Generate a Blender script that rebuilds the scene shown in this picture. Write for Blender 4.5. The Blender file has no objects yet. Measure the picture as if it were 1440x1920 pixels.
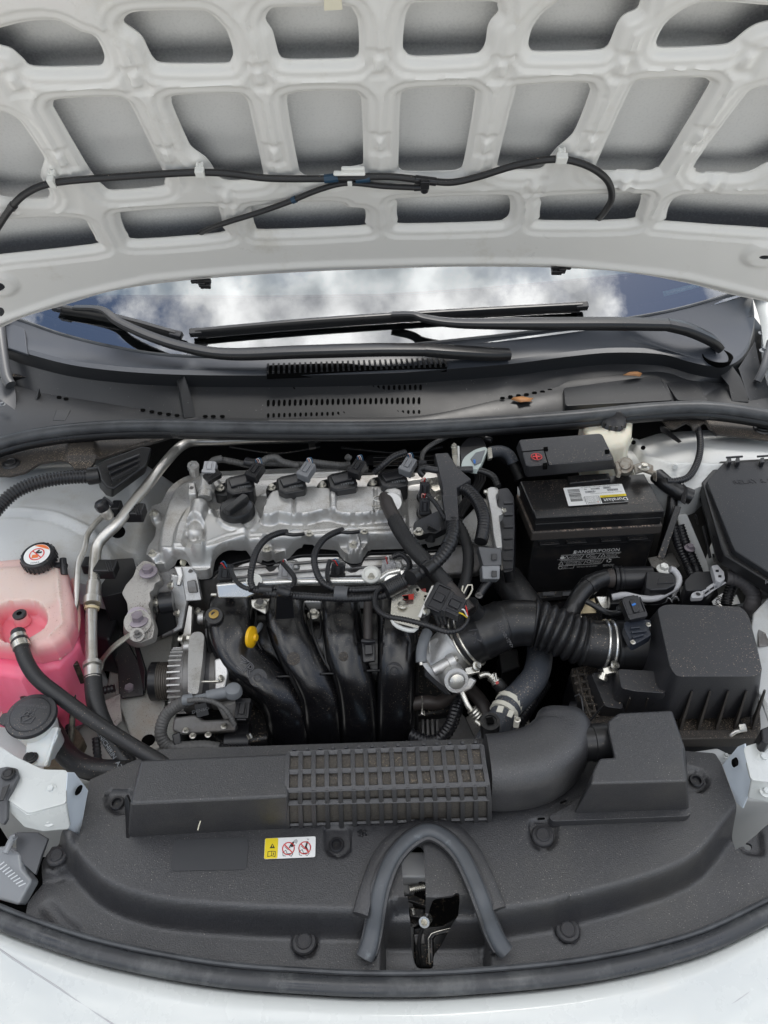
import bpy, bmesh, math, random
import numpy as np
from mathutils import Vector, Matrix
R = math.radians
random.seed(7)
SC = bpy.context.scene
COL = SC.collection

# ---------------------------------------------------------------- camera, sky, sun, exposure
F, PITCH, CAMZ = 1450.0, R(40), 1.72
cam_d = bpy.data.cameras.new('camera'); cam = bpy.data.objects.new('camera', cam_d); COL.objects.link(cam)
cam.location = (0, 0, CAMZ); cam.rotation_euler = (R(90) - PITCH, 0, 0)
cam_d.sensor_fit = 'VERTICAL'; cam_d.sensor_height = 24.0; cam_d.lens = F * 24.0 / 1920.0
cam_d.clip_start = 0.02; cam_d.clip_end = 500
SC.camera = cam

SUN_EL, SUN_AZ = R(63), R(15)      # azimuth measured clockwise from +Y
w = bpy.data.worlds.new('World'); SC.world = w; w.use_nodes = True
nt = w.node_tree; nt.nodes.clear()
N = nt.nodes.new; L = nt.links.new
out = N('ShaderNodeOutputWorld'); bg = N('ShaderNodeBackground'); sky = N('ShaderNodeTexSky')
sky.sky_type = 'NISHITA'; sky.sun_disc = False; sky.sun_elevation = SUN_EL; sky.sun_rotation = SUN_AZ
tc = N('ShaderNodeTexCoord'); mp = N('ShaderNodeMapping'); mp.inputs['Scale'].default_value = (1, 1, 1)
mp.inputs['Location'].default_value = (3.3, 0.9, 1.2)
n1 = N('ShaderNodeTexNoise'); n1.inputs['Scale'].default_value = 3.8; n1.inputs['Detail'].default_value = 9; n1.inputs['Roughness'].default_value = 0.6
rp = N('ShaderNodeValToRGB'); rp.color_ramp.elements[0].position = 0.41; rp.color_ramp.elements[1].position = 0.55
n2 = N('ShaderNodeTexNoise'); n2.inputs['Scale'].default_value = 9.0; n2.inputs['Detail'].default_value = 8
cr = N('ShaderNodeValToRGB')
cr.color_ramp.elements[0].color = (6.5, 6.6, 6.8, 1); cr.color_ramp.elements[0].position = 0.35
cr.color_ramp.elements[1].color = (21, 20.8, 20.2, 1); cr.color_ramp.elements[1].position = 0.65
mx = N('ShaderNodeMix'); mx.data_type = 'RGBA'
L(tc.outputs['Generated'], mp.inputs[0]); L(mp.outputs[0], n1.inputs['Vector']); L(mp.outputs[0], n2.inputs['Vector'])
L(n1.outputs[0], rp.inputs[0]); L(n2.outputs[0], cr.inputs[0]); L(rp.outputs[0], mx.inputs[0])
sep = N('ShaderNodeSeparateXYZ'); L(tc.outputs['Generated'], sep.inputs[0])   # overcast cloud luminance rises from horizon to zenith
cie = N('ShaderNodeMapRange'); cie.interpolation_type = 'SMOOTHSTEP'; cie.inputs[1].default_value = 0.05; cie.inputs[2].default_value = 0.95; cie.inputs[3].default_value = 0.10; cie.inputs[4].default_value = 1.0
L(sep.outputs[2], cie.inputs[0])
cm = N('ShaderNodeMix'); cm.data_type = 'RGBA'; cm.blend_type = 'MULTIPLY'; cm.inputs[0].default_value = 1.0
L(cr.outputs[0], cm.inputs[6]); L(cie.outputs[0], cm.inputs[7])
L(sky.outputs[0], mx.inputs[6]); L(cm.outputs[2], mx.inputs[7]); L(mx.outputs[2], bg.inputs[0])
bg.inputs[1].default_value = 0.15
L(bg.outputs[0], out.inputs[0])

sd = bpy.data.lights.new('sun', 'SUN'); sd.energy = 1.9; sd.angle = R(24); sd.color = (1, 0.96, 0.9)
sun = bpy.data.objects.new('sun', sd); COL.objects.link(sun)
sdir = Vector((math.sin(SUN_AZ) * math.cos(SUN_EL), math.cos(SUN_AZ) * math.cos(SUN_EL), math.sin(SUN_EL)))
sun.rotation_euler = sdir.to_track_quat('Z', 'Y').to_euler(); sun.location = (0, 0, 6)

SC.view_settings.view_transform = 'Standard'; SC.view_settings.look = 'None'
SC.view_settings.exposure = 0.4; SC.view_settings.gamma = 1.0
SC.cycles.max_bounces = 8; SC.cycles.diffuse_bounces = 5; SC.cycles.glossy_bounces = 4
SC.cycles.transmission_bounces = 6; SC.cycles.transparent_max_bounces = 6
SC.cycles.caustics_reflective = False; SC.cycles.caustics_refractive = False

# ---------------------------------------------------------------- rays from the measured photograph to real distances
CP, SP = math.cos(PITCH), math.sin(PITCH)
def ray(px, py):
    x = (px - 720) / F; y = -(py - 960) / F
    return Vector((x, CP + y * SP, -SP + y * CP))
def W(px, py, z):
    d = ray(px, py); t = (z - CAMZ) / d.z
    return Vector((d.x * t, d.y * t, z))
def WS(pts, z=None):
    return [W(p[0], p[1], p[2] if len(p) > 2 else z) for p in pts]
def depth(p): return p.y * CP - (p.z - CAMZ) * SP
def mpp(p): return depth(p) / F           # metres per photo pixel at p
def px2(v):
    d = depth(v); up = v.y * SP + (v.z - CAMZ) * CP
    return (720 + F * v.x / d, 960 - F * up / d)
Z = Vector((0, 0, 1))

# hood surface: plane leaning toward the camera, slightly crowned; s runs up the hood from its rear edge
HY, HZ, HT = 1.262, 1.199, R(56)
hs = Vector((0, -math.cos(HT), math.sin(HT))); hn = Vector((0, -math.sin(HT), -math.cos(HT)))  # hn: inner normal
def hcrown(x, s): return 0.14 * x * x + 0.35 * max(0, 0.16 - s) ** 2
def HP(x, s, h=0.0):
    return Vector((x, HY, HZ)) + hs * s + hn * (hcrown(x, s) + h)
def hood_xs(px, py, h=0.0):
    d = ray(px, py); o = Vector((0, HY, HZ)); c = Vector((0, 0, CAMZ)); off = 0.0
    for _ in range(25):
        t = (hn.dot(o) + off + h - hn.dot(c)) / hn.dot(d)
        p = c + d * t; s = (p - o).dot(hs); off = 0.5 * off + 0.5 * hcrown(p.x, s)
    return p.x, s
def H(px, py, h=0.0):
    x, s = hood_xs(px, py, h); return HP(x, s, h)

# ---------------------------------------------------------------- materials
MATS = {}
def mat(name, col, rough=0.5, metal=0.0, bump=None, tint=None, dust=None, grime=None, coat=0.0, spec=0.5, trans=0.0, sss=0.0, alpha=1.0, weave=None, scratches=None, rvar=0.0):
    m = bpy.data.materials.new(name); m.use_nodes = True; t = m.node_tree; b = t.nodes['Principled BSDF']
    N = t.nodes.new; L = t.links.new
    I = b.inputs
    I['Base Color'].default_value = (*col, 1); I['Roughness'].default_value = rough; I['Metallic'].default_value = metal
    I['Specular IOR Level'].default_value = spec
    if coat: I['Coat Weight'].default_value = coat; I['Coat Roughness'].default_value = 0.06
    if trans: I['Transmission Weight'].default_value = trans
    if alpha < 1: I['Alpha'].default_value = alpha
    if sss: I['Subsurface Weight'].default_value = sss; I['Subsurface Radius'].default_value = (0.03, 0.02, 0.015); I['Subsurface Scale'].default_value = 0.6
    c = N('ShaderNodeTexCoord').outputs['Object']
    cur = None
    def noise(scale, detail=4, rough=0.55):
        n = N('ShaderNodeTexNoise'); n.inputs['Scale'].default_value = scale; n.inputs['Detail'].default_value = detail
        n.inputs['Roughness'].default_value = rough; L(c, n.inputs['Vector']); return n.outputs[0]
    def ramp(src, a, bb):
        r = N('ShaderNodeMapRange'); r.inputs[1].default_value = a; r.inputs[2].default_value = bb; L(src, r.inputs[0]); return r.outputs[0]
    def mixc(fac, a, bcol):
        x = N('ShaderNodeMix'); x.data_type = 'RGBA'; L(fac, x.inputs[0])
        if a is None: x.inputs[6].default_value = (*col, 1)
        else: L(a, x.inputs[6])
        x.inputs[7].default_value = (*bcol, 1); return x.outputs[2]
    if tint:   # (scale, colour)
        cur = mixc(ramp(noise(tint[0], 6), 0.35, 0.7), cur, tint[1])
    if grime:  # (scale, colour, lo, hi): patches of dirt
        cur = mixc(ramp(noise(grime[0], 8, 0.7), grime[2], grime[3]), cur, grime[1])
    if dust:   # (size_scale, colour, threshold, upward only): loose specks
        d1 = ramp(noise(dust[0], 2, 0.5), dust[2], dust[2] + 0.03)
        d2 = ramp(noise(9, 5, 0.6), 0.38, 0.62)
        mm = N('ShaderNodeMath'); mm.operation = 'MULTIPLY'; L(d1, mm.inputs[0]); L(d2, mm.inputs[1])
        g = N('ShaderNodeNewGeometry'); sx = N('ShaderNodeSeparateXYZ'); L(g.outputs['Normal'], sx.inputs[0])
        m3 = N('ShaderNodeMath'); m3.operation = 'MULTIPLY'; L(mm.outputs[0], m3.inputs[0]); L(ramp(sx.outputs[2], 0.35, 0.85), m3.inputs[1])
        cur = mixc(m3.outputs[0], cur, dust[1])
    if cur is not None: L(cur, I['Base Color'])
    if rvar:
        r = N('ShaderNodeMapRange'); r.inputs[1].default_value = 0.3; r.inputs[2].default_value = 0.7
        r.inputs[3].default_value = max(0.03, rough - rvar); r.inputs[4].default_value = min(1, rough + rvar)
        L(noise(14, 6, 0.65), r.inputs[0]); L(r.outputs[0], I['Roughness'])
    if bump:   # (scale, distance in mm)
        bn = N('ShaderNodeBump'); bn.inputs['Strength'].default_value = 1.0; bn.inputs['Distance'].default_value = bump[1] * 0.001
        L(noise(bump[0], 3, 0.6), bn.inputs['Height']); L(bn.outputs[0], I['Normal'])
    MATS[name] = m; return m

TAN = (0.42, 0.33, 0.24)
paint = mat('white body paint', (0.58, 0.60, 0.585), 0.28, coat=0.6, grime=(7, (0.62, 0.61, 0.57), 0.60, 0.85), rvar=0.05)
paint_in = mat('white paint inside bonnet', (0.77, 0.762, 0.73), 0.34, coat=0.3, grime=(9, (0.60, 0.57, 0.50), 0.58, 0.8), rvar=0.08)
paint_dirty = mat('dusty white body metal', (0.55, 0.56, 0.555), 0.42, grime=(11, (0.40, 0.37, 0.31), 0.52, 0.8), dust=(900, (0.3, 0.27, 0.22), 0.66))
paint_rust = mat('white rail with rust stains', (0.44, 0.44, 0.41), 0.5, grime=(6, (0.36, 0.24, 0.14), 0.55, 0.85), dust=(700, (0.25, 0.2, 0.16), 0.63))
blk_tex = mat('grained black plastic', (0.021, 0.021, 0.024), 0.46, spec=0.75, bump=(650, 0.35), dust=(520, TAN, 0.66))
blk_cover = mat('grained charcoal plastic', (0.018, 0.018, 0.020), 0.44, spec=0.85, bump=(620, 0.6), tint=(640, (0.042, 0.042, 0.046)), dust=(800, (0.45, 0.41, 0.36), 0.69), grime=(5, (0.046, 0.044, 0.041), 0.50, 0.74), rvar=0.09)
blk_dusty = mat('dusty black plastic', (0.038, 0.033, 0.029), 0.6, bump=(400, 0.3), dust=(700, TAN, 0.60), grime=(16, (0.06, 0.05, 0.04), 0.5, 0.85))
blk_sat = mat('satin black plastic', (0.012, 0.012, 0.013), 0.32, dust=(600, TAN, 0.70), rvar=0.07)
blk_man = mat('smooth black manifold plastic', (0.005, 0.005, 0.006), 0.25, spec=0.6, coat=0.1, dust=(700, TAN, 0.68), rvar=0.015)
blk_gloss = mat('black moulded plastic', (0.016, 0.016, 0.018), 0.28, dust=(520, TAN, 0.71))
blk_conn = mat('black connector plastic', (0.013, 0.013, 0.015), 0.33)
blk_batt = mat('black battery case', (0.012, 0.012, 0.013), 0.30, dust=(500, TAN, 0.65), grime=(20, (0.035, 0.03, 0.026), 0.5, 0.8))
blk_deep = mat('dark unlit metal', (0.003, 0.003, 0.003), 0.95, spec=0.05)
blk_metal = mat('black painted metal', (0.016, 0.016, 0.017), 0.35, dust=(300, TAN, 0.6))
rub = mat('black rubber hose', (0.017, 0.017, 0.018), 0.42, bump=(900, 0.15), dust=(500, TAN, 0.68))
rub_blue = mat('bluish rubber hose', (0.050, 0.056, 0.068), 0.5, bump=(800, 0.2), dust=(420, TAN, 0.62))
rub_brown = mat('brownish rubber hose', (0.040, 0.033, 0.030), 0.5, bump=(700, 0.15))
rub_seal = mat('black foam rubber seal', (0.034, 0.036, 0.040), 0.42, bump=(400, 0.2), tint=(30, (0.075, 0.08, 0.085)), rvar=0.1)
corr = mat('black corrugated conduit', (0.013, 0.013, 0.015), 0.30, dust=(600, TAN, 0.7))
corr_g = mat('grey taped conduit', (0.10, 0.098, 0.095), 0.55, bump=(300, 0.3), grime=(30, (0.05, 0.048, 0.045), 0.45, 0.7))
tape = mat('black wrapping tape', (0.013, 0.013, 0.014), 0.28, bump=(120, 0.5))
braid = mat('black braided sleeve', (0.018, 0.018, 0.019), 0.45, bump=(1300, 0.6))
cowl_m = mat('smooth charcoal cowl plastic', (0.018, 0.019, 0.021), 0.40, dust=(430, (0.5, 0.5, 0.48), 0.735), rvar=0.06)
cowl_s = mat('blue grey cowl plastic', (0.045, 0.050, 0.060), 0.33, rvar=0.05)
alu = mat('cast aluminium', (0.60, 0.595, 0.58), 0.40, metal=0.72, bump=(420, 0.28), grime=(22, (0.36, 0.33, 0.29), 0.52, 0.75), dust=(900, (0.16, 0.13, 0.10), 0.62))
alu_d = mat('dark cast aluminium', (0.24, 0.235, 0.23), 0.5, metal=0.6, bump=(380, 0.4), grime=(20, (0.12, 0.10, 0.085), 0.45, 0.75))
alu_r = mat('rough grey casting', (0.44, 0.42, 0.39), 0.6, metal=0.45, bump=(300, 0.9), grime=(25, (0.2, 0.18, 0.16), 0.5, 0.8), dust=(500, (0.08, 0.06, 0.05), 0.6))
alu_p = mat('aluminium pipe', (0.62, 0.60, 0.56), 0.33, metal=0.85, grime=(18, (0.36, 0.33, 0.27), 0.5, 0.8), bump=(250, 0.15), rvar=0.1)
steel = mat('zinc plated steel', (0.62, 0.60, 0.54), 0.28, metal=0.9, rvar=0.1)
steel_b = mat('bright pressed steel', (0.70, 0.69, 0.66), 0.24, metal=0.85, rvar=0.08, bump=(60, 0.1))
gold = mat('brass insert', (0.55, 0.38, 0.13), 0.3, metal=0.9)
gold_pl = mat('yellowish plated bracket', (0.50, 0.42, 0.27), 0.38, metal=0.75, rvar=0.1)
purple = mat('purple anodised bolt', (0.34, 0.30, 0.335), 0.45, metal=0.5, grime=(60, (0.25, 0.2, 0.22), 0.5, 0.7))
grey_pl = mat('grey connector plastic', (0.21, 0.215, 0.225), 0.45)
grey_rub = mat('dull grey rubber', (0.17, 0.18, 0.19), 0.5)
grey_box = mat('dark grey plastic', (0.075, 0.077, 0.082), 0.4)
lt_grey = mat('pale grey plastic', (0.42, 0.42, 0.43), 0.45)
white_pl = mat('white plastic', (0.78, 0.78, 0.74), 0.4)
label_w = mat('white label paper', (0.82, 0.82, 0.80), 0.45)
label_y = mat('yellow print', (0.80, 0.62, 0.02), 0.5)
label_r = mat('red print', (0.72, 0.05, 0.05), 0.5)
label_o = mat('orange print', (0.78, 0.18, 0.04), 0.5)
label_k = mat('black print', (0.02, 0.02, 0.02), 0.5)
label_g = mat('grey print', (0.45, 0.45, 0.45), 0.5)
print_w = mat('white print', (0.62, 0.62, 0.60), 0.5)
emboss = mat('raised black lettering', (0.085, 0.085, 0.09), 0.4)
yellow = mat('yellow plastic handle', (0.85, 0.48, 0.01), 0.35)
blue_t = mat('blue tape', (0.012, 0.045, 0.085), 0.35)
blue_m = mat('bright blue mark', (0.03, 0.16, 0.5), 0.4)
cream = mat('cream masking tape', (0.74, 0.70, 0.55), 0.6)
tank = mat('milky translucent tank plastic', (0.72, 0.64, 0.56), 0.36, sss=0.6, tint=(6, (0.70, 0.56, 0.48)), dust=(380, (0.35, 0.25, 0.18), 0.66))
tank_w = mat('white translucent plastic', (0.76, 0.76, 0.73), 0.35, sss=0.5)
tank_c = mat('yellowed reservoir plastic', (0.70, 0.66, 0.54), 0.36, sss=0.5)
pink = mat('pink coolant seen through plastic', (0.84, 0.10, 0.20), 0.28, sss=0.6, tint=(7, (0.86, 0.20, 0.30)))
# the tank shell: milky above the liquid level, pink where coolant stands behind it (a level at z = 0.872)
def _level(m, lo, hi, colr):
    t = m.node_tree; b = t.nodes['Principled BSDF']; src = b.inputs['Base Color'].links[0].from_socket
    g = t.nodes.new('ShaderNodeNewGeometry'); s_ = t.nodes.new('ShaderNodeSeparateXYZ'); r = t.nodes.new('ShaderNodeMapRange'); x = t.nodes.new('ShaderNodeMix'); x.data_type = 'RGBA'
    t.links.new(g.outputs['Position'], s_.inputs[0]); t.links.new(s_.outputs[2], r.inputs[0]); r.inputs[1].default_value = hi; r.inputs[2].default_value = lo
    t.links.new(r.outputs[0], x.inputs[0]); t.links.new(src, x.inputs[6]); x.inputs[7].default_value = (*colr, 1); t.links.new(x.outputs[2], b.inputs['Base Color'])
_level(tank, .872, .905, (0.84, 0.22, 0.28))
pink_l = mat('pale pink moulded plastic', (0.80, 0.42, 0.36), 0.35, sss=0.5)
leaf_m = mat('dry brown leaf', (0.42, 0.20, 0.075), 0.6, bump=(150, 0.8), tint=(40, (0.25, 0.11, 0.04)))
red_pl = mat('red plastic', (0.45, 0.05, 0.04), 0.4)
asphalt = mat('pale concrete', (0.50, 0.49, 0.465), 0.9, bump=(90, 2.0), tint=(30, (0.56, 0.55, 0.52)))
wireR = mat('red wire', (0.5, 0.02, 0.02), 0.4); wireW = mat('white wire', (0.7, 0.7, 0.7), 0.4); wireB = mat('blue wire', (0.04, 0.13, 0.24), 0.4)
wireY = mat('yellow wire', (0.7, 0.5, 0.03), 0.4); wireP = mat('pink wire', (0.65, 0.36, 0.32), 0.4)
foam = mat('brown fibrous foam', (0.11, 0.088, 0.062), 0.9, bump=(160, 2.5), tint=(60, (0.2, 0.16, 0.11)))

glass = bpy.data.materials.new('windscreen glass'); glass.use_nodes = True
_t = glass.node_tree; _t.nodes.clear(); _N = _t.nodes.new; _o = _N('ShaderNodeOutputMaterial'); _g = _N('ShaderNodeBsdfGlossy'); _tr = _N('ShaderNodeBsdfTransparent'); _f = _N('ShaderNodeFresnel'); _m = _N('ShaderNodeMixShader')
_g.inputs['Roughness'].default_value = 0.01; _g.inputs['Color'].default_value = (0.95, 0.97, 1, 1); _tr.inputs['Color'].default_value = (0.84, 0.92, 0.90, 1); _f.inputs['IOR'].default_value = 2.9
_t.links.new(_f.outputs[0], _m.inputs[0]); _t.links.new(_tr.outputs[0], _m.inputs[1]); _t.links.new(_g.outputs[0], _m.inputs[2]); _t.links.new(_m.outputs[0], _o.inputs[0])
paint_m = mat('satin white body metal', (0.66, 0.67, 0.66), 0.5, grime=(8, (0.52, 0.50, 0.45), 0.5, 0.85), dust=(900, (0.35, 0.32, 0.27), 0.68))
clearp = mat('clear headlamp plastic', (0.9, 0.92, 0.93), 0.06, trans=0.85)

# inner face of the outer skin: dark primer oversprayed white through the openings; its dark edges also paint in cavity shade
skin = mat('oversprayed primer with painted shade', (0.085, 0.09, 0.10), 0.5)
_t = skin.node_tree; _b = _t.nodes['Principled BSDF']; _a = _t.nodes.new('ShaderNodeAttribute'); _a.attribute_name = 'overspray_shade'
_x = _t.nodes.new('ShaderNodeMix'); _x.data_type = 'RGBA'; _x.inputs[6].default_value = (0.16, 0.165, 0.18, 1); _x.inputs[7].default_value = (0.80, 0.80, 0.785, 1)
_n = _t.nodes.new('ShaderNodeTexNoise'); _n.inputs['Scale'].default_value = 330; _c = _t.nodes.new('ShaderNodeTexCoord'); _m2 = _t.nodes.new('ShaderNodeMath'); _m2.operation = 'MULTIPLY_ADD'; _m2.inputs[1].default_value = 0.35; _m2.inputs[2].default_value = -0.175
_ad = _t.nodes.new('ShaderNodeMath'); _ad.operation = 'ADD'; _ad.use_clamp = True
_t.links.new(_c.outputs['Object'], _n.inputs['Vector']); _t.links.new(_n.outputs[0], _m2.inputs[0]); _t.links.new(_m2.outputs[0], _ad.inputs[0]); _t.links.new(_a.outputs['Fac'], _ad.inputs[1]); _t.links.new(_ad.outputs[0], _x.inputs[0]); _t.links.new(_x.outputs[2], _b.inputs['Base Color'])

# ---------------------------------------------------------------- objects, parents, tags
WM = {}
def _link(o, parent, mw):
    COL.objects.link(o)
    if parent is not None:
        o.parent = parent; o.matrix_parent_inverse = WM[parent.name].inverted()
    o.matrix_basis = mw; WM[o.name] = mw.copy()
    return o
def thing(name, label, cat, at, group=None, kind=None):
    o = bpy.data.objects.new(name, None); o.empty_display_size = 0.02
    _link(o, None, Matrix.Translation(at)); o['label'] = label; o['category'] = cat
    if group: o['group'] = group
    if kind: o['kind'] = kind
    return o
def tag(o, label, cat, group=None, kind=None):
    if label: o['label'] = label
    if cat: o['category'] = cat
    if group: o['group'] = group
    if kind: o['kind'] = kind
    return o
def lab(o, s): o['label'] = s; return o

class MB:
    """collects shapes, then links them as one mesh object"""
    def __init__(s): s.v = []; s.f = []
    def add(s, vs, fs):
        n = len(s.v); s.v.extend([tuple(v) for v in vs]); s.f.extend([tuple(i + n for i in f) for f in fs]); return s
    def box(s, c, x, y, z):
        """c centre, x/y/z half-extent vectors"""
        c = Vector(c); x, y, z = Vector(x), Vector(y), Vector(z)
        if x.cross(y).dot(z) < 0: z = -z
        vs = [c + x * a + y * b + z * d for d in (-1, 1) for b in (-1, 1) for a in (-1, 1)]
        return s.add(vs, [(0, 2, 3, 1), (4, 5, 7, 6), (0, 1, 5, 4), (2, 6, 7, 3), (0, 4, 6, 2), (1, 3, 7, 5)])
    def prism(s, top, bot):
        """two matching rings"""
        n = len(top); a = sum((top[i].x * top[(i + 1) % n].y - top[(i + 1) % n].x * top[i].y) for i in range(n))
        if a < 0: top = top[::-1]; bot = bot[::-1]
        fs = [tuple(range(n)), tuple(range(2 * n - 1, n - 1, -1))] + [(i, n + i, n + (i + 1) % n, (i + 1) % n) for i in range(n)]
        return s.add(list(top) + list(bot), fs)
    def disc(s, c, nrm, r, n=20):
        c = Vector(c); a, b = frame(nrm)
        return s.add([c + (a * math.cos(t) + b * math.sin(t)) * r for t in [2 * math.pi * i / n for i in range(n)]], [tuple(range(n))])
    def tube(s, path, r, n=12, cap=True, sec=None, up=None, closed=False):
        """r number or list; sec(i, ang)->(a,b) multipliers in the frame"""
        P = [Vector(p) for p in path]; m = len(P)
        if not hasattr(r, '__len__'): r = [r] * m
        T = []
        for i in range(m):
            if closed: t = P[(i + 1) % m] - P[i - 1]
            else: t = P[min(i + 1, m - 1)] - P[max(i - 1, 0)]
            T.append(t.normalized() if t.length > 1e-9 else Vector((0, 1, 0)))
        a = None; vs = []
        for i in range(m):
            t = T[i]
            if up is not None: a = (Vector(up) - t * t.dot(Vector(up))).normalized()
            elif a is None: a = frame(t)[0]
            else:
                a = a - t * a.dot(t)
                a = a.normalized() if a.length > 1e-6 else frame(t)[0]
            b = t.cross(a)
            for k in range(n):
                th = 2 * math.pi * k / n
                ca, cb = (math.cos(th), math.sin(th)) if sec is None else sec(i / (m - 1), th)
                vs.append(P[i] + (a * ca + b * cb) * r[i])
        fs = []
        for i in range(m if closed else m - 1):
            j = (i + 1) % m
            for k in range(n):
                l = (k + 1) % n; fs.append((i * n + k, i * n + l, j * n + l, j * n + k))
        if cap and not closed: fs += [tuple(range(n - 1, -1, -1)), tuple(range((m - 1) * n, m * n))]
        return s.add(vs, fs)
    def lathe(s, c, axis, prof, n=24):
        """prof [(radius, height along axis)]"""
        c = Vector(c); ax = Vector(axis).normalized(); a, b = frame(ax); vs = []
        for rr, h in prof:
            for k in range(n):
                th = 2 * math.pi * k / n; vs.append(c + ax * h + (a * math.cos(th) + b * math.sin(th)) * rr)
        fs = []
        m = len(prof)
        for i in range(m - 1):
            for k in range(n):
                l = (k + 1) % n; fs.append((i * n + k, i * n + l, (i + 1) * n + l, (i + 1) * n + k))
        fs += [tuple(range(n - 1, -1, -1)), tuple(range((m - 1) * n, m * n))]
        return s.add(vs, fs)
    def loft(s, curves, n=60, close=False, even=True):
        rows = [resample(c, n) for c in curves]; vs = [p for r_ in rows for p in r_]; fs = []
        for i in range(len(rows) - 1 + (1 if close else 0)):
            j = (i + 1) % len(rows)
            for k in range(n - 1): fs.append((i * n + k, i * n + k + 1, j * n + k + 1, j * n + k))
        return s.add(vs, fs)
    def build(s, name, m, parent=None, bev=0, seg=2, smooth=True, ang=35, solid=0, sub=0):
        me = bpy.data.meshes.new(name)
        V = np.array(s.v, dtype=float); c = (V.min(0) + V.max(0)) / 2
        me.from_pydata((V - c).tolist(), [], s.f); me.update()
        bm = bmesh.new(); bm.from_mesh(me); bmesh.ops.recalc_face_normals(bm, faces=bm.faces); bm.to_mesh(me); bm.free()
        return finish(name, me, c, m, parent, bev, seg, smooth, ang, solid, sub)
def finish(name, me, c, m, parent, bev=0, seg=2, smooth=True, ang=35, solid=0, sub=0):
    me.materials.append(m)
    if smooth:
        me.shade_smooth()
        if not bev and not sub: me.set_sharp_from_angle(angle=R(ang))
    o = bpy.data.objects.new(name, me)
    if solid:
        q = o.modifiers.new('thickness', 'SOLIDIFY'); q.thickness = solid; q.offset = 0
    if bev:
        q = o.modifiers.new('bevel', 'BEVEL'); q.width = bev; q.segments = seg; q.limit_method = 'ANGLE'; q.angle_limit = R(28)
        q.harden_normals = True; q.use_clamp_overlap = True
    if sub:
        q = o.modifiers.new('subdivision', 'SUBSURF'); q.levels = sub; q.render_levels = sub
    return _link(o, parent, Matrix.Translation(Vector(c)))

def frame(n):
    n = Vector(n).normalized(); a = Vector((0, 0, 1)).cross(n)
    if a.length < 0.05: a = Vector((1, 0, 0)).cross(n)
    a.normalize(); return a, n.cross(a)
def catmull(P, k=8, closed=False):
    P = [Vector(p) for p in P]; n = len(P); o = []
    if n < 3 and not closed: return [P[0].lerp(P[-1], i / k) for i in range(k + 1)]
    for i in range(n if closed else n - 1):
        if closed: a, b, c, d = P[i - 1], P[i], P[(i + 1) % n], P[(i + 2) % n]
        else:
            b, c = P[i], P[i + 1]; a = P[i - 1] if i else b * 2 - c; d = P[i + 2] if i + 2 < n else c * 2 - b
        for j in range(k):
            t = j / k
            o.append(0.5 * ((2 * b) + (c - a) * t + (2 * a - 5 * b + 4 * c - d) * t * t + (3 * b - a - 3 * c + d) * t ** 3))
    if not closed: o.append(P[-1])
    return o
def resample(P, n):
    P = [Vector(p) for p in P]; L_ = [0]
    for i in range(1, len(P)): L_.append(L_[-1] + (P[i] - P[i - 1]).length)
    tot = L_[-1]; o = []; j = 0
    for i in range(n):
        s = tot * i / (n - 1)
        while j < len(P) - 2 and L_[j + 1] < s: j += 1
        d = L_[j + 1] - L_[j]; o.append(P[j].lerp(P[j + 1], min(1, max(0, (s - L_[j]) / d)) if d > 1e-12 else 0))
    return o
def plen(P): return sum((P[i + 1] - P[i]).length for i in range(len(P) - 1))
def rpoly(pts, r=0.0, n=5):
    """round polygon corners; pts (x, y[, r]) in any 2-D unit"""
    o = []; m = len(pts)
    for i in range(m):
        p = Vector(pts[i][:2]); a = Vector(pts[i - 1][:2]); b = Vector(pts[(i + 1) % m][:2])
        rr = pts[i][2] if len(pts[i]) > 2 else r
        da, db = (a - p), (b - p); k = min(rr, da.length * 0.48, db.length * 0.48)
        if k < 1e-9: o.append(tuple(p)); continue
        s = p + da.normalized() * k; e = p + db.normalized() * k
        for j in range(n + 1):
            t = j / n; q = s.lerp(p, t).lerp(p.lerp(e, t), t); o.append((q.x, q.y))
    return o
def cpoly(pts, k=4): return [(p.x, p.y) for p in catmull([Vector((a[0], a[1], 0)) for a in pts], k, True)]

def hose(name, pts, dpx, m, parent=None, cor=None, n=14, d3=False, ds=None, cap=True, k=10):
    """pts (px,py,z) in the photograph; dpx diameter in photo pixels; cor=(period m, depth fraction)"""
    P = pts if d3 else WS(pts); P = catmull(P, k)
    r = dpx * 0.5 * mpp(P[len(P) // 2]) if not d3 else dpx * 0.5
    if cor:
        L_ = plen(P); per = cor[0]; cnt = max(4, int(L_ / per) * 4 + 1); P = resample(P, cnt)
        pat = (1.0, 1.0, 1 - cor[1], 1 - cor[1]); rr = [r * pat[i % 4] for i in range(cnt)]
        b = MB().tube(P, rr, n, cap); return b.build(name, m, parent, ang=60)
    ds = ds or 0.006; P = resample(P, max(6, int(plen(P) / ds)))
    return MB().tube(P, r, n, cap).build(name, m, parent, ang=50)
def prism(name, poly, z1, z0, m, parent=None, bev=0.003, seg=2, draft=0.0, r=0, n=4):
    """footprint measured on its top face; sides go straight down (draft widens the foot)"""
    pp = rpoly(poly, r, n) if r else poly
    top = [W(p[0], p[1], z1) for p in pp]; c = sum(top, Vector()) / len(top); bot = []
    for p in top:
        d = (p - c); d.z = 0; q = p + (d.normalized() * draft if d.length > 0 else d); q.z = z0; bot.append(q)
    return MB().prism(top, bot).build(name, m, parent, bev=bev, seg=seg)
def prism2(name, top, bot, m, parent=None, bev=0.003, seg=2, ):
    """top and bottom rings as (px,py,z) lists"""
    return MB().prism(WS(top), WS(bot)).build(name, m, parent, bev=bev, seg=seg)
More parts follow.
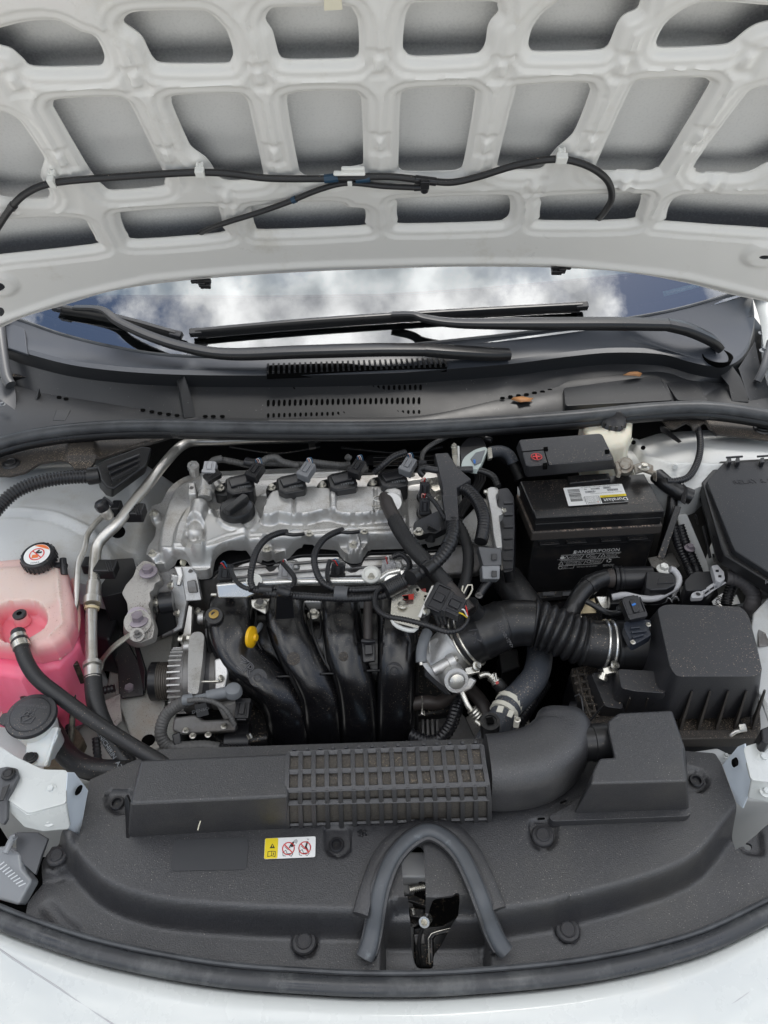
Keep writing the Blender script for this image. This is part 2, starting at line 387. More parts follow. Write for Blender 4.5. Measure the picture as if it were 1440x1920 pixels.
def slab(name, pts, th, m, parent=None, bev=0.0015, seg=2, r=0):
    """planar-ish plate through (px,py,z) points, extruded th down along its own normal"""
    P = WS(pts); nrm = Vector()
    for i in range(len(P)): a, b = P[i], P[(i + 1) % len(P)]; nrm += a.cross(b)
    nrm.normalize()
    if nrm.dot(Vector((0, -0.6, 0.8))) < 0: nrm = -nrm
    Q = [p - nrm * th for p in P]; n = len(P)
    fs = [tuple(range(n)), tuple(range(2 * n - 1, n - 1, -1))] + [(i, n + i, n + (i + 1) % n, (i + 1) % n) for i in range(n)]
    return MB().add(P + Q, fs).build(name, m, parent, bev=bev, seg=seg)

# shared bolt / clip meshes
def _unit(name, mb):
    o = mb.build(name, steel, None, ang=30); me = o.data; bpy.data.objects.remove(o); me.materials.clear(); me.materials.append(steel); return me
_hx = [(0.62 * math.cos(R(60 * i + 15)), 0.62 * math.sin(R(60 * i + 15))) for i in range(6)]
_b = MB().lathe((0, 0, 0), Z, [(1.0, 0), (1.0, 0.16), (0.72, 0.30), (0.5, 0.3)], 20)
_b.prism([Vector((x * 0.94, y * 0.94, 0.85)) for x, y in _hx], [Vector((x, y, 0.2)) for x, y in _hx])
_b.lathe((0, 0, 0), Z, [(0.34, 0.8), (0.34, 0.88), (0.25, 0.84)], 12)
M_BOLT = _unit('bolt', _b)
_b = MB().lathe((0, 0, 0), Z, [(1.0, 0), (1.0, 0.12), (0.9, 0.26), (0.66, 0.30), (0.62, 0.42), (0.55, 0.46), (0.50, 0.40), (0.3, 0.40)], 24)
M_CLIP = _unit('push_clip', _b)
def inst(me, name, at, r, m, parent, axis=Z, roll=0):
    o = bpy.data.objects.new(name, me); o.material_slots[0].link = 'OBJECT'; o.material_slots[0].material = m
    q = Vector(axis).normalized().to_track_quat('Z', 'Y').to_matrix().to_4x4() @ Matrix.Rotation(roll, 4, 'Z') @ Matrix.Diagonal((r, r, r, 1))
    return _link(o, parent, Matrix.Translation(Vector(at)) @ q)
def bolt(px, py, z, dpx, m=None, parent=None, axis=Z, roll=0.3):
    p = W(px, py, z); return inst(M_BOLT, 'bolt', p, dpx * 0.5 * mpp(p), m or steel, parent, axis, roll + px)
def clip(px, py, z, dpx, parent=None, m=None, axis=Z):
    p = W(px, py, z); return inst(M_CLIP, 'push_clip', p, dpx * 0.5 * mpp(p), m or blk_sat, parent, axis)

def text(s, p, xd, yd, size, m, parent, ext=0.0, align='CENTER', name='lettering'):
    """p 3-D point, xd reading direction, yd up direction"""
    cu = bpy.data.curves.new(name, 'FONT'); cu.body = s; cu.size = size; cu.extrude = ext; cu.align_x = align; cu.align_y = 'CENTER'
    cu.resolution_u = 2; cu.materials.append(m); o = bpy.data.objects.new(name, cu)
    x = Vector(xd).normalized(); z = x.cross(Vector(yd)).normalized(); y = z.cross(x)
    mw = Matrix((x, y, z)).transposed().to_4x4(); mw.translation = Vector(p)
    return _link(o, parent, mw)
def wtext(s, px, py, z, px_, py_, hpx, m, parent, ext=0.0003, align='CENTER', upc=None):
    """text lying on height z; reads from (px,py) toward (px_,py_), cap height about hpx photo pixels"""
    p = W(px, py, z); x = (W(px_, py_, z) - p).normalized(); y = Z.cross(x)
    q = W(px, py - 10, z); s_ = (q - p).length / 10
    return text(s, p, x, y, hpx * s_ * 1.35, m, parent, ext, align)

# ---------------------------------------------------------------- sheets: height fields with real holes
def sdf(poly, u, v):
    P = np.array(poly, float); x = u.ravel(); y = v.ravel(); d = np.full(x.shape, 1e9); ins = np.zeros(x.shape, bool)
    n = len(P)
    for i in range(n):
        a = P[i]; b = P[(i + 1) % n]; e = b - a; L2 = e @ e
        if L2 < 1e-18: continue
        wx = x - a[0]; wy = y - a[1]; t = np.clip((wx * e[0] + wy * e[1]) / L2, 0, 1)
        d = np.minimum(d, (wx - e[0] * t) ** 2 + (wy - e[1] * t) ** 2)
        c = (a[1] > y) != (b[1] > y)
        if e[1] != 0: ins ^= c & (x < e[0] * (y - a[1]) / e[1] + a[0])
    return (np.sqrt(d) * np.where(ins, -1, 1)).reshape(u.shape)
def sdl(line, u, v):
    """unsigned distance to an open polyline"""
    P = np.array(line, float); x = u.ravel(); y = v.ravel(); d = np.full(x.shape, 1e9)
    for i in range(len(P) - 1):
        a = P[i]; e = P[i + 1] - a; L2 = max(e @ e, 1e-18); wx = x - a[0]; wy = y - a[1]
        t = np.clip((wx * e[0] + wy * e[1]) / L2, 0, 1); d = np.minimum(d, (wx - e[0] * t) ** 2 + (wy - e[1] * t) ** 2)
    return np.sqrt(d).reshape(u.shape)
def sstep(a, b, x):
    t = np.clip((x - a) / (b - a), 0, 1); return t * t * (3 - 2 * t)
def xy(pts, z): return [tuple(W(p[0], p[1], p[2] if len(p) > 2 else z)[:2]) for p in pts]
def at_z(pts, z): return [(p[0], p[1], z) for p in pts]
def sheet(name, outline, holes, fh, m, parent, step=0.004, to3d=None, skirt=0.0, hole_skirt=0.0, kind=None, ang=40):
    """grid over outline (2-D), holes cut exactly, height fh(u,v) (vectorised)"""
    O = np.array(outline, float); lo = O.min(0) - step; hi = O.max(0) + step
    nu = int((hi[0] - lo[0]) / step) + 2; nv = int((hi[1] - lo[1]) / step) + 2
    U, V = np.meshgrid(lo[0] + step * np.arange(nu), lo[1] + step * np.arange(nv), indexing='ij')
    D = sdf(outline, U, V)
    for h in holes:
        h_ = np.array(h); a = h_.min(0) - step * 3; b = h_.max(0) + step * 3
        i0, i1 = max(0, int((a[0] - lo[0]) / step)), min(nu, int((b[0] - lo[0]) / step) + 2)
        j0, j1 = max(0, int((a[1] - lo[1]) / step)), min(nv, int((b[1] - lo[1]) / step) + 2)
        if i0 < i1 and j0 < j1:
            D[i0:i1, j0:j1] = np.maximum(D[i0:i1, j0:j1], -sdf(h, U[i0:i1, j0:j1], V[i0:i1, j0:j1]))
    eps = step * 0.02; D = np.where(np.abs(D) < eps, -eps, D)
    keep = D < 0; idx = -np.ones((nu, nv), int); idx[keep] = np.arange(keep.sum())
    pu = list(U[keep]); pv = list(V[keep]); fs = []; cut = {}; bnd = []
    c = keep.astype(int); s = c[:-1, :-1] + c[1:, :-1] + c[1:, 1:] + c[:-1, 1:]
    I_, J_ = np.nonzero(s == 4)
    fs = np.stack([idx[I_, J_], idx[I_ + 1, J_], idx[I_ + 1, J_ + 1], idx[I_, J_ + 1]], 1).tolist()
    def cross(a, b):
        k = (a, b) if a < b else (b, a)
        if k not in cut:
            d1, d2 = D[k[0]], D[k[1]]; t = d1 / (d1 - d2)
            pu.append(U[k[0]] * (1 - t) + U[k[1]] * t); pv.append(V[k[0]] * (1 - t) + V[k[1]] * t); cut[k] = len(pu) - 1
        return cut[k]
    for i, j in zip(*np.nonzero((s > 0) & (s < 4))):
        q = [(i, j), (i + 1, j), (i + 1, j + 1), (i, j + 1)]; f = []; cs = []
        for a in range(4):
            A, B = q[a], q[(a + 1) % 4]
            if keep[A]: f.append(int(idx[A]))
            if keep[A] != keep[B]: k = cross(A, B); f.append(k); cs.append(k)
        if len(f) >= 3: fs.append(f)
        if len(cs) == 2: bnd.append(cs)
    pu = np.array(pu); pv = np.array(pv); h = fh(pu, pv)
    if to3d is None: P = np.stack([pu, pv, h], 1)
    else: P = to3d(pu, pv, h)
    if skirt or hole_skirt:
        base = {}; n0 = len(P); ex = []
        amt = skirt or hole_skirt
        for a, b_ in bnd:
            for k in (a, b_):
                if k not in base:
                    base[k] = n0 + len(ex)
                    ex.append(P[k] - np.array([0, 0, amt]) if to3d is None else to3d(pu[k:k + 1], pv[k:k + 1], h[k:k + 1] - amt)[0])
            fs.append([a, b_, base[b_], base[a]])
        P = np.concatenate([P, np.array(ex)], 0)
    cc = (P.min(0) + P.max(0)) / 2
    me = bpy.data.meshes.new(name); me.from_pydata((P - cc).tolist(), [], fs); me.update()
    bm = bmesh.new(); bm.from_mesh(me); bmesh.ops.recalc_face_normals(bm, faces=bm.faces); bm.to_mesh(me); bm.free()
    o = finish(name, me, cc, m, parent, ang=ang)
    if kind: o['kind'] = kind
    return o
# ================================================================ ground
g = MB(); g.box((0, 4, -0.01), (150, 0, 0), (0, 150, 0), (0, 0, 0.01))
gr = g.build('ground', asphalt, None); gr['kind'] = 'structure'

# ================================================================ bonnet, raised
hood = thing('hood', 'raised white car bonnet seen from below with cut-out inner panel', 'car bonnet', HP(0, 0))
HOLES = [
 ([(-30,58),(0,52),(50,40),(107,38),(150,58),(178,68),(195,100),(192,120),(172,124),(65,125),(45,112),(22,92),(0,85),(-30,75)], 6),
 ([(232,36),(245,24),(280,20),(370,19),(395,26),(415,45),(425,58),(437,95),(432,114),(417,119),(310,119),(290,112),(280,97),(267,70),(250,55),(235,45)], 6),
 ([(498,32),(508,16),(530,13),(645,11),(662,20),(671,40),(673,95),(667,106),(650,110),(545,112),(525,105),(518,85),(511,58),(501,43)], 6),
 ([(760,32),(770,10),(790,4),(920,2),(932,12),(934,22),(922,35),(914,52),(910,80),(900,97),(880,102),(780,106),(760,97),(755,82)], 6),
 ([(1020,22),(1047,2),(1070,-8),(1190,-8),(1198,8),(1192,18),(1170,28),(1157,45),(1145,75),(1135,90),(1110,95),(1010,97),(994,92),(991,77),(1000,48)], 6),
 ([(1260,32),(1295,10),(1335,2),(1420,8),(1490,15),(1460,34),(1420,45),(1395,60),(1370,80),(1340,86),(1245,90),(1232,85),(1231,75),(1242,52)], 6),
 ([(-60,205),(0,208),(20,215),(40,230),(80,290),(82,305),(76,330),(92,357),(90,370),(75,373),(25,372),(-10,365),(-60,350)], 6),
 ([(100,195),(112,185),(210,181),(235,187),(250,205),(305,320),(308,340),(300,350),(215,357),(195,350),(175,328),(150,288),(104,208)], 6),
 ([(322,188),(332,178),(440,175),(457,182),(467,200),(492,315),(493,328),(480,336),(430,339),(410,332),(398,312),(385,295),(360,277),(350,260),(326,205)], 6),
 ([(538,190),(550,175),(570,171),(655,170),(672,177),(678,195),(681,300),(675,310),(650,315),(635,325),(580,330),(565,325),(559,310)], 6),
 ([(751,185),(760,170),(780,165),(870,162),(885,167),(890,182),(870,300),(860,317),(840,321),(765,322),(750,317),(747,305)], 6),
 ([(965,175),(980,160),(1090,154),(1104,162),(1105,175),(1080,240),(1065,260),(1045,277),(1030,295),(1020,312),(1005,318),(955,318),(937,312),(934,300)], 6),
 ([(1180,170),(1195,152),(1215,148),(1315,145),(1326,152),(1326,165),(1245,300),(1230,315),(1210,321),(1130,320),(1120,312),(1121,300)], 6),
 ([(1392,185),(1415,165),(1450,161),(1530,165),(1510,280),(1450,300),(1405,322),(1370,326),(1312,325),(1304,317),(1307,300)], 6),
 ([(-60,415),(0,411),(110,406),(155,410),(167,425),(180,450),(172,459),(0,478),(-60,484)], 6),
 ([(226,402),(240,396),(390,387),(410,392),(417,425),(412,437),(260,449),(240,440),(230,420)], 6),
 ([(472,392),(485,384),(625,376),(650,387),(677,389),(685,395),(684,417),(672,424),(500,431),(480,425),(475,410)], 5),
 ([(745,380),(757,371),(935,365),(952,369),(956,377),(955,400),(945,411),(920,416),(760,420),(746,412)], 5),
 ([(1015,380),(1027,367),(1190,362),(1201,367),(1200,380),(1192,400),(1175,412),(1020,414),(1012,407)], 5),
 ([(1257,380),(1275,366),(1305,364),(1420,365),(1530,367),(1530,428),(1260,416),(1249,410)], 6),
]
def hxs(pts, r=0): return [hood_xs(a, b) for a, b in (rpoly(pts, r, 4) if r else pts)]
hh = [hxs(cpoly(p, 3)) for p, r in HOLES]
# two more rows toward the nose, above the picture
ell = lambda cx, cy, a, b, n=16: [(cx + a * math.cos(2 * math.pi * i / n), cy + b * math.sin(2 * math.pi * i / n)) for i in range(n)]
small = [hxs(ell(-2, 521, 14, 9)), hxs(ell(1432, 465, 12, 4.5)), hxs(ell(2, 574, 8, 9)), hxs(ell(659, 382, 4.5, 2.4, 10)), hxs(ell(1160, 366, 3, 2, 8))]
EDGE = [(-60, 640), (-20, 622), (5, 612), (50, 592), (125, 570), (200, 547), (280, 533), (390, 521), (550, 510), (720, 503), (870, 499), (1040, 501), (1170, 509), (1285, 529), (1370, 551), (1440, 566), (1500, 590)]
edge = [hood_xs(a, b) for a, b in [(p.x, p.y) for p in catmull([Vector((a, b, 0)) for a, b in EDGE], 5)]]
houtl = edge + [(0.80, 0.35), (0.72, 0.80), (0.5, 0.97), (0, 1.02), (-0.5, 0.97), (-0.72, 0.80), (-0.80, 0.35)]
ridge1 = [hood_xs(a, b) for a, b in [(-60, 640), (5, 590), (125, 548), (280, 512), (550, 489), (720, 483), (1040, 481), (1285, 507), (1440, 545)]]
pads = [(255,140),(485,135),(710,110),(940,120),(1165,115),(1400,105),(115,290),(315,285),(515,280),(712,260),(912,265),(1108,260),(1310,250),(425,360),(1000,340),(1170,338),(1335,340),(28,145)]
padxs = [hood_xs(*p) for p in pads]
ribs = [[(215, 10), (235, 100), (300, 170), (335, 330)], [(465, 20), (480, 110), (505, 190), (520, 330)], [(710, 0), (712, 340)], [(955, 10), (935, 110), (925, 180), (905, 330)],
        [(1205, 20), (1165, 120), (1120, 190), (1090, 320)], [(1440, 60), (1390, 110), (1340, 190), (1285, 330)], [(40, 130), (110, 300), (130, 380)]]
ribxs = [[hood_xs(*p) for p in r_] for r_ in ribs]
def hood_h(u, v):
    d = np.full(u.shape, 1.0)
    for k, h_ in enumerate(hh): d = np.minimum(d, np.abs(sdf(h_, u, v)))
    h = 0.008 * sstep(0.001, 0.010, d)
    h += 0.003 * sstep(0.0185, 0.0210, d)
    for r_ in ribxs: h -= 0.002 * sstep(0.022, 0.012, sdl(r_, u, v)) * sstep(0.02, 0.03, d)
    for x, s in padxs:
        a, b = np.abs(u - x), np.abs(v - s); q = np.maximum(a - 0.006, b - 0.011)
        h += -0.0022 * sstep(0.0095, 0.0075, q) + 0.0042 * sstep(0.001, -0.003, q)
    for r_ in ribxs:
        for (xa, sa), (xb, sb) in zip(r_[:-1], r_[1:]):
            for t_ in (0.25, 0.75): h -= 0.0012 * sstep(0.0035, 0.0015, np.hypot(u - (xa + (xb - xa) * t_), v - (sa + (sb - sa) * t_)))
    e = sdl(ridge1, u, v); h += 0.004 * sstep(0.012, 0.0, e)
    eo = sdl(edge, u, v); h -= 0.010 * sstep(0.020, 0.0, eo)
    for cx, cy in (small[0][0], small[1][0]): pass
    c = hood_xs(1430, 465); h += 0.006 * sstep(0.035, 0.020, np.hypot(u - c[0], v - c[1]))
    c = hood_xs(-2, 521); h += 0.006 * sstep(0.035, 0.020, np.hypot(u - c[0], v - c[1]))
    return h
_hs, _hn, _o = np.array(hs), np.array(hn), np.array([0, HY, HZ])
def hood3(u, v, h):
    cr = 0.14 * u * u + 0.35 * np.maximum(0, 0.16 - v) ** 2 + h
    P = _o[None] + v[:, None] * _hs[None] + cr[:, None] * _hn[None]; P[:, 0] += u; return P
sheet('inner_panel', houtl, hh + small, hood_h, paint_in, hood, 0.0032, hood3, hole_skirt=0.0016, ang=50)
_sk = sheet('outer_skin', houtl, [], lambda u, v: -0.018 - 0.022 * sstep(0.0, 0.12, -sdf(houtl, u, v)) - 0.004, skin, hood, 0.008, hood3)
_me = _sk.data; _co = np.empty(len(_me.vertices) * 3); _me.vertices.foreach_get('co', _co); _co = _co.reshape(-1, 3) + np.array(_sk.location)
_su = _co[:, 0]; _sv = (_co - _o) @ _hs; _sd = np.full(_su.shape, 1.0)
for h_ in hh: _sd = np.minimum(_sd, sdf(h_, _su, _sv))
_at = _me.attributes.new('overspray_shade', 'FLOAT', 'POINT'); _at.data.foreach_set('value', sstep(.034, -.006, _sd).astype(np.float32))  # fades to dark past each opening: primer tone plus painted-in cavity shade
# mastic beads seen through the openings are not visible; small masking tape at the top edge
t = [H(607, -6, .012), H(640, -6, .012), H(642, 17, .012), H(608, 19, .012)]
lab(MB().add(t + [p + hn * .0008 for p in t], [(0, 1, 2, 3), (4, 5, 6, 7), (0, 1, 5, 4), (1, 2, 6, 5), (2, 3, 7, 6), (3, 0, 4, 7)]).build('masking_tape', cream, hood), 'cream strip of masking tape')
for x, y in ((377, 527), (1052, 501)):
    c = H(x, y, .002); b = MB(); u_ = Vector((1, 0, 0)); mp_ = mpp(c)
    b.box(c, u_ * 19 * mp_, hs * 4 * mp_, hn * 4 * mp_); b.box(c + u_ * 7 * mp_ * (1 if x < 700 else -1) - hs * 6 * mp_ + hn * 4 * mp_, u_ * 10 * mp_, hs * 6 * mp_, hn * 6 * mp_)
    b.box(c + u_ * 2 * mp_ - hs * 2 * mp_ + hn * 6 * mp_, u_ * 7 * mp_, hs * 7 * mp_, hn * 3 * mp_)
    b.build('washer_nozzle', blk_gloss, hood, bev=.0015)

hosew = thing('washer_hose', 'black washer hose clipped across the underside of the raised bonnet', 'washer hose', H(720, 331, .01))
def hh_(pts, h=.018): return [H(p[0], p[1], p[2] if len(p) > 2 else h) for p in pts]
main = hh_([(-12,440),(0,420),(22,388),(50,362),(95,344),(190,334),(350,324),(425,325),(500,334),(600,335),(720,331),(795,338),(845,342),(895,332),(960,312),(1020,300),(1065,300),(1110,315),(1140,340),(1147,370),(1137,392,.008),(1122,411,-.006),(1106,428,-.022)])
dm = mpp(main[10])
hose('main_hose', main, 13 * dm, rub, hosew, d3=True)
hose('branch_hose', hh_([(785,352),(720,349),(652,343),(600,355),(540,379),(480,400),(425,417),(392,429,.006),(372,440,-.008),(358,455,-.022)]), 11 * dm, rub, hosew, d3=True)
c = H(797, 343, .02); mp_ = mpp(c); X = Vector((1, 0, 0))
b = MB(); b.tube([H(778, 336, .018), H(818, 341, .018)], 8 * mp_, 12); b.tube([H(795, 338, .02), H(796, 358, .02)], 8 * mp_, 10); b.tube([H(800, 351, .02), H(776, 352, .018)], 6.6 * mp_, 10)
b.box(H(797, 346, .03), X * 8 * mp_, hs * 10 * mp_, hn * 4 * mp_); b.build('tee_connector', blk_gloss, hosew, bev=.001)
for a, b_ in ((608, 634), (667, 694)):
    hose('tape_band', hh_([(a, 335.3), (a + 8, 334.8), (b_, 332.6)]), 16.5 * dm, blue_t, hosew, d3=True)
hose('tape_band', hh_([(21, 390), (26, 384)]), 16 * dm, blk_gloss, hosew, d3=True)
hose('joint_sleeve', hh_([(548, 376), (555, 373)]), 13.5 * dm, blue_t, hosew, d3=True)
def hclip(px, py, wpx=10, hpx=17):
    c = H(px, py, .020); m_ = mpp(c); b = MB()
    b.box(c, X * wpx * .62 * m_, hs * hpx * .62 * m_, hn * 6.5 * m_)
    b.box(H(px, py - hpx * .95, .012), X * wpx * .45 * m_, hs * hpx * .22 * m_, hn * 5 * m_)
    b.box(H(px - 5, py - hpx * 1.0, .012), X * 2 * m_, hs * 5 * m_, hn * 5 * m_); b.box(H(px + 5, py - hpx * 1.0, .012), X * 2 * m_, hs * 5 * m_, hn * 5 * m_)
    b.build('hose_clip', white_pl, hosew, bev=.001)
hclip(97, 341); hclip(375, 323, 14, 13); hclip(656, 341, 7, 10); hclip(1053, 297, 17, 14)
c = H(662, 318, .018); m_ = mpp(c)
MB().box(c, X * 22 * m_, hs * 6 * m_, hn * 4 * m_).box(H(655, 325, .02), X * 30 * m_, hs * 3 * m_, hn * 5 * m_).build('hose_clip', white_pl, hosew, bev=.002)

# ================================================================ windscreen
GA = R(30); TG = math.tan(GA)
GY0, GK, GC = 1.290, 0.20, 0.09
def gybase(x): return GY0 + GK * x * x
gd = Vector((0, math.cos(GA), math.sin(GA))); gn = Vector((0, -math.sin(GA), math.cos(GA)))
def G(px, py, off=0.0):
    """point on the windscreen surface (a smooth curved sheet), off metres outside it"""
    d = ray(px, py); t = 1.0
    for _ in range(30):
        x, y = d.x * t, d.y * t; q = y - gybase(x)
        z = 1.03 + q * TG - GC * q * q + off / math.cos(GA)
        f = CAMZ + d.z * t - z; df = d.z - (d.y - 2 * GK * x * d.x) * (TG - 2 * GC * q); t -= f / df
    return d * t + Vector((0, 0, CAMZ))
GE = [(8, 592), (45, 602), (120, 628), (220, 652), (330, 667), (480, 668), (640, 658), (785, 645), (1020, 619), (1235, 587), (1375, 550), (1408, 538)]
gb = [G(p.x, p.y, .003) for p in catmull([Vector((a, b_, 0)) for a, b_ in GE], 10)]
ws = thing('windscreen', 'car windscreen reflecting cloudy sky behind the wipers', 'windscreen', gb[50])
gs = MB(); nx, ny = 60, 24
gbx = [p.x for p in gb]; gby = [p.y for p in gb]
def _gp(x, k):
    y0 = float(np.interp(x, gbx, gby)) - .008; y = y0 + (gybase(x) + .95 - y0) * k; q = y - gybase(x); return (x, y, 1.03 + q * TG - GC * q * q)
gs.add([_gp(x, k) for k in np.linspace(0, 1, ny) for x in np.linspace(-.80, .80, nx)],
       [(i * nx + j, i * nx + j + 1, (i + 1) * nx + j + 1, (i + 1) * nx + j) for i in range(ny - 1) for j in range(nx - 1)])
gs.build('glass_pane', glass, ws, ang=80)
MB().tube(gb, .0032, 6).build('edge_rubber', rub_seal, ws)
MB().loft([[p + gd * q - gn * .007 for p in gb] for q in (-.01, .012, .032)], 90).build('ceramic_band', blk_gloss, ws)
dash = thing('dashboard', 'dark dashboard top behind the windscreen glass', 'dashboard', (0, 1.7, 0.95))
MB().loft([[p + Vector((0, -.03, -.06)) for p in gb], [p + Vector((0, .25, -.05)) for p in gb], [p + Vector((0, .6, 0.0)) for p in gb]], 40).build('dashboard_top', blk_deep, dash)
MB().loft([[p + Vector((0, .6, 0)) for p in gb], [p + Vector((0, 1.0, .0)) for p in gb], [p + Vector((0, 1.15, .5)) for p in gb], [p + Vector((0, 1.0, .52)) for p in gb]], 40).build('cabin_lining', mat('dark cabin lining', (0.02, 0.021, 0.024), 0.8), dash)
ss = [(60, 556), (240, 553), (480, 554), (720, 551), (900, 539), (1060, 525), (1180, 512), (1300, 494), (1300, 455), (900, 440), (400, 440), (60, 480)]
P_ = [G(a, b_, -.014) for a, b_ in ss]
o = MB().add(P_ + [p - gn * .006 for p in P_], [tuple(range(12)), tuple(range(23, 11, -1))] + [(i, (i + 1) % 12, 12 + (i + 1) % 12, 12 + i) for i in range(12)]).build('sunshade', mat('pale sunshade fabric', (0.80, 0.92, 0.92), 0.6), None)
tag(o, 'pale blue sunshade behind the upper windscreen glass', 'sunshade')
vp = thing('vin_plate', 'small pale stamped number plate behind the glass on the dashboard', 'number plate', G(1278, 543, -.015))
a = [G(1243, 547, -.02), G(1309, 530, -.02), G(1311, 538, -.02), G(1245, 556, -.02)]
MB().add(a + [p - gn * .001 for p in a], [(0, 1, 2, 3), (4, 7, 6, 5), (0, 1, 5, 4), (1, 2, 6, 5), (2, 3, 7, 6), (3, 0, 4, 7)]).build('metal_strip', mat('pale stamped metal', (0.25, 0.42, 0.46), 0.4), vp)
text('5YFEPMAE2MP340024', G(1277, 543.5, -.018), (G(1309, 534, 0) - G(1245, 551, 0)), gn.cross(G(1309, 534, 0) - G(1245, 551, 0)), .0072, label_w, vp, name='stamped_number')

# ---------------------------------------------------------------- wipers
def rectsec(h, w, p=4):
    def f(t, th):
        c, s = math.cos(th), math.sin(th); k = (abs(c) ** p + abs(s) ** p) ** (-1 / p); return c * k * h, s * k * w
    return f
def bar(name, P, wid, hgt, m, parent, n=16, p=4, up=Z, k=8):
    P = catmull(P, k); m_ = len(P); wid = [float(np.interp(i / (m_ - 1), np.linspace(0, 1, len(wid)), wid)) for i in range(m_)]
    ratio = hgt
    return MB().tube(P, wid, n, True, rectsec(ratio, 1, p), up).build(name, m, parent, ang=45)
def wiper(label, knuckle, arm, blade, at, hookw, slots):
    t = thing('wiper', label, 'wiper', at, 'windscreen wipers')
    M_ = mpp(at)
    b = MB(); kp = knuckle
    bar('pivot_head', kp, [13 * M_, 15 * M_, 15 * M_, 14 * M_], .65, blk_sat, t)
    bar('arm', arm, [14 * M_, 15 * M_, 14 * M_, 11 * M_] + hookw, .6, blk_sat, t)
    # blade: rubber edge, carrier, spoiler
    B = catmull(blade, 12); 
    bar('blade_carrier', [p + gn * .010 for p in blade], [6 * M_] * 3, 1.25, blk_sat, t)
    bar('rubber_edge', [p - gn * .004 for p in blade], [1.6 * M_] * 3, 4.5, rub, t)
    B = resample(B, 60); q = (B[-1] - B[0]).normalized()
    for i in slots:
        MB().box(B[i] + gn * .0145, q * .006, gn.cross(q) * .0022, gn * .0006).build('spoiler_slot', lt_grey, t)
    for i in (0, 59): MB().box(B[i] + gn * .010, q * .012, gn.cross(q) * .0066, gn * .0068).build('end_cap', blk_gloss, t, bev=.002)
    return t
gp = lambda pts, o: [G(a, b_, o) for a, b_ in pts]
w1 = wiper('long wiper with its pivot at the right end of the cowl', [G(1348, 652, .02), G(1330, 636, .035), G(1290, 618, .045), G(1252, 609, .045)],
      [G(1254, 609, .045), G(1150, 607, .045), G(1000, 607, .044), G(860, 606, .04), G(800, 598, .038), G(775, 590, .034), G(735, 590, .026)],
      gp([(370, 629), (560, 612), (730, 600), (900, 590), (1088, 580)], .006), G(1345, 660, 0), [9 * mpp(G(900, 606, 0)), 8 * mpp(G(900, 606, 0)), 8 * mpp(G(900, 606, 0))], [15, 16, 17, 18, 19, 20, 21, 22, 23, 24, 25, 34, 35, 36, 37, 38, 39, 40])
w2 = wiper('shorter wiper with its pivot in the middle of the cowl', [G(955, 664, .008), G(920, 664, .012), G(850, 660, .02), G(797, 656, .024)],
      [G(798, 656, .024), G(700, 656, .03), G(560, 660, .034), G(430, 664, .035), G(350, 652, .036), G(285, 632, .036), G(225, 605, .034), G(190, 581, .03), G(140, 577, .02)],
      gp([(112, 583), (180, 594), (240, 607), (333, 633)], .006), G(950, 663, 0), [10 * mpp(G(400, 650, 0)), 8 * mpp(G(400, 650, 0)), 7 * mpp(G(400, 650, 0))], [10, 14, 18, 22, 26])

# ================================================================ cowl
cowl = thing('cowl_tray', 'long charcoal plastic cowl tray under the windscreen with vent slots', 'cowl panel', W(720, 740, .955))
C3 = [(-20, 640, 1.012), (10, 652, 1.012), (50, 663, 1.012), (150, 687, 1.012), (300, 701, 1.012), (500, 704, 1.012), (720, 700, 1.012), (840, 692, 1.012), (960, 682, 1.012), (1070, 668, 1.012), (1150, 661, 1.012), (1240, 664, 1.010), (1295, 679, 1.006), (1340, 687, 1.003), (1375, 682, 1.003), (1402, 655, 1.008), (1414, 610, 1.014), (1412, 570, 1.02)]
C2b = [(x, y + 22 if x > 30 else y + 18, z - .028) for x, y, z in C3]
C2 = [(-5, 715, .958), (40, 726, .957), (80, 737, .956), (150, 748, .956), (270, 768, .955), (330, 780, .955), (420, 784, .955), (620, 783, .955), (790, 779, .955), (940, 748, .965), (1040, 727, .97), (1080, 712, .973), (1230, 697, .975), (1290, 712, .97), (1340, 718, .965), (1380, 716, .96), (1425, 700, .96), (1450, 640, .97)]
C1 = [(-60, 838, .958), (0, 820, .958), (120, 800, .958), (300, 792, .958), (720, 798, .956), (1000, 785, .957), (1200, 770, .960), (1320, 765, .960), (1440, 778, .96), (1500, 790, .96)]
C0 = [(x, y + 22, .94) for x, y, z in C1]
cat = lambda pts, k=8: catmull(WS(pts), k)
mid34 = [(x, y - 9, z + .004) for x, y, z in C3]
MB().loft([cat(C3), cat(mid34)] , 140).build('lip', cowl_s, cowl, ang=60)
def shrink(P, x0, x1): return [p for p in P if x0 <= p.x <= x1]
up_ = gb
m34 = cat(mid34)
midc = [a.lerp(b_, .5) + Vector((0, 0, -.006)) for a, b_ in zip(resample(m34, 140), resample(up_, 140))]
MB().loft([m34, midc, up_], 140).build('upper_shelf', cowl_s, cowl, ang=60)
MB().loft([cat(C3), cat(C2b)], 140).build('front_lip', cowl_m, cowl, ang=60)
MB().loft([cat(C2b), cat(C2)], 140).build('sloping_wall', cowl_m, cowl, ang=60)
MB().loft([cat(C2), cat(C1), cat(C0)], 140).build('tray', cowl_m, cowl, ang=60)
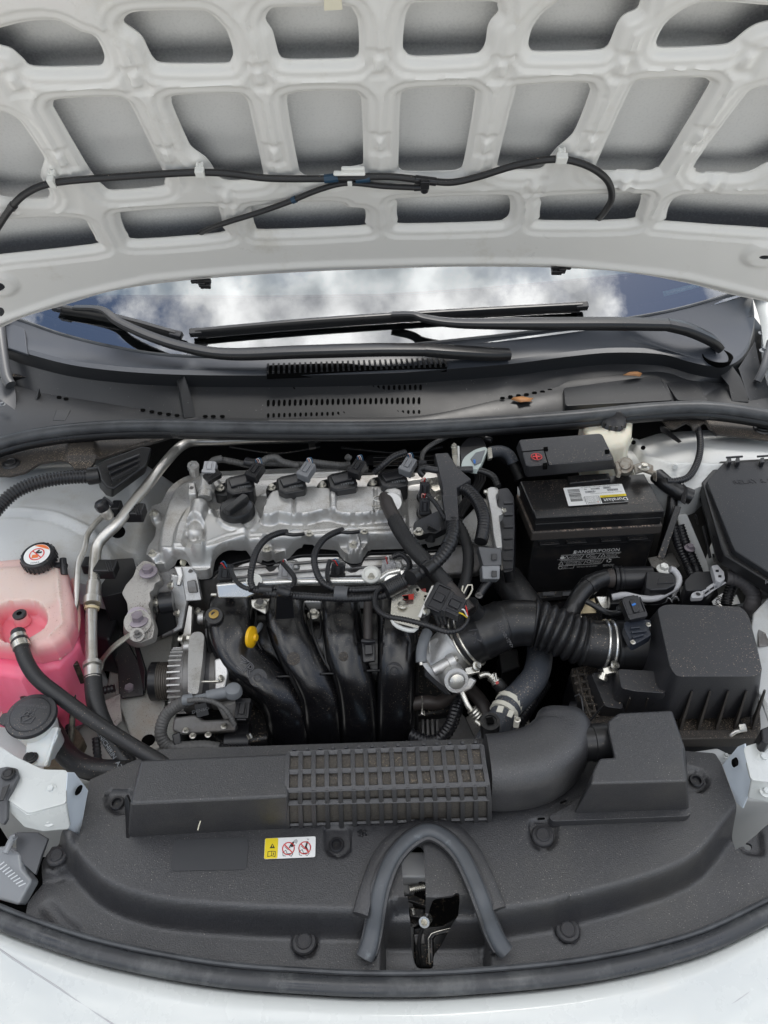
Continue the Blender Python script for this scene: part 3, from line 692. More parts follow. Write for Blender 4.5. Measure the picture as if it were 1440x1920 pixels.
# slots
def wallz(py): return .984 - (py - 722) / 58 * .029
slot = None
def vslot(px, py, z, w_, h_, n_):
    global slot
    c = W(px, py, z) + n_ * .0006
    if slot is None:
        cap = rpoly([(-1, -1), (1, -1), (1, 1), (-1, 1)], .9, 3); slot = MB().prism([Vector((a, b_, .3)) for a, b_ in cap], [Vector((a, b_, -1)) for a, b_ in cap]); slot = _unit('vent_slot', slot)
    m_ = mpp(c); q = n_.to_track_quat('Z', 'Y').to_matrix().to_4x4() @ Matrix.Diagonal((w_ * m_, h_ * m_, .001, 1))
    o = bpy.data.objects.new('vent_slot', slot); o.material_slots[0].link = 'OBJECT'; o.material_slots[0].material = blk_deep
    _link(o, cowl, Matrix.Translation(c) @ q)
nw = Vector((0, -.45, .89))
def rowpy(px, base): return base - (px - 500) * .016 if px > 500 else base
for i in range(29): px = 503 + i * 10.1; vslot(px, 756 - (px - 503) * .018, wallz(752), 2.7, 6.6, nw)
for i in range(25): px = 551 + i * 9.9; vslot(px, 731 - (px - 551) * .02, wallz(729), 2.5, 5.4, nw)
for i in range(29): px = 503 + i * 10.1; vslot(px, 779 - (px - 503) * .022, wallz(775), 2.3, 4.2, nw)
for px, py in [(111, 745), (124, 748), (268, 769), (285, 772), (300, 775), (316, 777), (332, 779), (385, 781), (400, 781), (417, 781), (942, 747), (957, 744), (972, 742), (987, 740), (1002, 737), (1017, 735), (1031, 732), (1320, 714), (1335, 714)]:
    vslot(px, py, .958 if px < 900 else .968, 4.6, 2.8, Vector((0, -.6, .8)))
# upper grille with fins
gq = WS([(500, 685), (835, 673), (838, 688), (500, 702)], 1.0165)
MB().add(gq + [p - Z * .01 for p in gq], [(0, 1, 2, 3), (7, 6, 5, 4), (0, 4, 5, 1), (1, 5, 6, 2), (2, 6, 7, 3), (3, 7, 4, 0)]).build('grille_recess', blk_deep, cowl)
for i in range(34):
    t_ = i / 33; a = W(503 + 329 * t_, 684.5 - 11.5 * t_, 1.017); b_ = W(502 + 335 * t_, 701 - 13.5 * t_, 1.017); m_ = mpp(a)
    MB().box((a + b_) / 2 + Z * .0015, X * 1.9 * m_, (b_ - a) / 2, Z * .002).build('fin', cowl_m, cowl)
# divider fins, boxes in the tray
slab('divider', [(333, 712, 1.0), (345, 706, 1.008), (352, 712, .99), (368, 782, .955), (346, 784, .957), (340, 740, .985)], .006, cowl_m, cowl, bev=.001)
slab('gusset', [(71, 727, .975), (74, 740, .957), (66, 750, .957)], .003, cowl_m, cowl, bev=.0005)
prism('raised_box', [(1056, 727), (1236, 703), (1262, 750), (1060, 761)], .975, .950, cowl_m, cowl, bev=.004, r=6)
prism('raised_box', [(1238, 700), (1300, 716), (1330, 752), (1270, 750)], .970, .950, cowl_m, cowl, bev=.004, r=6)
prism('side_rib', [(98, 788), (105, 768), (133, 768), (122, 789)], .9585, .950, cowl_m, cowl, bev=.002)
b = MB(); pc = W(1345, 668, 1.012); b.lathe(pc - Z * .012, Z, [(.001, .001), (.022, 0), (.026, .004), (.028, .014), (.026, .0135), (.02, .006), (.001, .005)], 28); b.build('pivot_well', blk_deep, cowl)
for s_, pts in ((1, [(1372, 553, 1.034), (1412, 560, 1.03), (1414, 590, 1.025), (1376, 605, 1.026)]), (-1, [(8, 612, 1.03), (45, 603, 1.032), (52, 664, 1.016), (15, 652, 1.016)])):
    slab('corner_cap', pts, .006, cowl_s, cowl, bev=.002)
slab('end_shield', [(1340, 690, .99), (1372, 684, 1.0), (1398, 720, .975), (1404, 754, .962), (1372, 752, .96), (1366, 722, .97)], .004, cowl_m, cowl, bev=.001)
slab('end_shield', [(1385, 690, .995), (1416, 640, 1.0), (1428, 700, .98), (1460, 760, .955), (1405, 752, .96)], .003, cowl_m, cowl, bev=.001)
for px, py, r_ in ((1312, 603, 3.4), (1368, 592, 2.6), (1371, 602, 2.6), (1408, 574, 4)):
    c = W(px, py, 1.024); MB().lathe(c, Z, [(r_ * mpp(c), 0), (r_ * .8 * mpp(c), .001), (.0003, .0017)], 10).build('water_drop', clearp, cowl)

seal = MB(); S_ = catmull(WS([(-60, 850, .97), (0, 832, .972), (60, 817, .975), (150, 805, .978), (280, 799, .98), (500, 803, .98), (720, 803, .98), (900, 795, .98), (1080, 782, .98), (1220, 768, .98), (1330, 765, .98), (1440, 780, .975), (1520, 796, .97)]), 10)
S_ = resample(S_, 200)
cs = thing('cowl_seal', 'long black rubber weatherstrip along the front edge of the cowl', 'rubber seal', S_[100])
MB().tube(S_, .0105, 14).build('bulb', rub_seal, cs)
MB().tube([p + Vector((0, .011, .0035)) for p in S_], .0035, 8).build('ridge', rub_seal, cs)
MB().tube([p + Vector((0, .001, -.014)) for p in S_], .009, 10, True, rectsec(.9, 1.2), Z).build('channel', blk_sat, cs)

# dry leaves
def leaf(label, pts, z, tilt=0.0):
    P = WS([(a, b_) for a, b_ in pts], z); c = sum(P, Vector()) / len(P); n_ = len(P); rnd = random.Random(len(pts))
    vs = [c + Z * .004] + [p + Z * (rnd.random() * .005) for p in P]; fs = [(0, i + 1, (i + 1) % n_ + 1) for i in range(n_)]
    o = MB().add(vs, fs).build('dry_leaf', leaf_m, None, solid=.0006, ang=80); tag(o, label, 'leaf', 'dry leaves on the cowl'); return o
leaf('curled lobed brown leaf lying on the dusty cowl tray', [(958, 751), (963, 747), (972, 748), (980, 745), (990, 748), (1000, 749), (994, 753), (998, 755), (985, 756), (975, 758), (970, 753)], .968)
leaf('narrow orange brown leaf resting on the raised box of the cowl', [(1167, 707), (1180, 701), (1195, 699), (1204, 701), (1200, 706), (1185, 707)], .982)
# ================================================================ body of the engine bay
body = thing('car_bodywork', 'white inner body and dark floor of the open engine bay', 'car body', (0, 0.8, 0.3))
# firewall, floor, side walls keep the bay closed
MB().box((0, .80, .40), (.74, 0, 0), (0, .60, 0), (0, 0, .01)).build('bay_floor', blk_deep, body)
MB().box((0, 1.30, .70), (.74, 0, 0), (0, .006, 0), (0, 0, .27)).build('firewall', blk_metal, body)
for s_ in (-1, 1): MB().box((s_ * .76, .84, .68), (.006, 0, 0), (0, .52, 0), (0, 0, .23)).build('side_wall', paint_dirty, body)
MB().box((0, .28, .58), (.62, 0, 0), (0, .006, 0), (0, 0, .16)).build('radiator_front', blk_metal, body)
# firewall clutter behind the engine (dim pipes and clips)
for pts, d, m in [([(560, 818, .93), (700, 822, .93), (760, 812, .94)], 5, blk_metal), ([(430, 838, .90), (520, 850, .88), (600, 838, .88)], 4, blk_metal),
                  ([(640, 840, .86), (760, 850, .86), (830, 838, .88)], 6, rub), ([(930, 850, .86), (960, 870, .84), (975, 900, .82)], 20, rub)]:
    hose('brake_line', pts, d, m, body)
sh = thing('heat_shield', 'dim black ribbed plate behind the ignition coils', 'heat shield', W(740, 858, .86))
prism('plate', [(690, 852), (845, 848), (850, 884), (660, 888)], .872, .80, blk_metal, sh, bev=.004)
for i in range(3): hose('rib', [(700, 858 + i * 8, .874), (842, 854 + i * 8, .874)], 3, blk_sat, sh)
prism('clip_tab', [(576, 818), (590, 816), (592, 838), (580, 840)], .90, .895, alu_d, sh, bev=.001)

def hsheet(name, outline, z, feats, m, parent, step=.004, base=None, holes=(), skirt=.02, ang=50, rnd=0):
    """feats: (kind, points, amount, w0, w1[, zref]) in photo pixels on height z"""
    def q(p, r_=0): return xy(p, z)
    o = q(outline)
    F_ = [(k, q(p), a, w0, w1) for k, p, a, w0, w1 in feats]
    def fh(u, v):
        h = np.full(u.shape, z) if base is None else base(u, v)
        for k, p, a, w0, w1 in F_:
            if k == 'a': h = h + a * sstep(w1, -w0, sdf(p, u, v))
            elif k == 'l': h = h + a * sstep(w1, w0, sdl(p, u, v))
            elif k == 'r': h = h + a * np.sqrt(np.clip(1 - (sdl(p, u, v) / w1) ** 2, 0, 1))
            elif k == 'd':
                t_ = np.clip(sdf(p, u, v) / -w1, 0, 1); h = h + a * np.sqrt(np.clip(1 - (1 - t_) ** 2, 0, 1))
        return h
    return sheet(name, o, [q(h_) for h_ in holes], fh, m, parent, step, skirt=skirt, ang=ang)

# left strut tower (white sheet metal with seam rings)
def domeL(u, v): return .905 - .55 * np.maximum(0, np.hypot(u + .62, v - 1.02) - .06) ** 1.5 - .75 * np.maximum(0, u + .475)
hsheet('strut_tower', [(-80, 835), (330, 828), (345, 870), (300, 950), (285, 1010), (264, 1048), (225, 1050), (190, 1050), (140, 1062), (60, 1075), (-80, 1085)], .90,
       [('l', [(-60, 962), (40, 962), (110, 968), (170, 985), (210, 1015), (240, 1060)], .006, .003, .009),
        ('l', [(-60, 972), (40, 971), (105, 978), (160, 995), (200, 1030)], -.004, .001, .005),
        ('l', [(-60, 940), (60, 920), (140, 925), (200, 950)], -.006, .01, .05), ('l', [(250, 860), (262, 930), (240, 1000)], .008, .004, .02),
        ('a', [(200, 985), (235, 985), (238, 1010), (205, 1012)], -.02, .0, .004),
        ('l', [(232, 1000), (255, 1040), (262, 1080)], .006, .002, .009)], paint_dirty, body, .005, domeL, skirt=.05)
c = W(222, 1000, .885); MB().disc(c + Z * .003, Z + Vector((.2, -.4, 0)), .0115).build('body_hole', blk_deep, body)
prism('inner_rail', [(230, 1110), (335, 1090), (330, 1440), (130, 1470), (60, 1440), (150, 1360), (200, 1280)], .70, .45, paint_rust, body, bev=.006)
prism('inner_rail', [(-60, 1190), (160, 1180), (210, 1290), (120, 1480), (-60, 1460)], .685, .45, paint_dirty, body, bev=.006)
slab('rail_gusset', [(250, 1215, .715), (325, 1190, .715), (300, 1400, .715), (262, 1425, .715), (215, 1300, .715)], .01, paint_rust, body, bev=.003)
c = W(278, 1388, .716); MB().lathe(c, Z, [(.010, -.001), (.010, .0006)], 20).build('body_hole', blk_deep, body)
bolt(214, 1345, .72, 15, alu_d, body)
prism('foam_pad', [(78, 1440), (130, 1345), (158, 1385), (130, 1440)], .72, .66, foam, body, bev=.004)
slab('washer_bracket', [(160, 1330, .73), (225, 1300, .73), (228, 1350, .73), (190, 1390, .72)], .003, alu_r, body, bev=.001)
# right strut tower
def domeR(u, v): return .925 - .5 * np.maximum(0, np.hypot(u - .64, v - 1.03) - .08) ** 1.4
hsheet('strut_tower', [(1175, 805), (1240, 790), (1520, 800), (1520, 880), (1352, 882), (1318, 912), (1285, 920), (1250, 905), (1222, 892), (1195, 870)], .92,
       [('l', [(1195, 800), (1215, 845), (1260, 868), (1330, 880), (1460, 885)], .007, .003, .010),
        ('l', [(1190, 812), (1208, 856), (1255, 882), (1330, 893)], -.005, .001, .006),
        
        ('l', [(1200, 870), (1250, 900)], .003, .002, .006)], paint_m, body, .005, domeR, skirt=.06)
for x, y in ((1187, 833), (1205, 843)): c = W(x, y, .905); MB().disc(c + Z * .004, Z + Vector((-.5, -.6, 0)), .0042).build('body_hole', blk_deep, body)
hose('weld_stud', [(1265, 870, .905), (1266, 876, .925)], 9, paint, body); hose('weld_stud', [(1301, 880, .90), (1301, 888, .915)], 11, steel, body)
slab('rail_plate', [(1268, 965, .87), (1288, 962, .87), (1325, 1052, .83), (1340, 1100, .79), (1300, 1100, .79)], .01, paint_m, body, bev=.003)
bolt(1294, 1025, .86, 20, purple, body)
prism('inner_rail', [(1380, 1130), (1520, 1100), (1520, 1500), (1300, 1500), (1250, 1400), (1400, 1390)], .74, .5, paint_dirty, body, bev=.006)
slab('fender_flange', [(1400, 1225, .86), (1412, 1150, .88), (1440, 1120, .89), (1500, 1110, .89), (1500, 1420, .84), (1440, 1350, .83), (1420, 1290, .85)], .006, paint_dirty, body, bev=.003)
bolt(1432, 1188, .87, 16, steel, body); slab('fender_tab', [(1420, 1165, .875), (1440, 1160, .875), (1448, 1210, .87), (1422, 1212, .87)], .003, alu_d, body)
# fender edges at the hinge corners
MB().loft([cat([(1405, 540, 1.05), (1425, 600, 1.03), (1440, 690, 1.0), (1500, 800, .97)]), cat([(1440, 530, 1.06), (1470, 600, 1.04), (1500, 690, 1.0), (1560, 800, .97)])], 20).build('fender_edge', paint, body, solid=.004)
MB().loft([cat([(1428, 600, 1.0), (1430, 680, .98), (1450, 770, .95)]), cat([(1480, 600, .98), (1500, 680, .96), (1520, 770, .94)])], 20).build('hinge_well', paint_dirty, body, solid=.004)
MB().loft([cat([(14, 700, .975), (30, 740, .962), (24, 800, .95), (0, 830, .945)]), cat([(-40, 620, .99), (-50, 700, .96), (-60, 850, .93)])], 20).build('hinge_well', grey_box, body, solid=.004)
for pts, d in (([(-6, 560, 1.06), (2, 640, 1.02), (12, 705, .985), (20, 722, .975)], 20), ([(1445, 640, 1.03), (1432, 690, 1.0), (1420, 715, .98)], 14)):
    hose('hinge_arm', pts, d, grey_box, body)
for x, y in ((1434, 655), (1432, 622)): bolt(x, y, 1.02, 18, grey_rub, body)
bolt(4, 757, .975, 12, grey_rub, body)

# black splash shields left and right
def shield(name_label, pts, z, at, cx, cy, extra=()):
    t = thing('splash_shield', name_label, 'shield', W(*at, z), 'black shields under the cowl seal')
    hsheet('panel', pts, z, list(extra), blk_dusty, t, .004, skirt=.004)
    clip(cx, cy, z + .002, 34, t); return t
s1 = shield('black dusty shield at the left, its clip above the corrugated conduit', [(-40, 845), (60, 828), (200, 812), (330, 806), (326, 818), (250, 840), (178, 866), (168, 878), (140, 878), (128, 866), (112, 862), (75, 868), (48, 885), (20, 892), (-40, 890)], .945, (60, 850), 20, 868,
       [('a', [(135, 825), (172, 818), (180, 862), (130, 862)], .010, .0, .008), ('l', [(180, 864), (250, 838), (328, 812)], .004, .001, .005)])
s2 = shield('black shield at the right, dusty around its recessed clip', [(1235, 785), (1520, 790), (1520, 830), (1400, 822), (1345, 815), (1338, 806), (1318, 800), (1300, 810), (1285, 800), (1262, 812), (1248, 808)], .945, (1400, 800), 1430, 803,
       [('a', [(1240, 782), (1312, 782), (1322, 800), (1250, 815)], .010, .0, .010), ('l', [(1345, 817), (1440, 828)], .004, .001, .006)])
slab('under_lip', [(1236, 795, .93), (1250, 802, .93), (1278, 827, .925), (1272, 830, .92), (1238, 808, .925)], .003, blk_sat, s2, bev=.0008)

# ================================================================ conduit and boot, left
t = thing('corrugated_conduit', 'thick black corrugated conduit plugged into a black boot above the strut tower', 'cable conduit', W(100, 900, .97))
hose('conduit', [(-30, 985, .94), (0, 948, .95), (30, 922, .96), (70, 905, .965), (120, 896, .965), (172, 893, .965)], 27, corr, t, cor=(.0052, .16))
hose('collar', [(166, 893, .965), (172, 892.5, .965), (186, 890, .965)], 33, blk_sat, t)
slab('boot', [(180, 872, .985), (195, 862, .985), (265, 836, .98), (285, 838, .975), (275, 872, .965), (212, 918, .955), (200, 914, .955), (188, 900, .965)], .035, blk_sat, t, bev=.004)
for k in range(3): slab('rib', [(200 + k * 4, 873 + k * 11, .987 - k * .005), (262, 850 + k * 9, .984 - k * .004), (262, 853 + k * 9, .984 - k * .004), (202 + k * 4, 877 + k * 11, .987 - k * .005)], .006, blk_conn, t, bev=.0008)

# ================================================================ air-conditioning pipes
ac = thing('air_conditioning_pipe', 'thick aluminium pipe running down the left side into a black crimped hose', 'pipe', W(175, 1150, .85))
hose('metal_pipe', [(600, 822, .89), (480, 824, .905), (415, 827, .915), (366, 828, .925), (338, 838, .935), (305, 873, .935), (278, 908, .935), (250, 942, .93), (222, 980, .92), (198, 1003, .91), (183, 1022, .90), (178, 1050, .89), (176, 1108, .875)], 20, alu_p, ac, k=12)
hose('sleeve', [(176, 1092, .879), (175.5, 1100, .877), (174, 1122, .872)], 26, alu_p, ac)
hose('sleeve_ring', [(174, 1120, .872), (173.6, 1124, .871), (173, 1134, .869)], 33, alu_p, ac)
hose('plastic_lock', [(173, 1135, .869), (172.7, 1137, .868), (172, 1143, .866)], 27, mat('beige plastic', (.60, .50, .30), .45), ac)
hose('lower_pipe', [(172, 1138, .867), (171, 1170, .86), (171, 1210, .85), (173, 1262, .838)], 22, alu_p, ac)
hose('crimp_ring', [(173, 1243, .842), (173.2, 1246, .8415), (173.4, 1250, .841)], 35, alu_p, ac); hose('crimp_ring', [(173.5, 1252, .8405), (174, 1262, .838), (174.3, 1274, .836)], 32, alu_p, ac)
hose('rubber_hose', [(174, 1268, .837), (178, 1310, .825), (190, 1350, .81), (214, 1396, .79), (255, 1450, .77), (300, 1490, .76)], 34, rub, ac)
for s_, (x, y), (x2, y2) in (("S.NICHIRIN", (207, 1408), (222, 1436)),):
    pass
p1, p2 = W(198, 1388, .800), W(228, 1436, .786); text('S.NICHIRIN  A26-5', (p1 + p2) / 2 + Vector((.002, -.008, .012)), p2 - p1, Z.cross(p2 - p1) + Z * .02, .009, grey_rub, ac, .0002)
for (x, y, z_) in ((241, 956, .925), (188, 1062, .89)):
    c = W(x, y, z_); m_ = mpp(c); b = MB()
    b.box(c + Vector((.008, 0, -.006)), X * 20 * m_, Vector((0, 16 * m_, 0)), Z * 12 * m_); b.build('pipe_clamp', blk_sat, ac, bev=.003)
    b = MB(); b.box(W(x - 22, y - 2, z_ - .01), X * 9 * m_, Vector((0, 14 * m_, 0)), Z * .01); b.build('pipe_clamp', blk_gloss, ac, bev=.003)
    for k in range(3): hose('clamp_rib', [(x + 10 + k * 4, y - 10, z_ + .006), (x + 16 + k * 4, y + 10, z_ + .004)], 2.4, blk_gloss, ac)
pv = W(207, 972, .925); b = MB(); ax_ = Vector((-.35, .1, .93)); b.lathe(pv, ax_, [(.006, 0), (.0085, .004), (.0085, .016), (.007, .018)], 16); b.build('service_port', alu_p, ac)
MB().lathe(pv + ax_ * .018, ax_, [(.0095, 0), (.0105, .004), (.0105, .012), (.007, .016), (.004, .0165)], 10).build('port_cap', blk_gloss, ac)
slab('cap_strap', [(190, 935, .955), (195, 930, .96), (212, 944, .955), (207, 950, .95)], .003, blk_gloss, ac)

ac2 = thing('liquid_line', 'thin aluminium pipe bending down beside the coolant tank to a small metal block', 'pipe', W(145, 1100, .87))
hose('metal_pipe', [(225, 955, .915), (195, 966, .915), (166, 999, .91), (158, 1030, .905), (147, 1056, .90), (144, 1100, .885), (140, 1140, .87), (128, 1172, .86), (124, 1190, .855)], 11, alu_p, ac2, k=12)
hose('black_sleeve', [(131, 1165, .862), (125, 1190, .855), (126, 1210, .85)], 12, rub, ac2)
prism('valve_block', [(112, 1230), (140, 1226), (148, 1245), (120, 1250)], .835, .79, mat('blackened metal block', (.06, .055, .045), .4, metal=.5, grime=(60, (.22, .19, .13), .5, .7)), ac2, bev=.002)
pv = W(123, 1238, .836); MB().lathe(pv, Z, [(.009, 0), (.0115, .004), (.0115, .014), (.010, .016)], 6).build('port_cap', blk_gloss, ac2)
wtext('T', 122, 1222, .854, 140, 1219, 7, grey_rub, ac2)
hose('fitting', [(84, 1257, .815), (98, 1256, .815), (114, 1250, .82)], 24, blk_metal, ac2); hose('hex_nut', [(92, 1254, .816), (100, 1254, .817), (109, 1252, .818)], 30, alu_d, ac2, n=6)
hose('lower_line', [(136, 1250, .81), (137, 1290, .79), (136, 1340, .76), (132, 1390, .74), (118, 1430, .73)], 11, mat('pitted line', (.16, .15, .12), .5, metal=.5, grime=(90, (.03, .03, .03), .45, .6)), ac2)

# ================================================================ coolant tank
ct = thing('coolant_tank', 'milky coolant reservoir half full of pink coolant at the left', 'coolant tank', W(60, 1150, .80))
TOP = [(-60, 1058), (0, 1056), (45, 1052), (100, 1056), (122, 1064), (129, 1078), (132, 1100), (139, 1130), (140, 1168), (128, 1196), (104, 1214), (70, 1222), (0, 1214), (-60, 1208)]
pocket = rpoly([(4, 1158), (22, 1150), (68, 1149), (86, 1164), (87, 1186), (66, 1202), (36, 1212), (12, 1206), (4, 1180)], 10, 4)
hsheet('upper_shell', TOP, .885, [('d', TOP, .012, 0, .016), ('a', [(-60, 1085), (104, 1078), (106, 1134), (86, 1150), (-60, 1136)], .004, 0, .012), ('l', [(112, 1080), (122, 1180), (96, 1206)], .003, .0008, .003), ('a', at_z(pocket, .880), -.026, -.002, .007)], tank, ct, .0025, skirt=.026)
LOW = [(-60, 1150), (10, 1140), (90, 1140), (140, 1092), (149, 1180), (152, 1212), (112, 1256), (40, 1276), (-60, 1260)]
hsheet('coolant_level', LOW, .850, [('d', LOW, .010, 0, .02)], pink, ct, .003, skirt=.13)
SE = WS([(-60, 1222, .862), (0, 1226, .862), (60, 1232, .862), (104, 1224, .862), (134, 1204, .862), (146, 1174, .862), (145, 1130, .862), (136, 1086, .868)])
MB().tube(catmull(SE, 8), .0035, 8).build('weld_seam', pink_l, ct)
for i in range(8):
    for j in range(3):
        hose('side_rib', [(112 + j * 9 + i * 1.0, 1236 - i * 16 - j * 9, .862), (120 + j * 9 + i * 1.0, 1228 - i * 16 - j * 9, .856)], 4, pink_l, ct, n=6)
for i in range(4): hose('rib', [(22 + i * 5, 1178 + i * 2, .853), (30 + i * 5, 1200 + i * 2, .852)], 4, pink_l, ct, n=6)
nb = W(43, 1166, .874); b = MB(); b.lathe(nb, Z, [(.012, 0), (.010, .006), (.010, .014)], 18); b.build('nipple', tank, ct)
b = MB(); b.lathe(nb + Z * .012, Z, [(.0095, 0), (.0098, .005), (.008, .0065), (.004, .0065), (.004, .003), (.0005, .003)], 20); b.build('plug', blk_gloss, ct)
MB().disc(nb + Z * .0182, Z, .0042, 6).build('hex_socket', blk_deep, ct)
cpx = W(77, 1052, .905); m_ = mpp(cpx); ca = Vector((-.05, -.15, 1)).normalized()
MB().lathe(cpx - ca * .02, ca, [(.019, 0), (.019, .015)], 24).build('filler_neck', tank, ct)
prof = [(.0235, 0), (.0255, .003), (.0255, .013), (.024, .016), (.0215, .017), (.0205, .0155)]
b = MB(); b.lathe(cpx, ca, prof, 36)
for k in range(24):
    th = 2 * math.pi * k / 24; a_, b__ = frame(ca); d_ = a_ * math.cos(th) + b__ * math.sin(th); b.box(cpx + d_ * .0255 + ca * .007, ca.cross(d_) * .0012, d_ * .0012, ca * .006)
cap = b.build('cap', blk_gloss, ct)
fa = Vector((1, .12, 0)); fa = (fa - ca * fa.dot(ca)).normalized(); fb = ca.cross(fa)
ctop = cpx + ca * .0165
MB().disc(ctop, ca, .0195, 32).build('label', label_w, cap)
def seg(c, r0, r1, a0, a1, n=14, off=.0003):
    vs = []; 
    for i in range(n + 1):
        th = a0 + (a1 - a0) * i / n; d_ = fa * math.cos(th) + fb * math.sin(th); vs += [c + d_ * r0 + ca * off, c + d_ * r1 + ca * off]
    return vs, [(2 * i, 2 * i + 1, 2 * i + 3, 2 * i + 2) for i in range(n)]
b = MB(); vs = [ctop + (fa * math.cos(R(q)) + fb * math.sin(R(q))) * .0188 + ca * .0002 for q in range(20, 111, 6)]; b.add(vs, [tuple(range(len(vs)))]); b.build('warning_segment', label_o, cap)
b = MB(); b.add(*seg(ctop, .0098, .0116, 0, 2 * math.pi, 32, .0005)); b.box(ctop + ca * .0005, (fa - fb).normalized() * .0105, (fa + fb).normalized() * .0008, ca * .0001); b.build('prohibition_sign', label_r, cap)
b = MB(); b.box(ctop + fb * .003 + ca * .0004 + fa * .003, fa * .004, fb * .0016, ca * .0001); b.box(ctop + fb * .005 + ca * .0004, (fa + fb) * .003, (fb - fa) * .001, ca * .0001); b.build('hand_symbol', label_k, cap)
MB().box(ctop - fb * .0035 + ca * .0004 - fa * .002, fa * .0048, fb * .0032, ca * .0001).build('radiator_symbol', label_o, cap)
text('OSAKA', ctop - fb * .0163 + ca * .0005, fa, fb, .0042, emboss, cap); 
hose('vent_elbow', [(102, 1060, .90), (112, 1060, .90), (124, 1062, .90)], 12, blk_gloss, ct); hose('vent_elbow', [(118, 1048, .905), (119, 1062, .90), (121, 1078, .893)], 13, blk_gloss, ct)
p_ = thing('coolant_hose', 'black hose clamped to the pink coolant tank and crossing down to the radiator', 'hose', W(150, 1330, .82))
hose('hose_body', [(34, 1186, .902), (38, 1205, .902), (48, 1238, .892), (70, 1272, .876), (115, 1308, .855), (170, 1348, .835), (240, 1393, .81), (320, 1440, .79), (350, 1460, .77)], 28, rub, p_, k=12)
hose('spring_clamp', [(35, 1196, .902), (38, 1205, .902), (41, 1215, .900)], 33, steel, p_); hose('clamp_gap', [(37, 1203, .902), (38, 1205, .902), (38.6, 1207, .902)], 33.8, blk_gloss, p_)

# ================================================================ washer filler
wf = thing('washer_filler', 'white filler neck with round black washer fluid cap', 'washer filler', W(60, 1350, .84))
cw = W(60, 1345, .855); ca = Vector((0, -.05, 1)).normalized(); m_ = mpp(cw)
MB().lathe(cw - ca * .075, ca, [(.022, 0), (.023, .03), (.028, .062), (.029, .075)], 32).build('neck', tank_w, wf)
q_ = .80
b = MB(); b.lathe(cw, ca, [(a__ * q_, h__) for a__, h__ in [(.036, -.002), (.041, 0), (.0415, .003), (.040, .006), (.033, .007), (.032, .0092), (.030, .0098)]], 44)
tb = [(-.034 * q_, .006, 0), (-.048 * q_, .002, 0), (-.051 * q_, -.010, 0), (-.036 * q_, -.016, 0)]
b.prism([cw + ca * .005 + Vector(q) for q in tb], [cw + ca * .001 + Vector(q) for q in tb])
cp_ = b.build('cap', blk_tex, wf, ang=50)
ct_ = cw + ca * .0101
text('WASHER FLUID', ct_ + Vector((0, .011, 0)), (1, -.12, 0), (0.12, 1, 0), .0058, emboss, cp_, .0004); text('ONLY', ct_ + Vector((0, .005, 0)), (1, -.12, 0), (0.12, 1, 0), .0055, emboss, cp_, .0004)
wsy = lambda pts: MB().tube([ct_ + Vector((a * q_, b__ * q_ - .009, .0003)) for a, b__ in pts], .0005, 6)
b = wsy([(-.012, .004), (-.0085, -.008), (.0085, -.008), (.012, .004), (.006, .0065), (0, .007), (-.006, .0065), (-.012, .004)])
b2 = wsy([(-.006, -.006), (.006, .003)]); b.add(b2.v, b2.f)
for sx in (-1, 1):
    b2 = wsy([(0, .004), (0, .0105), (sx * .0035, .0135), (sx * .007, .011), (sx * .0075, .008)]); b.add(b2.v, b2.f)
b.build('washer_symbol', emboss, cp_)
slab('mounting_flange', [(50, 1390, .835), (74, 1372, .845), (106, 1362, .845), (108, 1380, .84), (86, 1432, .822), (80, 1438, .82), (45, 1434, .822)], .004, tank_w, wf, bev=.0015)
slab('flange_edge', [(104, 1362, .846), (110, 1364, .846), (88, 1436, .822), (80, 1438, .823)], .014, tank_w, wf, bev=.0015)
clip(57, 1419, .829, 28, wf)
hose('down_pipe', [(70, 1290, .80), (60, 1310, .80), (50, 1320, .80)], 36, blk_metal, wf)

fh_ = thing('air_duct_hose', 'wide smooth black hose passing from the washer filler behind the radiator cover', 'hose', W(130, 1420, .78))
hose('hose_body', [(80, 1340, .74), (100, 1375, .76), (125, 1415, .775), (165, 1440, .78), (215, 1446, .78), (270, 1447, .775), (330, 1450, .77)], 42, rub, fh_, k=12)

# loose wires low at the left
wt = thing('wire_bundle', 'thin coloured wires and black taped looms beside the pink tank', 'wiring', W(20, 1290, .76))
for i, (m, y0) in enumerate(((wireP, 0), (wireP, 5), (wireW, 9), (wireB, 12))):
    hose('wire', [(-20, 1262 + y0, .76), (8, 1256 + y0, .765), (20, 1240 + y0 * .5, .77), (12, 1215, .77)], 2.6, m, wt, n=6)
    hose('wire', [(2, 1352 - y0, .76), (8, 1310 + y0 * .4, .765), (30, 1294 + y0 * .4, .775), (58, 1276 + y0, .79)], 2.6, m, wt, n=6)
hose('taped_loom', [(-20, 1316, .78), (8, 1308, .78), (24, 1292, .785), (40, 1275, .79)], 15, tape, wt)
hose('taped_loom', [(186, 1440, .72), (182, 1408, .73), (180, 1385, .735)], 16, corr, wt, cor=(.005, .14))
hose('taped_loom', [(130, 1290, .735), (128, 1330, .73), (130, 1400, .72)], 14, corr, wt, cor=(.005, .14))
hose('taped_loom', [(90, 1310, .735), (120, 1302, .735), (165, 1300, .735), (215, 1290, .735)], 16, corr, wt, cor=(.005, .14))

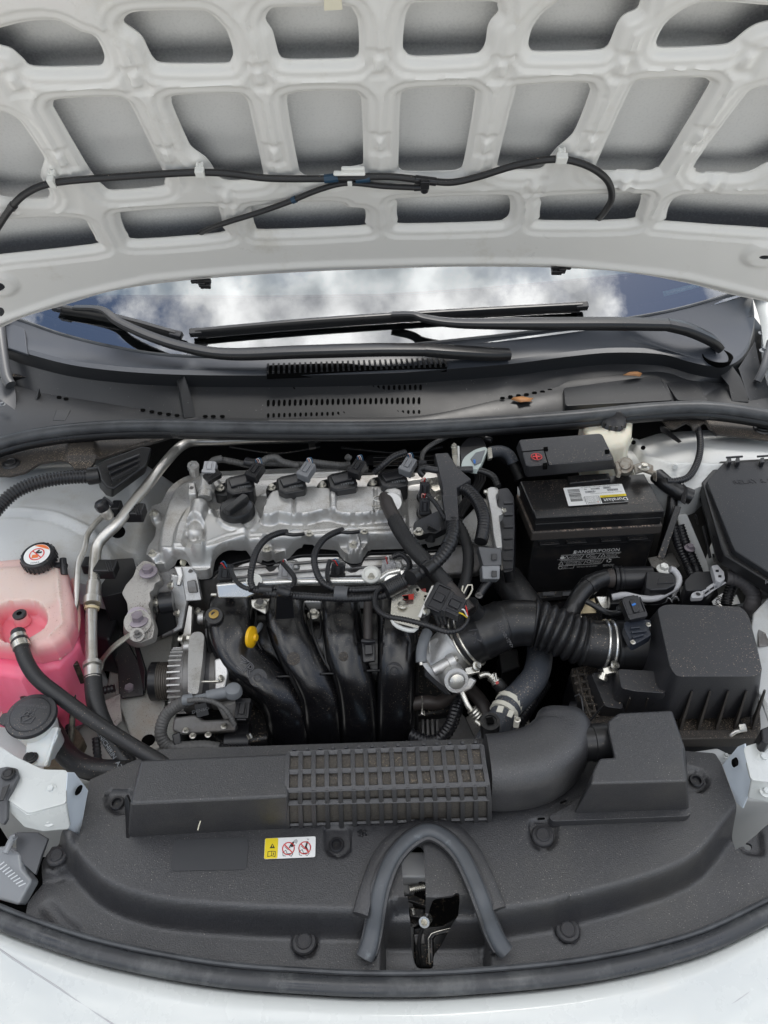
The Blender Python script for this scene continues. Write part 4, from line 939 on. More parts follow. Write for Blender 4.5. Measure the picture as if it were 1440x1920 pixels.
# ================================================================ white latch brackets at both front corners
def bracket(label, top, face, lower, bolts_, hole, z):
    t = thing('fender_bracket', label, 'bracket', W(*top[0], z), 'white front corner brackets')
    slab('top_plate', [(a, b_, z) for a, b_ in rpoly(top, 8, 3)], .004, paint, t, bev=.0015)
    slab('lower_plate', lower, .004, paint, t, bev=.002)
    slab('side_plate', face, .003, mat('cool white paint', (.60, .66, .72), .35), t, bev=.0015)
    for q in bolts_: bolt(*q, paint, t, Vector((0, -.2, 1)))
    c = WS([hole])[0]; MB().tube([c + Vector((-.0005, -.0005, -.003)), c + Vector((.0016, -.0012, .0022))], .0052, 14, True, lambda i, th: (math.cos(th) * 1.2, math.sin(th) * .6)).build('slot', blk_deep, t)
    return t
bracket('white bolted bracket at the left front corner under a black lever', [(-60, 1400), (0, 1398), (30, 1418), (80, 1442), (127, 1443), (124, 1480), (125, 1505), (78, 1518), (52, 1525), (15, 1500), (-10, 1480), (-60, 1470)],
        [(127, 1448, .850), (140, 1448, .846), (166, 1482, .815), (150, 1562, .79), (140, 1568, .785), (126, 1554, .81), (122, 1515, .842), (125, 1480, .85)],
        [(13, 1500, .847), (52, 1527, .847), (124, 1507, .847), (131, 1548, .818), (128, 1556, .815), (80, 1560, .815), (45, 1552, .82), (15, 1520, .835)], [(95, 1478, .852, 20), (92, 1538, .829, 22)], (147, 1480, .8345), .85)
bracket('white bolted bracket at the right front corner beyond the grey front cover', [(1393, 1400), (1440, 1386), (1520, 1380), (1520, 1470), (1440, 1466), (1408, 1462), (1400, 1430)],
        [(1396, 1394, .850), (1384, 1400, .848), (1354, 1434, .815), (1380, 1505, .79), (1392, 1516, .785), (1402, 1490, .81), (1410, 1463, .845), (1400, 1430, .85)],
        [(1409, 1462, .847), (1440, 1468, .847), (1500, 1475, .847), (1500, 1505, .815), (1440, 1506, .812), (1402, 1497, .812)], [(1432, 1419, .852, 22), (1437, 1483, .835, 22)], (1377, 1428, .8415), .85)
bl = thing('bonnet_prop_lever', 'dark grey plastic lever clipped on the white left bracket', 'lever', W(15, 1450, .856))
slab('lever_arm', [(-5, 1440, .862), (12, 1437, .862), (30, 1440, .862), (34, 1456, .860), (14, 1500, .852), (13, 1535, .842), (6, 1546, .838), (-6, 1542, .838), (-4, 1505, .85), (-8, 1480, .855)], .007, grey_box, bl, bev=.0015)
slab('web', [(4, 1476, .864), (18, 1470, .864), (6, 1500, .860), (-2, 1502, .860)], .003, blk_conn, bl, bev=.0005)
clip(15, 1450, .864, 26, bl)

hl = thing('headlamp', 'clear plastic corner of the headlamp housing at the left edge', 'headlamp', W(25, 1650, .76))
slab('lens_body', [(-30, 1590, .78), (12, 1585, .785), (38, 1600, .785), (42, 1628, .782), (60, 1650, .778), (34, 1698, .765), (-30, 1680, .765)], .02, mat('cloudy clear plastic', (.50, .52, .54), .12, trans=.55), hl, bev=.004)
for i in range(9): hose('lens_flute', [(-5 + i * 5.0, 1626 + i * 4.5, .787), (8 + i * 5, 1616 + i * 5, .787)], 2.6, mat('clear flute', (.75, .77, .79), .15, trans=.3) if i == 0 else MATS['clear flute'], hl, n=6)
hose('top_lug', [(10, 1600, .792), (24, 1570, .795), (30, 1568, .795)], 12, MATS['cloudy clear plastic'], hl); bolt(26, 1570, .797, 12, grey_rub, hl)
slab('mounting_tab', [(30, 1560, .79), (70, 1560, .79), (90, 1572, .79), (78, 1600, .79), (66, 1640, .785), (44, 1620, .78), (30, 1595, .782)], .004, grey_box, hl, bev=.001)

# ================================================================ radiator support cover
CV = [(p_[0], p_[1], (.755 if p_[1] > 1650 else .78 if p_[1] > 1600 else .80)) for p_ in [(168, 1462), (300, 1405), (900, 1385), (1280, 1408), (1340, 1412), (1352, 1430), (1400, 1560), (1500, 1480), (1520, 1660), (1440, 1706), (1300, 1768), (1100, 1814), (870, 1836), (720, 1840), (600, 1835), (400, 1815), (200, 1770), (48, 1712), (52, 1690), (68, 1640), (72, 1606), (84, 1562), (112, 1562), (150, 1568)]]
cover = thing('radiator_support_cover', 'wide grained charcoal plastic cover across the front of the engine bay', 'front cover', W(720, 1650, .80))
STEP = [(118, 1500), (112, 1558), (135, 1600), (165, 1634), (200, 1662), (280, 1690), (400, 1704), (560, 1712), (675, 1714), (680, 1714), (940, 1712), (1100, 1682), (1250, 1638), (1320, 1600), (1362, 1548), (1400, 1500), (1440, 1450), (1300, 1380), (300, 1380)]
TL = [(735, 1600), (700, 1700), (695, 1725), (740, 1726)]
latch = [(752, 1604, 10), (752, 1588, 12), (770, 1584, 8), (793, 1588, 12), (796, 1604, 10), (799, 1704, 3), (806, 1716, 6), (848, 1718, 8), (856, 1730, 8), (855, 1748, 6), (812, 1790, 10), (813, 1812, 4), (806, 1815, 4), (783, 1814, 4), (776, 1802, 3), (765, 1740, 3), (757, 1718, 3)]
latch_r = [(a, b_, .80 if b_ < 1706 else .80 - min(1, (b_ - 1706) / 16) * .072) for a, b_ in rpoly(latch, 0, 4)]
def cover_base(u, v):
    st = xy(cpoly(STEP, 2)[:], .80); d = sdf(st, u, v)
    h = .755 + .045 * sstep(.012, -.007, d)
    return h - .03 * np.maximum(0, (np.abs(u) - .30)) ** 1.5 * sstep(.0, .02, d)
feats = [
 ('a', rpoly([(200, 1484), (248, 1484), (250, 1524), (212, 1522), (200, 1510)], 12), -.006, 0, .003),
 ('a', rpoly([(612, 1548), (654, 1548), (656, 1590), (645, 1604), (624, 1604), (612, 1590)], 10), -.006, 0, .003),
 ('a', rpoly([(994, 1540), (1043, 1540), (1043, 1574), (1030, 1590), (1008, 1590), (996, 1574)], 10), -.006, 0, .003),
 ('a', rpoly([(1280, 1440), (1312, 1444), (1328, 1460), (1324, 1476), (1310, 1484), (1280, 1482)], 8), -.006, 0, .003),
 ('a', at_z(rpoly([(550, 1744), (594, 1744), (594, 1770), (585, 1792), (558, 1792), (550, 1770)], 10), .755), -.005, 0, .003),
 ('a', at_z(rpoly([(1036, 1720), (1076, 1716), (1084, 1744), (1078, 1764), (1056, 1766), (1042, 1744)], 10), .755), -.005, 0, .003),
 ('a', at_z(rpoly([(724, 1860), (724, 1732), (740, 1718), (772, 1716), (800, 1716), (890, 1712), (912, 1728), (914, 1860)], 14), .77), -.030, 0, .007),
 ('a', rpoly([(710, 1716), (742, 1610), (790, 1570), (840, 1600), (880, 1650), (920, 1716), (930, 1740), (700, 1745)], 14), .002, 0, .01),
 ('a', [(60, 1560), (140, 1560), (118, 1600), (70, 1604)], .012, 0, .012),
 ('l', [(82, 1590), (95, 1612), (135, 1598)], -.004, .001, .006),
 ('l', [(70, 1670), (95, 1700), (115, 1712)], -.004, .002, .012),
 ('a', rpoly([(1410, 1520), (1445, 1520), (1450, 1565), (1415, 1560)], 8), -.006, 0, .006),
]
hsheet('cover_panel', CV, .80, feats, blk_cover, cover, .003, cover_base, holes=[latch_r, rpoly([(625, 1582), (624, 1574), (636, 1574), (637, 1590), (626, 1590)], 4), ell(219, 1505, 6, 4), ell(1306, 1463, 6, 4), ell(1427, 1549, 8, 7)], skirt=.004, ang=55)
clip(570, 1765, .757, 46, cover, blk_tex); clip(1065, 1743, .757, 46, cover, blk_tex); clip(1018, 1566, .799, 42, cover, blk_tex); clip(106, 1604, .780, 38, cover, blk_tex)
for x, y in ((219, 1505), (631, 1583), (1306, 1463)):
    c = W(x, y, .7975); MB().lathe(c, Z, [(.0085, -.004), (.0095, .0), (.0085, .0012), (.0062, .0012), (.005, -.003)], 20).build('grommet', blk_gloss, cover)
for x, y in ((700, 1792), (924, 1784)): c = W(x, y, .758); MB().lathe(c, Z, [(.0045, -.002), (.0045, .002), (.003, .0035), (.0005, .0038)], 14).build('locating_pin', blk_gloss, cover)
# smooth blank patch
slab('blank_patch', [(a, b_, .8012) for a, b_ in rpoly([(326, 1574), (464, 1570), (466, 1584), (462, 1630), (322, 1633), (320, 1622)], 6, 3)], .0006, mat('smooth charcoal patch', (.042, .043, .046), .6, bump=(900, .15)), cover, bev=.0002)
# warning label
lbl = thing('warning_label', 'yellow and white warning label with two red prohibition signs', 'label', W(545, 1590, .802))
def LQ(u, v, o=0.0): # label coordinates 0..1
    a = Vector(W(497, 1572, .8022)).lerp(W(592, 1568, .8022), u); b_ = Vector(W(495, 1611, .8022)).lerp(W(591, 1607, .8022), u); p = a.lerp(b_, v); p.z += o; return p
def lquad(name, u0, v0, u1, v1, m, o, r_=0.03):
    q = rpoly([(u0 * 2.3, v0), (u1 * 2.3, v0), (u1 * 2.3, v1), (u0 * 2.3, v1)], r_ * 2, 3)
    P_ = [LQ(a / 2.3, b_, o) for a, b_ in q]; n_ = len(P_)
    return MB().add(P_ + [p - Z * .0003 for p in P_], [tuple(range(n_))] + [(i, (i + 1) % n_, n_ + (i + 1) % n_, n_ + i) for i in range(n_)]).build(name, m, lbl)
lquad('paper', 0, 0, 1, 1, label_w, 0, .04); lquad('yellow_panel', 0.004, .008, .262, .992, label_y, .0002, .03)
def lline(name, pts, w_, m, o=.0004, closed=False):
    P_ = [LQ(a, b_, o) for a, b_ in pts]
    if closed: P_ = P_ + [P_[0]]
    b = MB(); 
    for a, c_ in zip(P_[:-1], P_[1:]):
        d_ = (c_ - a); n_ = Z.cross(d_).normalized() * w_; d_ = d_.normalized() * w_ * .5; b.add([a - n_ - d_, c_ - n_ + d_, c_ + n_ + d_, a + n_ - d_], [(0, 1, 2, 3)])
    return b.build(name, m, lbl)
b = [LQ(.15, .27, .0004), LQ(.10, .50, .0004), LQ(.205, .50, .0004)]; MB().add(b, [(0, 1, 2)]).build('warning_triangle', label_k, lbl)
lline('exclamation_mark', [(.153, .36), (.153, .44)], .0005, label_y, .0006)
lline('book_symbol', [(.07, .66), (.07, .90), (.145, .86), (.215, .90), (.215, .66), (.145, .64), (.07, .66)], .00035, label_k); lline('book_spine', [(.145, .64), (.145, .86)], .00035, label_k)
lline('book_letter', [(.18, .72), (.18, .82)], .0005, label_k)
for cx in (.47, .79):
    rx, ry = .115, .29
    circ = [(cx + rx * math.cos(t_), .55 + ry * math.sin(t_)) for t_ in [2 * math.pi * i / 28 for i in range(28)]]
    lline('fan_symbol', [(cx - .07, .44), (cx - .02, .58), (cx + .04, .62), (cx + .07, .78), (cx - .02, .80), (cx - .05, .62), (cx - .11, .72)], .0003, label_k)
    lline('fan_symbol', [(cx - .11, .72), (cx - .10, .88), (cx - .05, .90)], .0003, label_k); lline('fan_symbol', [(cx + .02, .88), (cx + .06, .92), (cx + .09, .80)], .0003, label_k)
    if cx < .6: lline('hand_symbol', [(cx + .02, .50), (cx + .06, .30), (cx + .10, .24), (cx + .06, .46), (cx + .12, .40)], .0008, label_k); P4 = [LQ(cx + .10, .16, .0004), LQ(cx + .15, .10, .0004), LQ(cx + .18, .2, .0004), LQ(cx + .16, .34, .0004), LQ(cx + .1, .26, .0004)]; MB().add(P4, [(0, 1, 2, 3, 4)]).build('sleeve_symbol', label_g, lbl)
    else: lline('tie_symbol', [(cx + .05, .26), (cx + .02, .5), (cx + .06, .70)], .0011, label_k); P4 = [LQ(cx + .03, .10, .0004), LQ(cx + .09, .12, .0004), LQ(cx + .06, .2, .0004)]; MB().add(P4, [(0, 1, 2)]).build('knot_symbol', label_g, lbl)
    lline('prohibition_ring', circ, .0006, label_r, .0006, True); lline('prohibition_bar', [(cx - rx * .7, .55 - ry * .7), (cx + rx * .7, .55 + ry * .7)], .0006, label_r, .0007)
# melted spatter spot
b = MB(); rnd = random.Random(3)
for i in range(26):
    a_ = rnd.random() * 6.28; q = rnd.random() ** .6 * 9; c = W(679 + math.cos(a_) * q, 1563 + math.sin(a_) * q * .8, .8005); b.lathe(c, Z, [(.0003 + rnd.random() * .0017, 0), (.0004, .0006 + rnd.random() * .001)], 7)
b.build('burn_spot', blk_gloss, cover)

# arched rubber seal on the cover
us = thing('arched_rubber_seal', 'arched grey rubber seal framing the bonnet latch opening', 'rubber seal', W(800, 1560, .81))
UP = catmull(WS([(684, 1795, .766), (692, 1775, .772), (700, 1740, .782), (706, 1700, .80), (716, 1655, .813), (735, 1610, .815), (765, 1575, .815), (800, 1557, .815), (832, 1568, .815), (862, 1597, .815), (885, 1640, .815), (905, 1690, .812), (918, 1730, .79), (934, 1765, .775), (948, 1785, .768)]), 8)
n_ = len(UP); wd = [float(np.interp(i / (n_ - 1), [0, .05, .2, .5, .8, .95, 1], [.0105, .0105, .0085, .0085, .0085, .010, .0095])) for i in range(n_)]
MB().tube(UP, wd, 16, True, rectsec(.75, 1, 2.6), Z).build('lip', mat('weathered grey rubber', (.072, .078, .086), .42, bump=(350, .2), grime=(35, (.20, .22, .24), .60, .75)), us)
UR = catmull(WS([(676, 1716, .800), (692, 1660, .803), (715, 1605, .803), (752, 1566, .803), (800, 1549, .803), (850, 1560, .803), (885, 1595, .803), (910, 1645, .803), (934, 1706, .800)]), 8)
MB().tube(UR, .0095, 14, True, rectsec(.7, 1, 3), Z).build('outer_ridge', blk_cover, us)
MB().tube([p + Vector((0, 0, -.003)) for p in UP[6:-6]], .012, 12, True, rectsec(.4, 1, 3), Z).build('flange', blk_cover, us)

# bonnet latch in the slot
la = thing('bonnet_latch', 'metal bonnet latch with coiled spring inside the cover slot', 'latch', W(790, 1690, .74))
prism('crossbeam', [(735, 1596), (815, 1596), (815, 1645), (735, 1645)], .765, .74, mat('grey primed beam', (.42, .42, .42), .4), la, bev=.003)
slab('back_plate', [(745, 1630, .755), (781, 1632, .755), (783, 1640, .755), (774, 1690, .73), (778, 1830, .68), (735, 1830, .68)], .004, mat('dull plate', (.2, .2, .2), .5, metal=.5), la, bev=.001)
bolt(772, 1637, .760, 20, blk_metal, la); bolt(775, 1725, .720, 22, blk_metal, la)
hose('spring', [(768, 1668, .748), (797, 1662, .748)], 14, steel, la, cor=(.0022, .3)); hose('small_spring', [(788, 1640, .75), (792, 1658, .75)], 14, blk_metal, la, cor=(.003, .3))
slab('latch_claw', [(756, 1677, .745), (776, 1678, .745), (800, 1688, .742), (800, 1700, .742), (770, 1690, .745), (756, 1688, .745)], .006, blk_metal, la, bev=.0015)
slab('latch_claw', [(764, 1700, .735), (795, 1704, .735), (796, 1722, .735), (768, 1718, .735)], .008, blk_metal, la, bev=.0015)
pv = W(801, 1722, .752); MB().lathe(pv, Vector((-.3, -.6, .7)), [(.0065, 0), (.0065, .014), (.004, .014), (.004, .004)], 16).build('cable_end', steel, la)
slab('release_lever', [(803, 1750, .735), (812, 1746, .735), (850, 1738, .735), (850, 1746, .735), (815, 1754, .735), (810, 1760, .735), (812, 1806, .715), (804, 1806, .715)], .012, blk_metal, la, bev=.0008)
slab('mesh_screen', [(776, 1740, .70), (830, 1735, .70), (856, 1720, .70), (860, 1780, .69), (812, 1815, .68), (780, 1812, .68)], .003, blk_metal, la)
hose('lever_edge', [(850, 1739, .738), (815, 1748, .738), (804, 1756, .736), (804, 1780, .727), (805, 1806, .718)], 2.6, steel, la)
hose('release_cable', [(801, 1726, .745), (790, 1745, .735), (785, 1775, .72), (790, 1812, .70)], 8, rub, la); hose('hinge_pin', [(772, 1702, .74), (775, 1714, .735)], 9, steel, la)
slab('catch_plate', [(776, 1752, .715), (796, 1750, .715), (797, 1770, .71), (779, 1772, .71)], .004, alu_d, la, bev=.001)
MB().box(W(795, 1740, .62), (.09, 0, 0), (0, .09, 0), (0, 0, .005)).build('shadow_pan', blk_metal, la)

# front weatherstrip and bumper
fs = thing('front_seal', 'black rubber weatherstrip along the rear edge of the white bumper', 'rubber seal', W(720, 1850, .775))
FS = resample(catmull(WS([(-90, 1688, .76), (-20, 1716, .765), (60, 1748, .77), (200, 1792, .773), (400, 1830, .775), (600, 1846, .775), (720, 1850, .775), (870, 1846, .775), (1100, 1823, .773), (1300, 1776, .77), (1440, 1712, .765), (1530, 1666, .76)]), 10), 160)
fr = .0098
MB().tube(FS, fr, 18, True, lambda i, th: (math.cos(th) * .8, math.sin(th) * 1.05), Z).build('bulb', mat('wet black rubber seal', (.036, .038, .042), .34, grime=(18, (.075, .078, .08), .5, .62), rvar=.18, bump=(60, .4)), fs)
MB().tube([p + Vector((0, .012, .005)) for p in FS], .003, 8).build('lip', rub_seal, fs)
bp = thing('front_bumper', 'white painted front bumper edge along the bottom of the photo', 'bumper', W(720, 1900, .76))
rows = [[p + Vector((0, -.006, -.016)) for p in FS], [p + Vector((0, -.014, -.004)) for p in FS], [p + Vector((0, -.03, -.004)) for p in FS], [p + Vector((0, -.09, -.020)) for p in FS], [p + Vector((0, -.16, -.055)) for p in FS], [p + Vector((0, -.22, -.13)) for p in FS], [p + Vector((0, -.24, -.3)) for p in FS]]
MB().loft(rows, 150).build('bumper_skin', paint, bp, ang=60)
MB().tube(WS([(371, 1556, .84), (373, 1548, .845), (376, 1539, .85)]), .0007, 6).build('straw', cream, None) ; tag(bpy.data.objects['straw'], 'tiny pale straw stuck to the dark front of the inlet duct', 'straw')
_fx = [p.x for p in FS]; _fy = [p.y for p in FS]; _fz = [p.z for p in FS]
def on_bumper(px, py):
    d = ray(px, py)
    for k in range(1200):
        p = Vector((0, 0, CAMZ)) + d * (.7 + k * .0008); dy = float(np.interp(p.x, _fx, _fy)) - p.y
        if p.z < float(np.interp(p.x, _fx, _fz)) + float(np.interp(dy, [.006, .014, .03, .09, .16, .22], [-.016, -.004, -.004, -.020, -.055, -.13])): return p
    return p
for pts, r_ in (([(-12, 1772), (20, 1794), (60, 1820), (110, 1852), (160, 1886), (215, 1922), (240, 1940)], .0016), ([(1452, 1826), (1420, 1848), (1390, 1870), (1350, 1896), (1300, 1928), (1280, 1940)], .0012)):
    MB().tube([p - Z * r_ * .4 for p in resample(catmull([on_bumper(*q) for q in pts], 6), 60)], r_ * .8, 8).build('panel_gap', lt_grey, bp)
bl_ = thing('bumper_edge_strip', 'narrow cream worn strip of paint showing beside the front seal at right', 'trim strip', W(1380, 1725, .78))
hose('strip', [(1335, 1735, .772), (1370, 1721, .773), (1405, 1704, .772)], 4, paint_dirty, bl_)
def dirv(a, b_): return (Vector(b_) - Vector(a)).normalized()
def conn(name, c, d, up, w_, l_, h_, m, parent, ribs=2, latch=True):
    """electrical plug: c centre, d cable direction, w/l/h full sizes in metres"""
    c, d, up = Vector(c), Vector(d).normalized(), Vector(up); s_ = d.cross(up).normalized(); up = s_.cross(d)
    b = MB(); b.box(c, s_ * w_ / 2, d * l_ / 2, up * h_ / 2)
    b.box(c - d * l_ * .36, s_ * w_ * .56, d * l_ * .12, up * h_ * .56)
    for k in range(ribs): b.box(c + s_ * w_ * (k - (ribs - 1) / 2) * .55 + up * h_ * .5, s_ * w_ * .05, d * l_ * .42, up * h_ * .07)
    if latch: b.box(c + up * h_ * .55 + d * l_ * .05, s_ * w_ * .18, d * l_ * .28, up * h_ * .10)
    b.box(c + d * l_ * .52, s_ * w_ * .36, d * l_ * .06, up * h_ * .36)
    return b.build(name, m, parent, bev=min(w_, h_) * .05, seg=1)
def wires(parent, a, b_, ms, r=.0009, spread=.0035, sag=.006):
    a, b_ = Vector(a), Vector(b_); d = (b_ - a).normalized(); s_ = d.cross(Z).normalized() if abs(d.z) < .95 else Vector((1, 0, 0))
    for i, m in enumerate(ms):
        o = s_ * (i - (len(ms) - 1) / 2) * spread
        MB().tube(catmull([a + o, (a + b_) / 2 + o * 1.3 + Z * sag, b_ + o * .3], 5), r, 6).build('wire', m, parent)
def cyl(name, a, b_, r, m, parent, n=24, prof=None, bev=0):
    a, b_ = Vector(a), Vector(b_); L_ = (b_ - a).length
    pr = [(r * q, L_ * h) for q, h in prof] if prof else [(r, 0), (r, L_)]
    return MB().lathe(a, b_ - a, pr, n).build(name, m, parent, bev=bev)
def braided(name, pts, dpx, parent, m=None, rows=10):
    """woven sleeve: diamond pattern in the surface itself"""
    P = catmull(WS(pts), 12); r = dpx * .5 * mpp(P[len(P) // 2]); n = 20; cnt = int(plen(P) / .0032); P = resample(P, cnt)
    b = MB().tube(P, r, n); k = 0
    V = []
    T = P
    for i in range(cnt):
        for j in range(n):
            v = Vector(b.v[i * n + j]); c = P[i]; q = ((i // 1 + j) % 2) * ((i + j // 2) % 2)
            V.append(tuple(c + (v - c) * (1.0 if (i + j) % 2 else .86)))
    b.v = V; return b.build(name, m or braid, parent, ang=5)

# ================================================================ engine
eng = thing('engine', 'transverse engine with dusty cast aluminium valve cover', 'engine', W(560, 1000, .6))
CVX = rpoly([(275, 1046, 8), (276, 1026, 8), (290, 1008, 6), (294, 985, 6), (280, 968, 8), (282, 948, 8), (302, 944, 6), (318, 912, 14), (348, 892, 14), (400, 884, 6), (600, 876, 4), (850, 866, 8), (864, 900, 6), (870, 1000, 8), (850, 1014, 6), (800, 1018), (690, 1022, 6), (682, 1036, 6), (664, 1042, 8), (646, 1036, 6), (636, 1024, 6), (560, 1026, 8), (520, 1036, 8), (500, 1046, 8), (482, 1036, 8), (465, 1034, 20), (425, 1044, 20), (400, 1056, 8), (392, 1068, 8), (366, 1070, 8), (355, 1058, 6), (310, 1056, 6), (290, 1058, 8)], 4, 3)
dome = rpoly([(300, 1028, 12), (304, 985, 10), (318, 935, 18), (336, 908, 20), (365, 898, 10), (845, 876, 10), (852, 905, 10), (858, 985, 12), (850, 992, 10), (640, 1000, 10), (520, 1006, 20), (460, 1010, 20), (415, 1026, 20), (390, 1034, 14), (330, 1036, 14)], 8, 4)
def az(p, z): return at_z(p, z)
vc_feats = [
 ('a', az(dome, .896), .024, .001, .008),
 ('l', az([(300, 1046), (380, 1050), (430, 1030), (470, 1022), (640, 1010), (850, 1002)], .874), .0028, .001, .004),
 ('a', az(rpoly([(405, 880), (840, 862), (852, 910), (770, 915), (752, 912), (560, 912), (520, 914), (500, 925), (470, 935), (425, 925)], 8), .892), -.008, 0, .006),
 ('a', az(rpoly([(494, 964, 4), (503, 936, 8), (512, 924, 8), (560, 917, 12), (592, 918, 12), (622, 920, 12), (662, 917, 12), (735, 915, 8), (750, 928, 8), (750, 956, 8), (700, 960, 10), (662, 964, 16), (640, 962, 12), (622, 956, 14), (600, 956, 14), (580, 963, 16), (545, 964, 14), (520, 958, 12), (508, 966, 6)], 6), .914), .022, -.001, .008),
 ('l', az([(551, 922), (551, 962)], .916), -.005, .0006, .004), ('l', az([(625, 922), (625, 955)], .916), .006, .003, .006), ('l', az([(704, 918), (704, 958)], .916), -.004, .0006, .004),
 ('a', az(rpoly([(326, 1030), (334, 985), (352, 950), (392, 948), (404, 975), (452, 985), (460, 998), (454, 1014), (420, 1018), (395, 1030)], 10), .905), .010, 0, .007),
 ('r', az([(362, 985), (372, 955), (386, 905)], .910), .016, 0, .014),
 ('a', az(rpoly([(344, 1022), (352, 984), (362, 975), (378, 980), (382, 1000), (379, 1024)], 6), .905), -.016, 0, .005),
 ('a', az(ell(447, 968, 38, 27), .905), .006, 0, .006),
 ('l', az([(393, 962), (412, 950), (418, 938)], .905), .006, .001, .004),
 ('l', az([(474, 925), (502, 926)], .898), .004, .001, .003),
 ('a', az(ell(737, 938, 18, 15), .918), .010, 0, .005),
 ('a', az(rpoly([(764, 900), (820, 892), (836, 990), (768, 998)], 8), .895), -.006, 0, .006),
]
for bx, by in ((288, 963), (286, 1038), (376, 1043), (500, 1029), (664, 1022), (790, 1006), (850, 994)):
    vc_feats.append(('a', az(ell(bx, by, 11, 9), .881), .010, 0, .003))
for bx, by in ((576, 1003), (679, 999)): vc_feats.append(('a', az(rpoly([(bx - 10, by - 12), (bx + 8, by - 12), (bx + 12, by - 2), (bx + 8, by + 6), (bx - 8, by + 4)], 5), .908), .008, 0, .003))
hsheet('valve_cover', CVX, .872, vc_feats, alu, eng, .0020, skirt=.020, ang=60)
for bx, by in ((288, 960), (286, 1036), (376, 1041), (500, 1027), (664, 1020), (790, 1004)): bolt(bx, by, .884, 18, steel, eng)
bolt(580, 999, .912, 15, steel, eng); bolt(683, 995, .912, 15, steel, eng)
# gasket plane, head and block under it
def under(name, z1, z0, grow, m):
    c = W(560, 970, z1); top = [W(a, b_, .872) for a, b_ in CVX[::2]]; top = [Vector((c.x + (p.x - c.x) * grow, c.y + (p.y - c.y) * grow, z1)) for p in top]
    MB().prism(top, [p + Z * (z0 - z1) for p in top]).build(name, m, eng, bev=.002)
under('gasket', .853, .846, .985, blk_sat); under('cylinder_head', .846, .70, .955, alu_d)
prism('engine_block', [(300, 1120), (860, 1110), (870, 1330), (420, 1400), (330, 1320)], .69, .42, blk_metal, eng, bev=.01)
slab('head_front', [(392, 1072, .846), (430, 1052, .848), (480, 1044, .848), (862, 1028, .848), (864, 1072, .822), (470, 1090, .822), (400, 1100, .822)], .03, alu, eng, bev=.003)
for i, x in enumerate((540, 640, 735)): 
    slab('injector_port', [(x - 16, 1050, .850), (x + 18, 1049, .850), (x + 24, 1070, .836), (x - 22, 1071, .836)], .02, alu, eng, bev=.006)
for pts, d in (([(400, 1070, .846), (640, 1050, .847), (860, 1042, .847)], 6), ([(410, 1086, .834), (640, 1066, .836), (860, 1058, .836)], 5)): hose('cast_ridge', pts, d, alu_d, eng)
# VVT solenoid tube and sensor at top left
cyl('solenoid_tube', W(384, 934, .918), W(391, 888, .935), .0115, alu, eng, prof=[(1, 0), (1, .25), (1.14, .27), (1.14, .36), (1, .40), (1, 1), (.8, 1.04)])
prism('tube_lug', [(352, 905), (366, 902), (368, 925), (352, 926)], .925, .88, alu, eng, bev=.003); bolt(359, 914, .926, 9, alu_d, eng)
cyl('hex_boss', W(365, 890, .90), W(362, 872, .925), .0085, alu, eng, 8, prof=[(1, 0), (1, .6), (1.2, .65), (1.2, 1), (.7, 1), (.7, .8)])
conn('solenoid_plug', W(394, 880, .945), (0.05, .7, .3), (0, -.5, .8), .020, .022, .016, lt_grey, eng)
conn('solenoid_lock', W(398, 894, .94), (0.6, .5, .1), (0, -.3, 1), .016, .026, .010, blk_conn, eng)
# timing cover side, engine hanger and pulleys side
slab('timing_cover', [(282, 1060, .86), (345, 1062, .86), (350, 1120, .82), (330, 1190, .77), (300, 1200, .76), (290, 1130, .82)], .04, alu_d, eng, bev=.006)
slab('front_plate', [(318, 1075, .855), (350, 1080, .85), (352, 1130, .815), (344, 1180, .78), (322, 1190, .775), (316, 1120, .82)], .015, alu, eng, bev=.004)
slab('hanger_bracket', [(337, 1062, .872), (366, 1062, .872), (378, 1126, .83), (348, 1128, .828)], .010, alu, eng, bev=.002)
slab('hanger_web', [(350, 1090, .862), (366, 1088, .862), (371, 1112, .846), (353, 1112, .846)], .004, alu_d, eng, bev=.002)
slab('hanger_arm', [(326, 1062, .875), (340, 1062, .875), (343, 1078, .866), (338, 1098, .856), (330, 1098, .856), (333, 1080, .866)], .010, alu, eng, bev=.002)
bolt(357, 1070, .873, 9, alu_d, eng)
hose('oil_plug', [(342, 1054, .872), (345, 1054, .873)], 14, cream, eng)
for x, y, z in ((318, 1098, .86), (290, 1130, .84), (330, 1150, .825), (369, 1147, .81)): inst(M_BOLT, 'bolt', W(x, y, z), .0068, steel, eng, Vector((-.6, -.5, .5)), x)
cyl('black_pulley_housing', W(296, 1132, .83), W(325, 1128, .83), .017, blk_gloss, eng, prof=[(.7, 0), (1, .15), (1, 1)])
slab('black_bracket', [(298, 1140, .83), (325, 1140, .83), (332, 1178, .79), (296, 1196, .78), (280, 1198, .775)], .02, blk_metal, eng, bev=.004)
slab('belt_tensioner_arm', [(353, 1134, .83), (360, 1138, .83), (358, 1190, .80), (346, 1232, .78), (338, 1236, .775), (340, 1205, .79)], .006, alu_p, eng, bev=.0015)
for x, y, z, r_ in ((383, 1158, .80, .011), (356, 1212, .79, .009), (395, 1160, .80, .006)): cyl('idler', W(x - 12, y, z), W(x, y, z), r_, alu, eng, prof=[(.8, 0), (1, .2), (1, 1), (.6, 1)])
bolt(338, 1198, .80, 15, steel, eng, Vector((-.9, -.2, .3)))
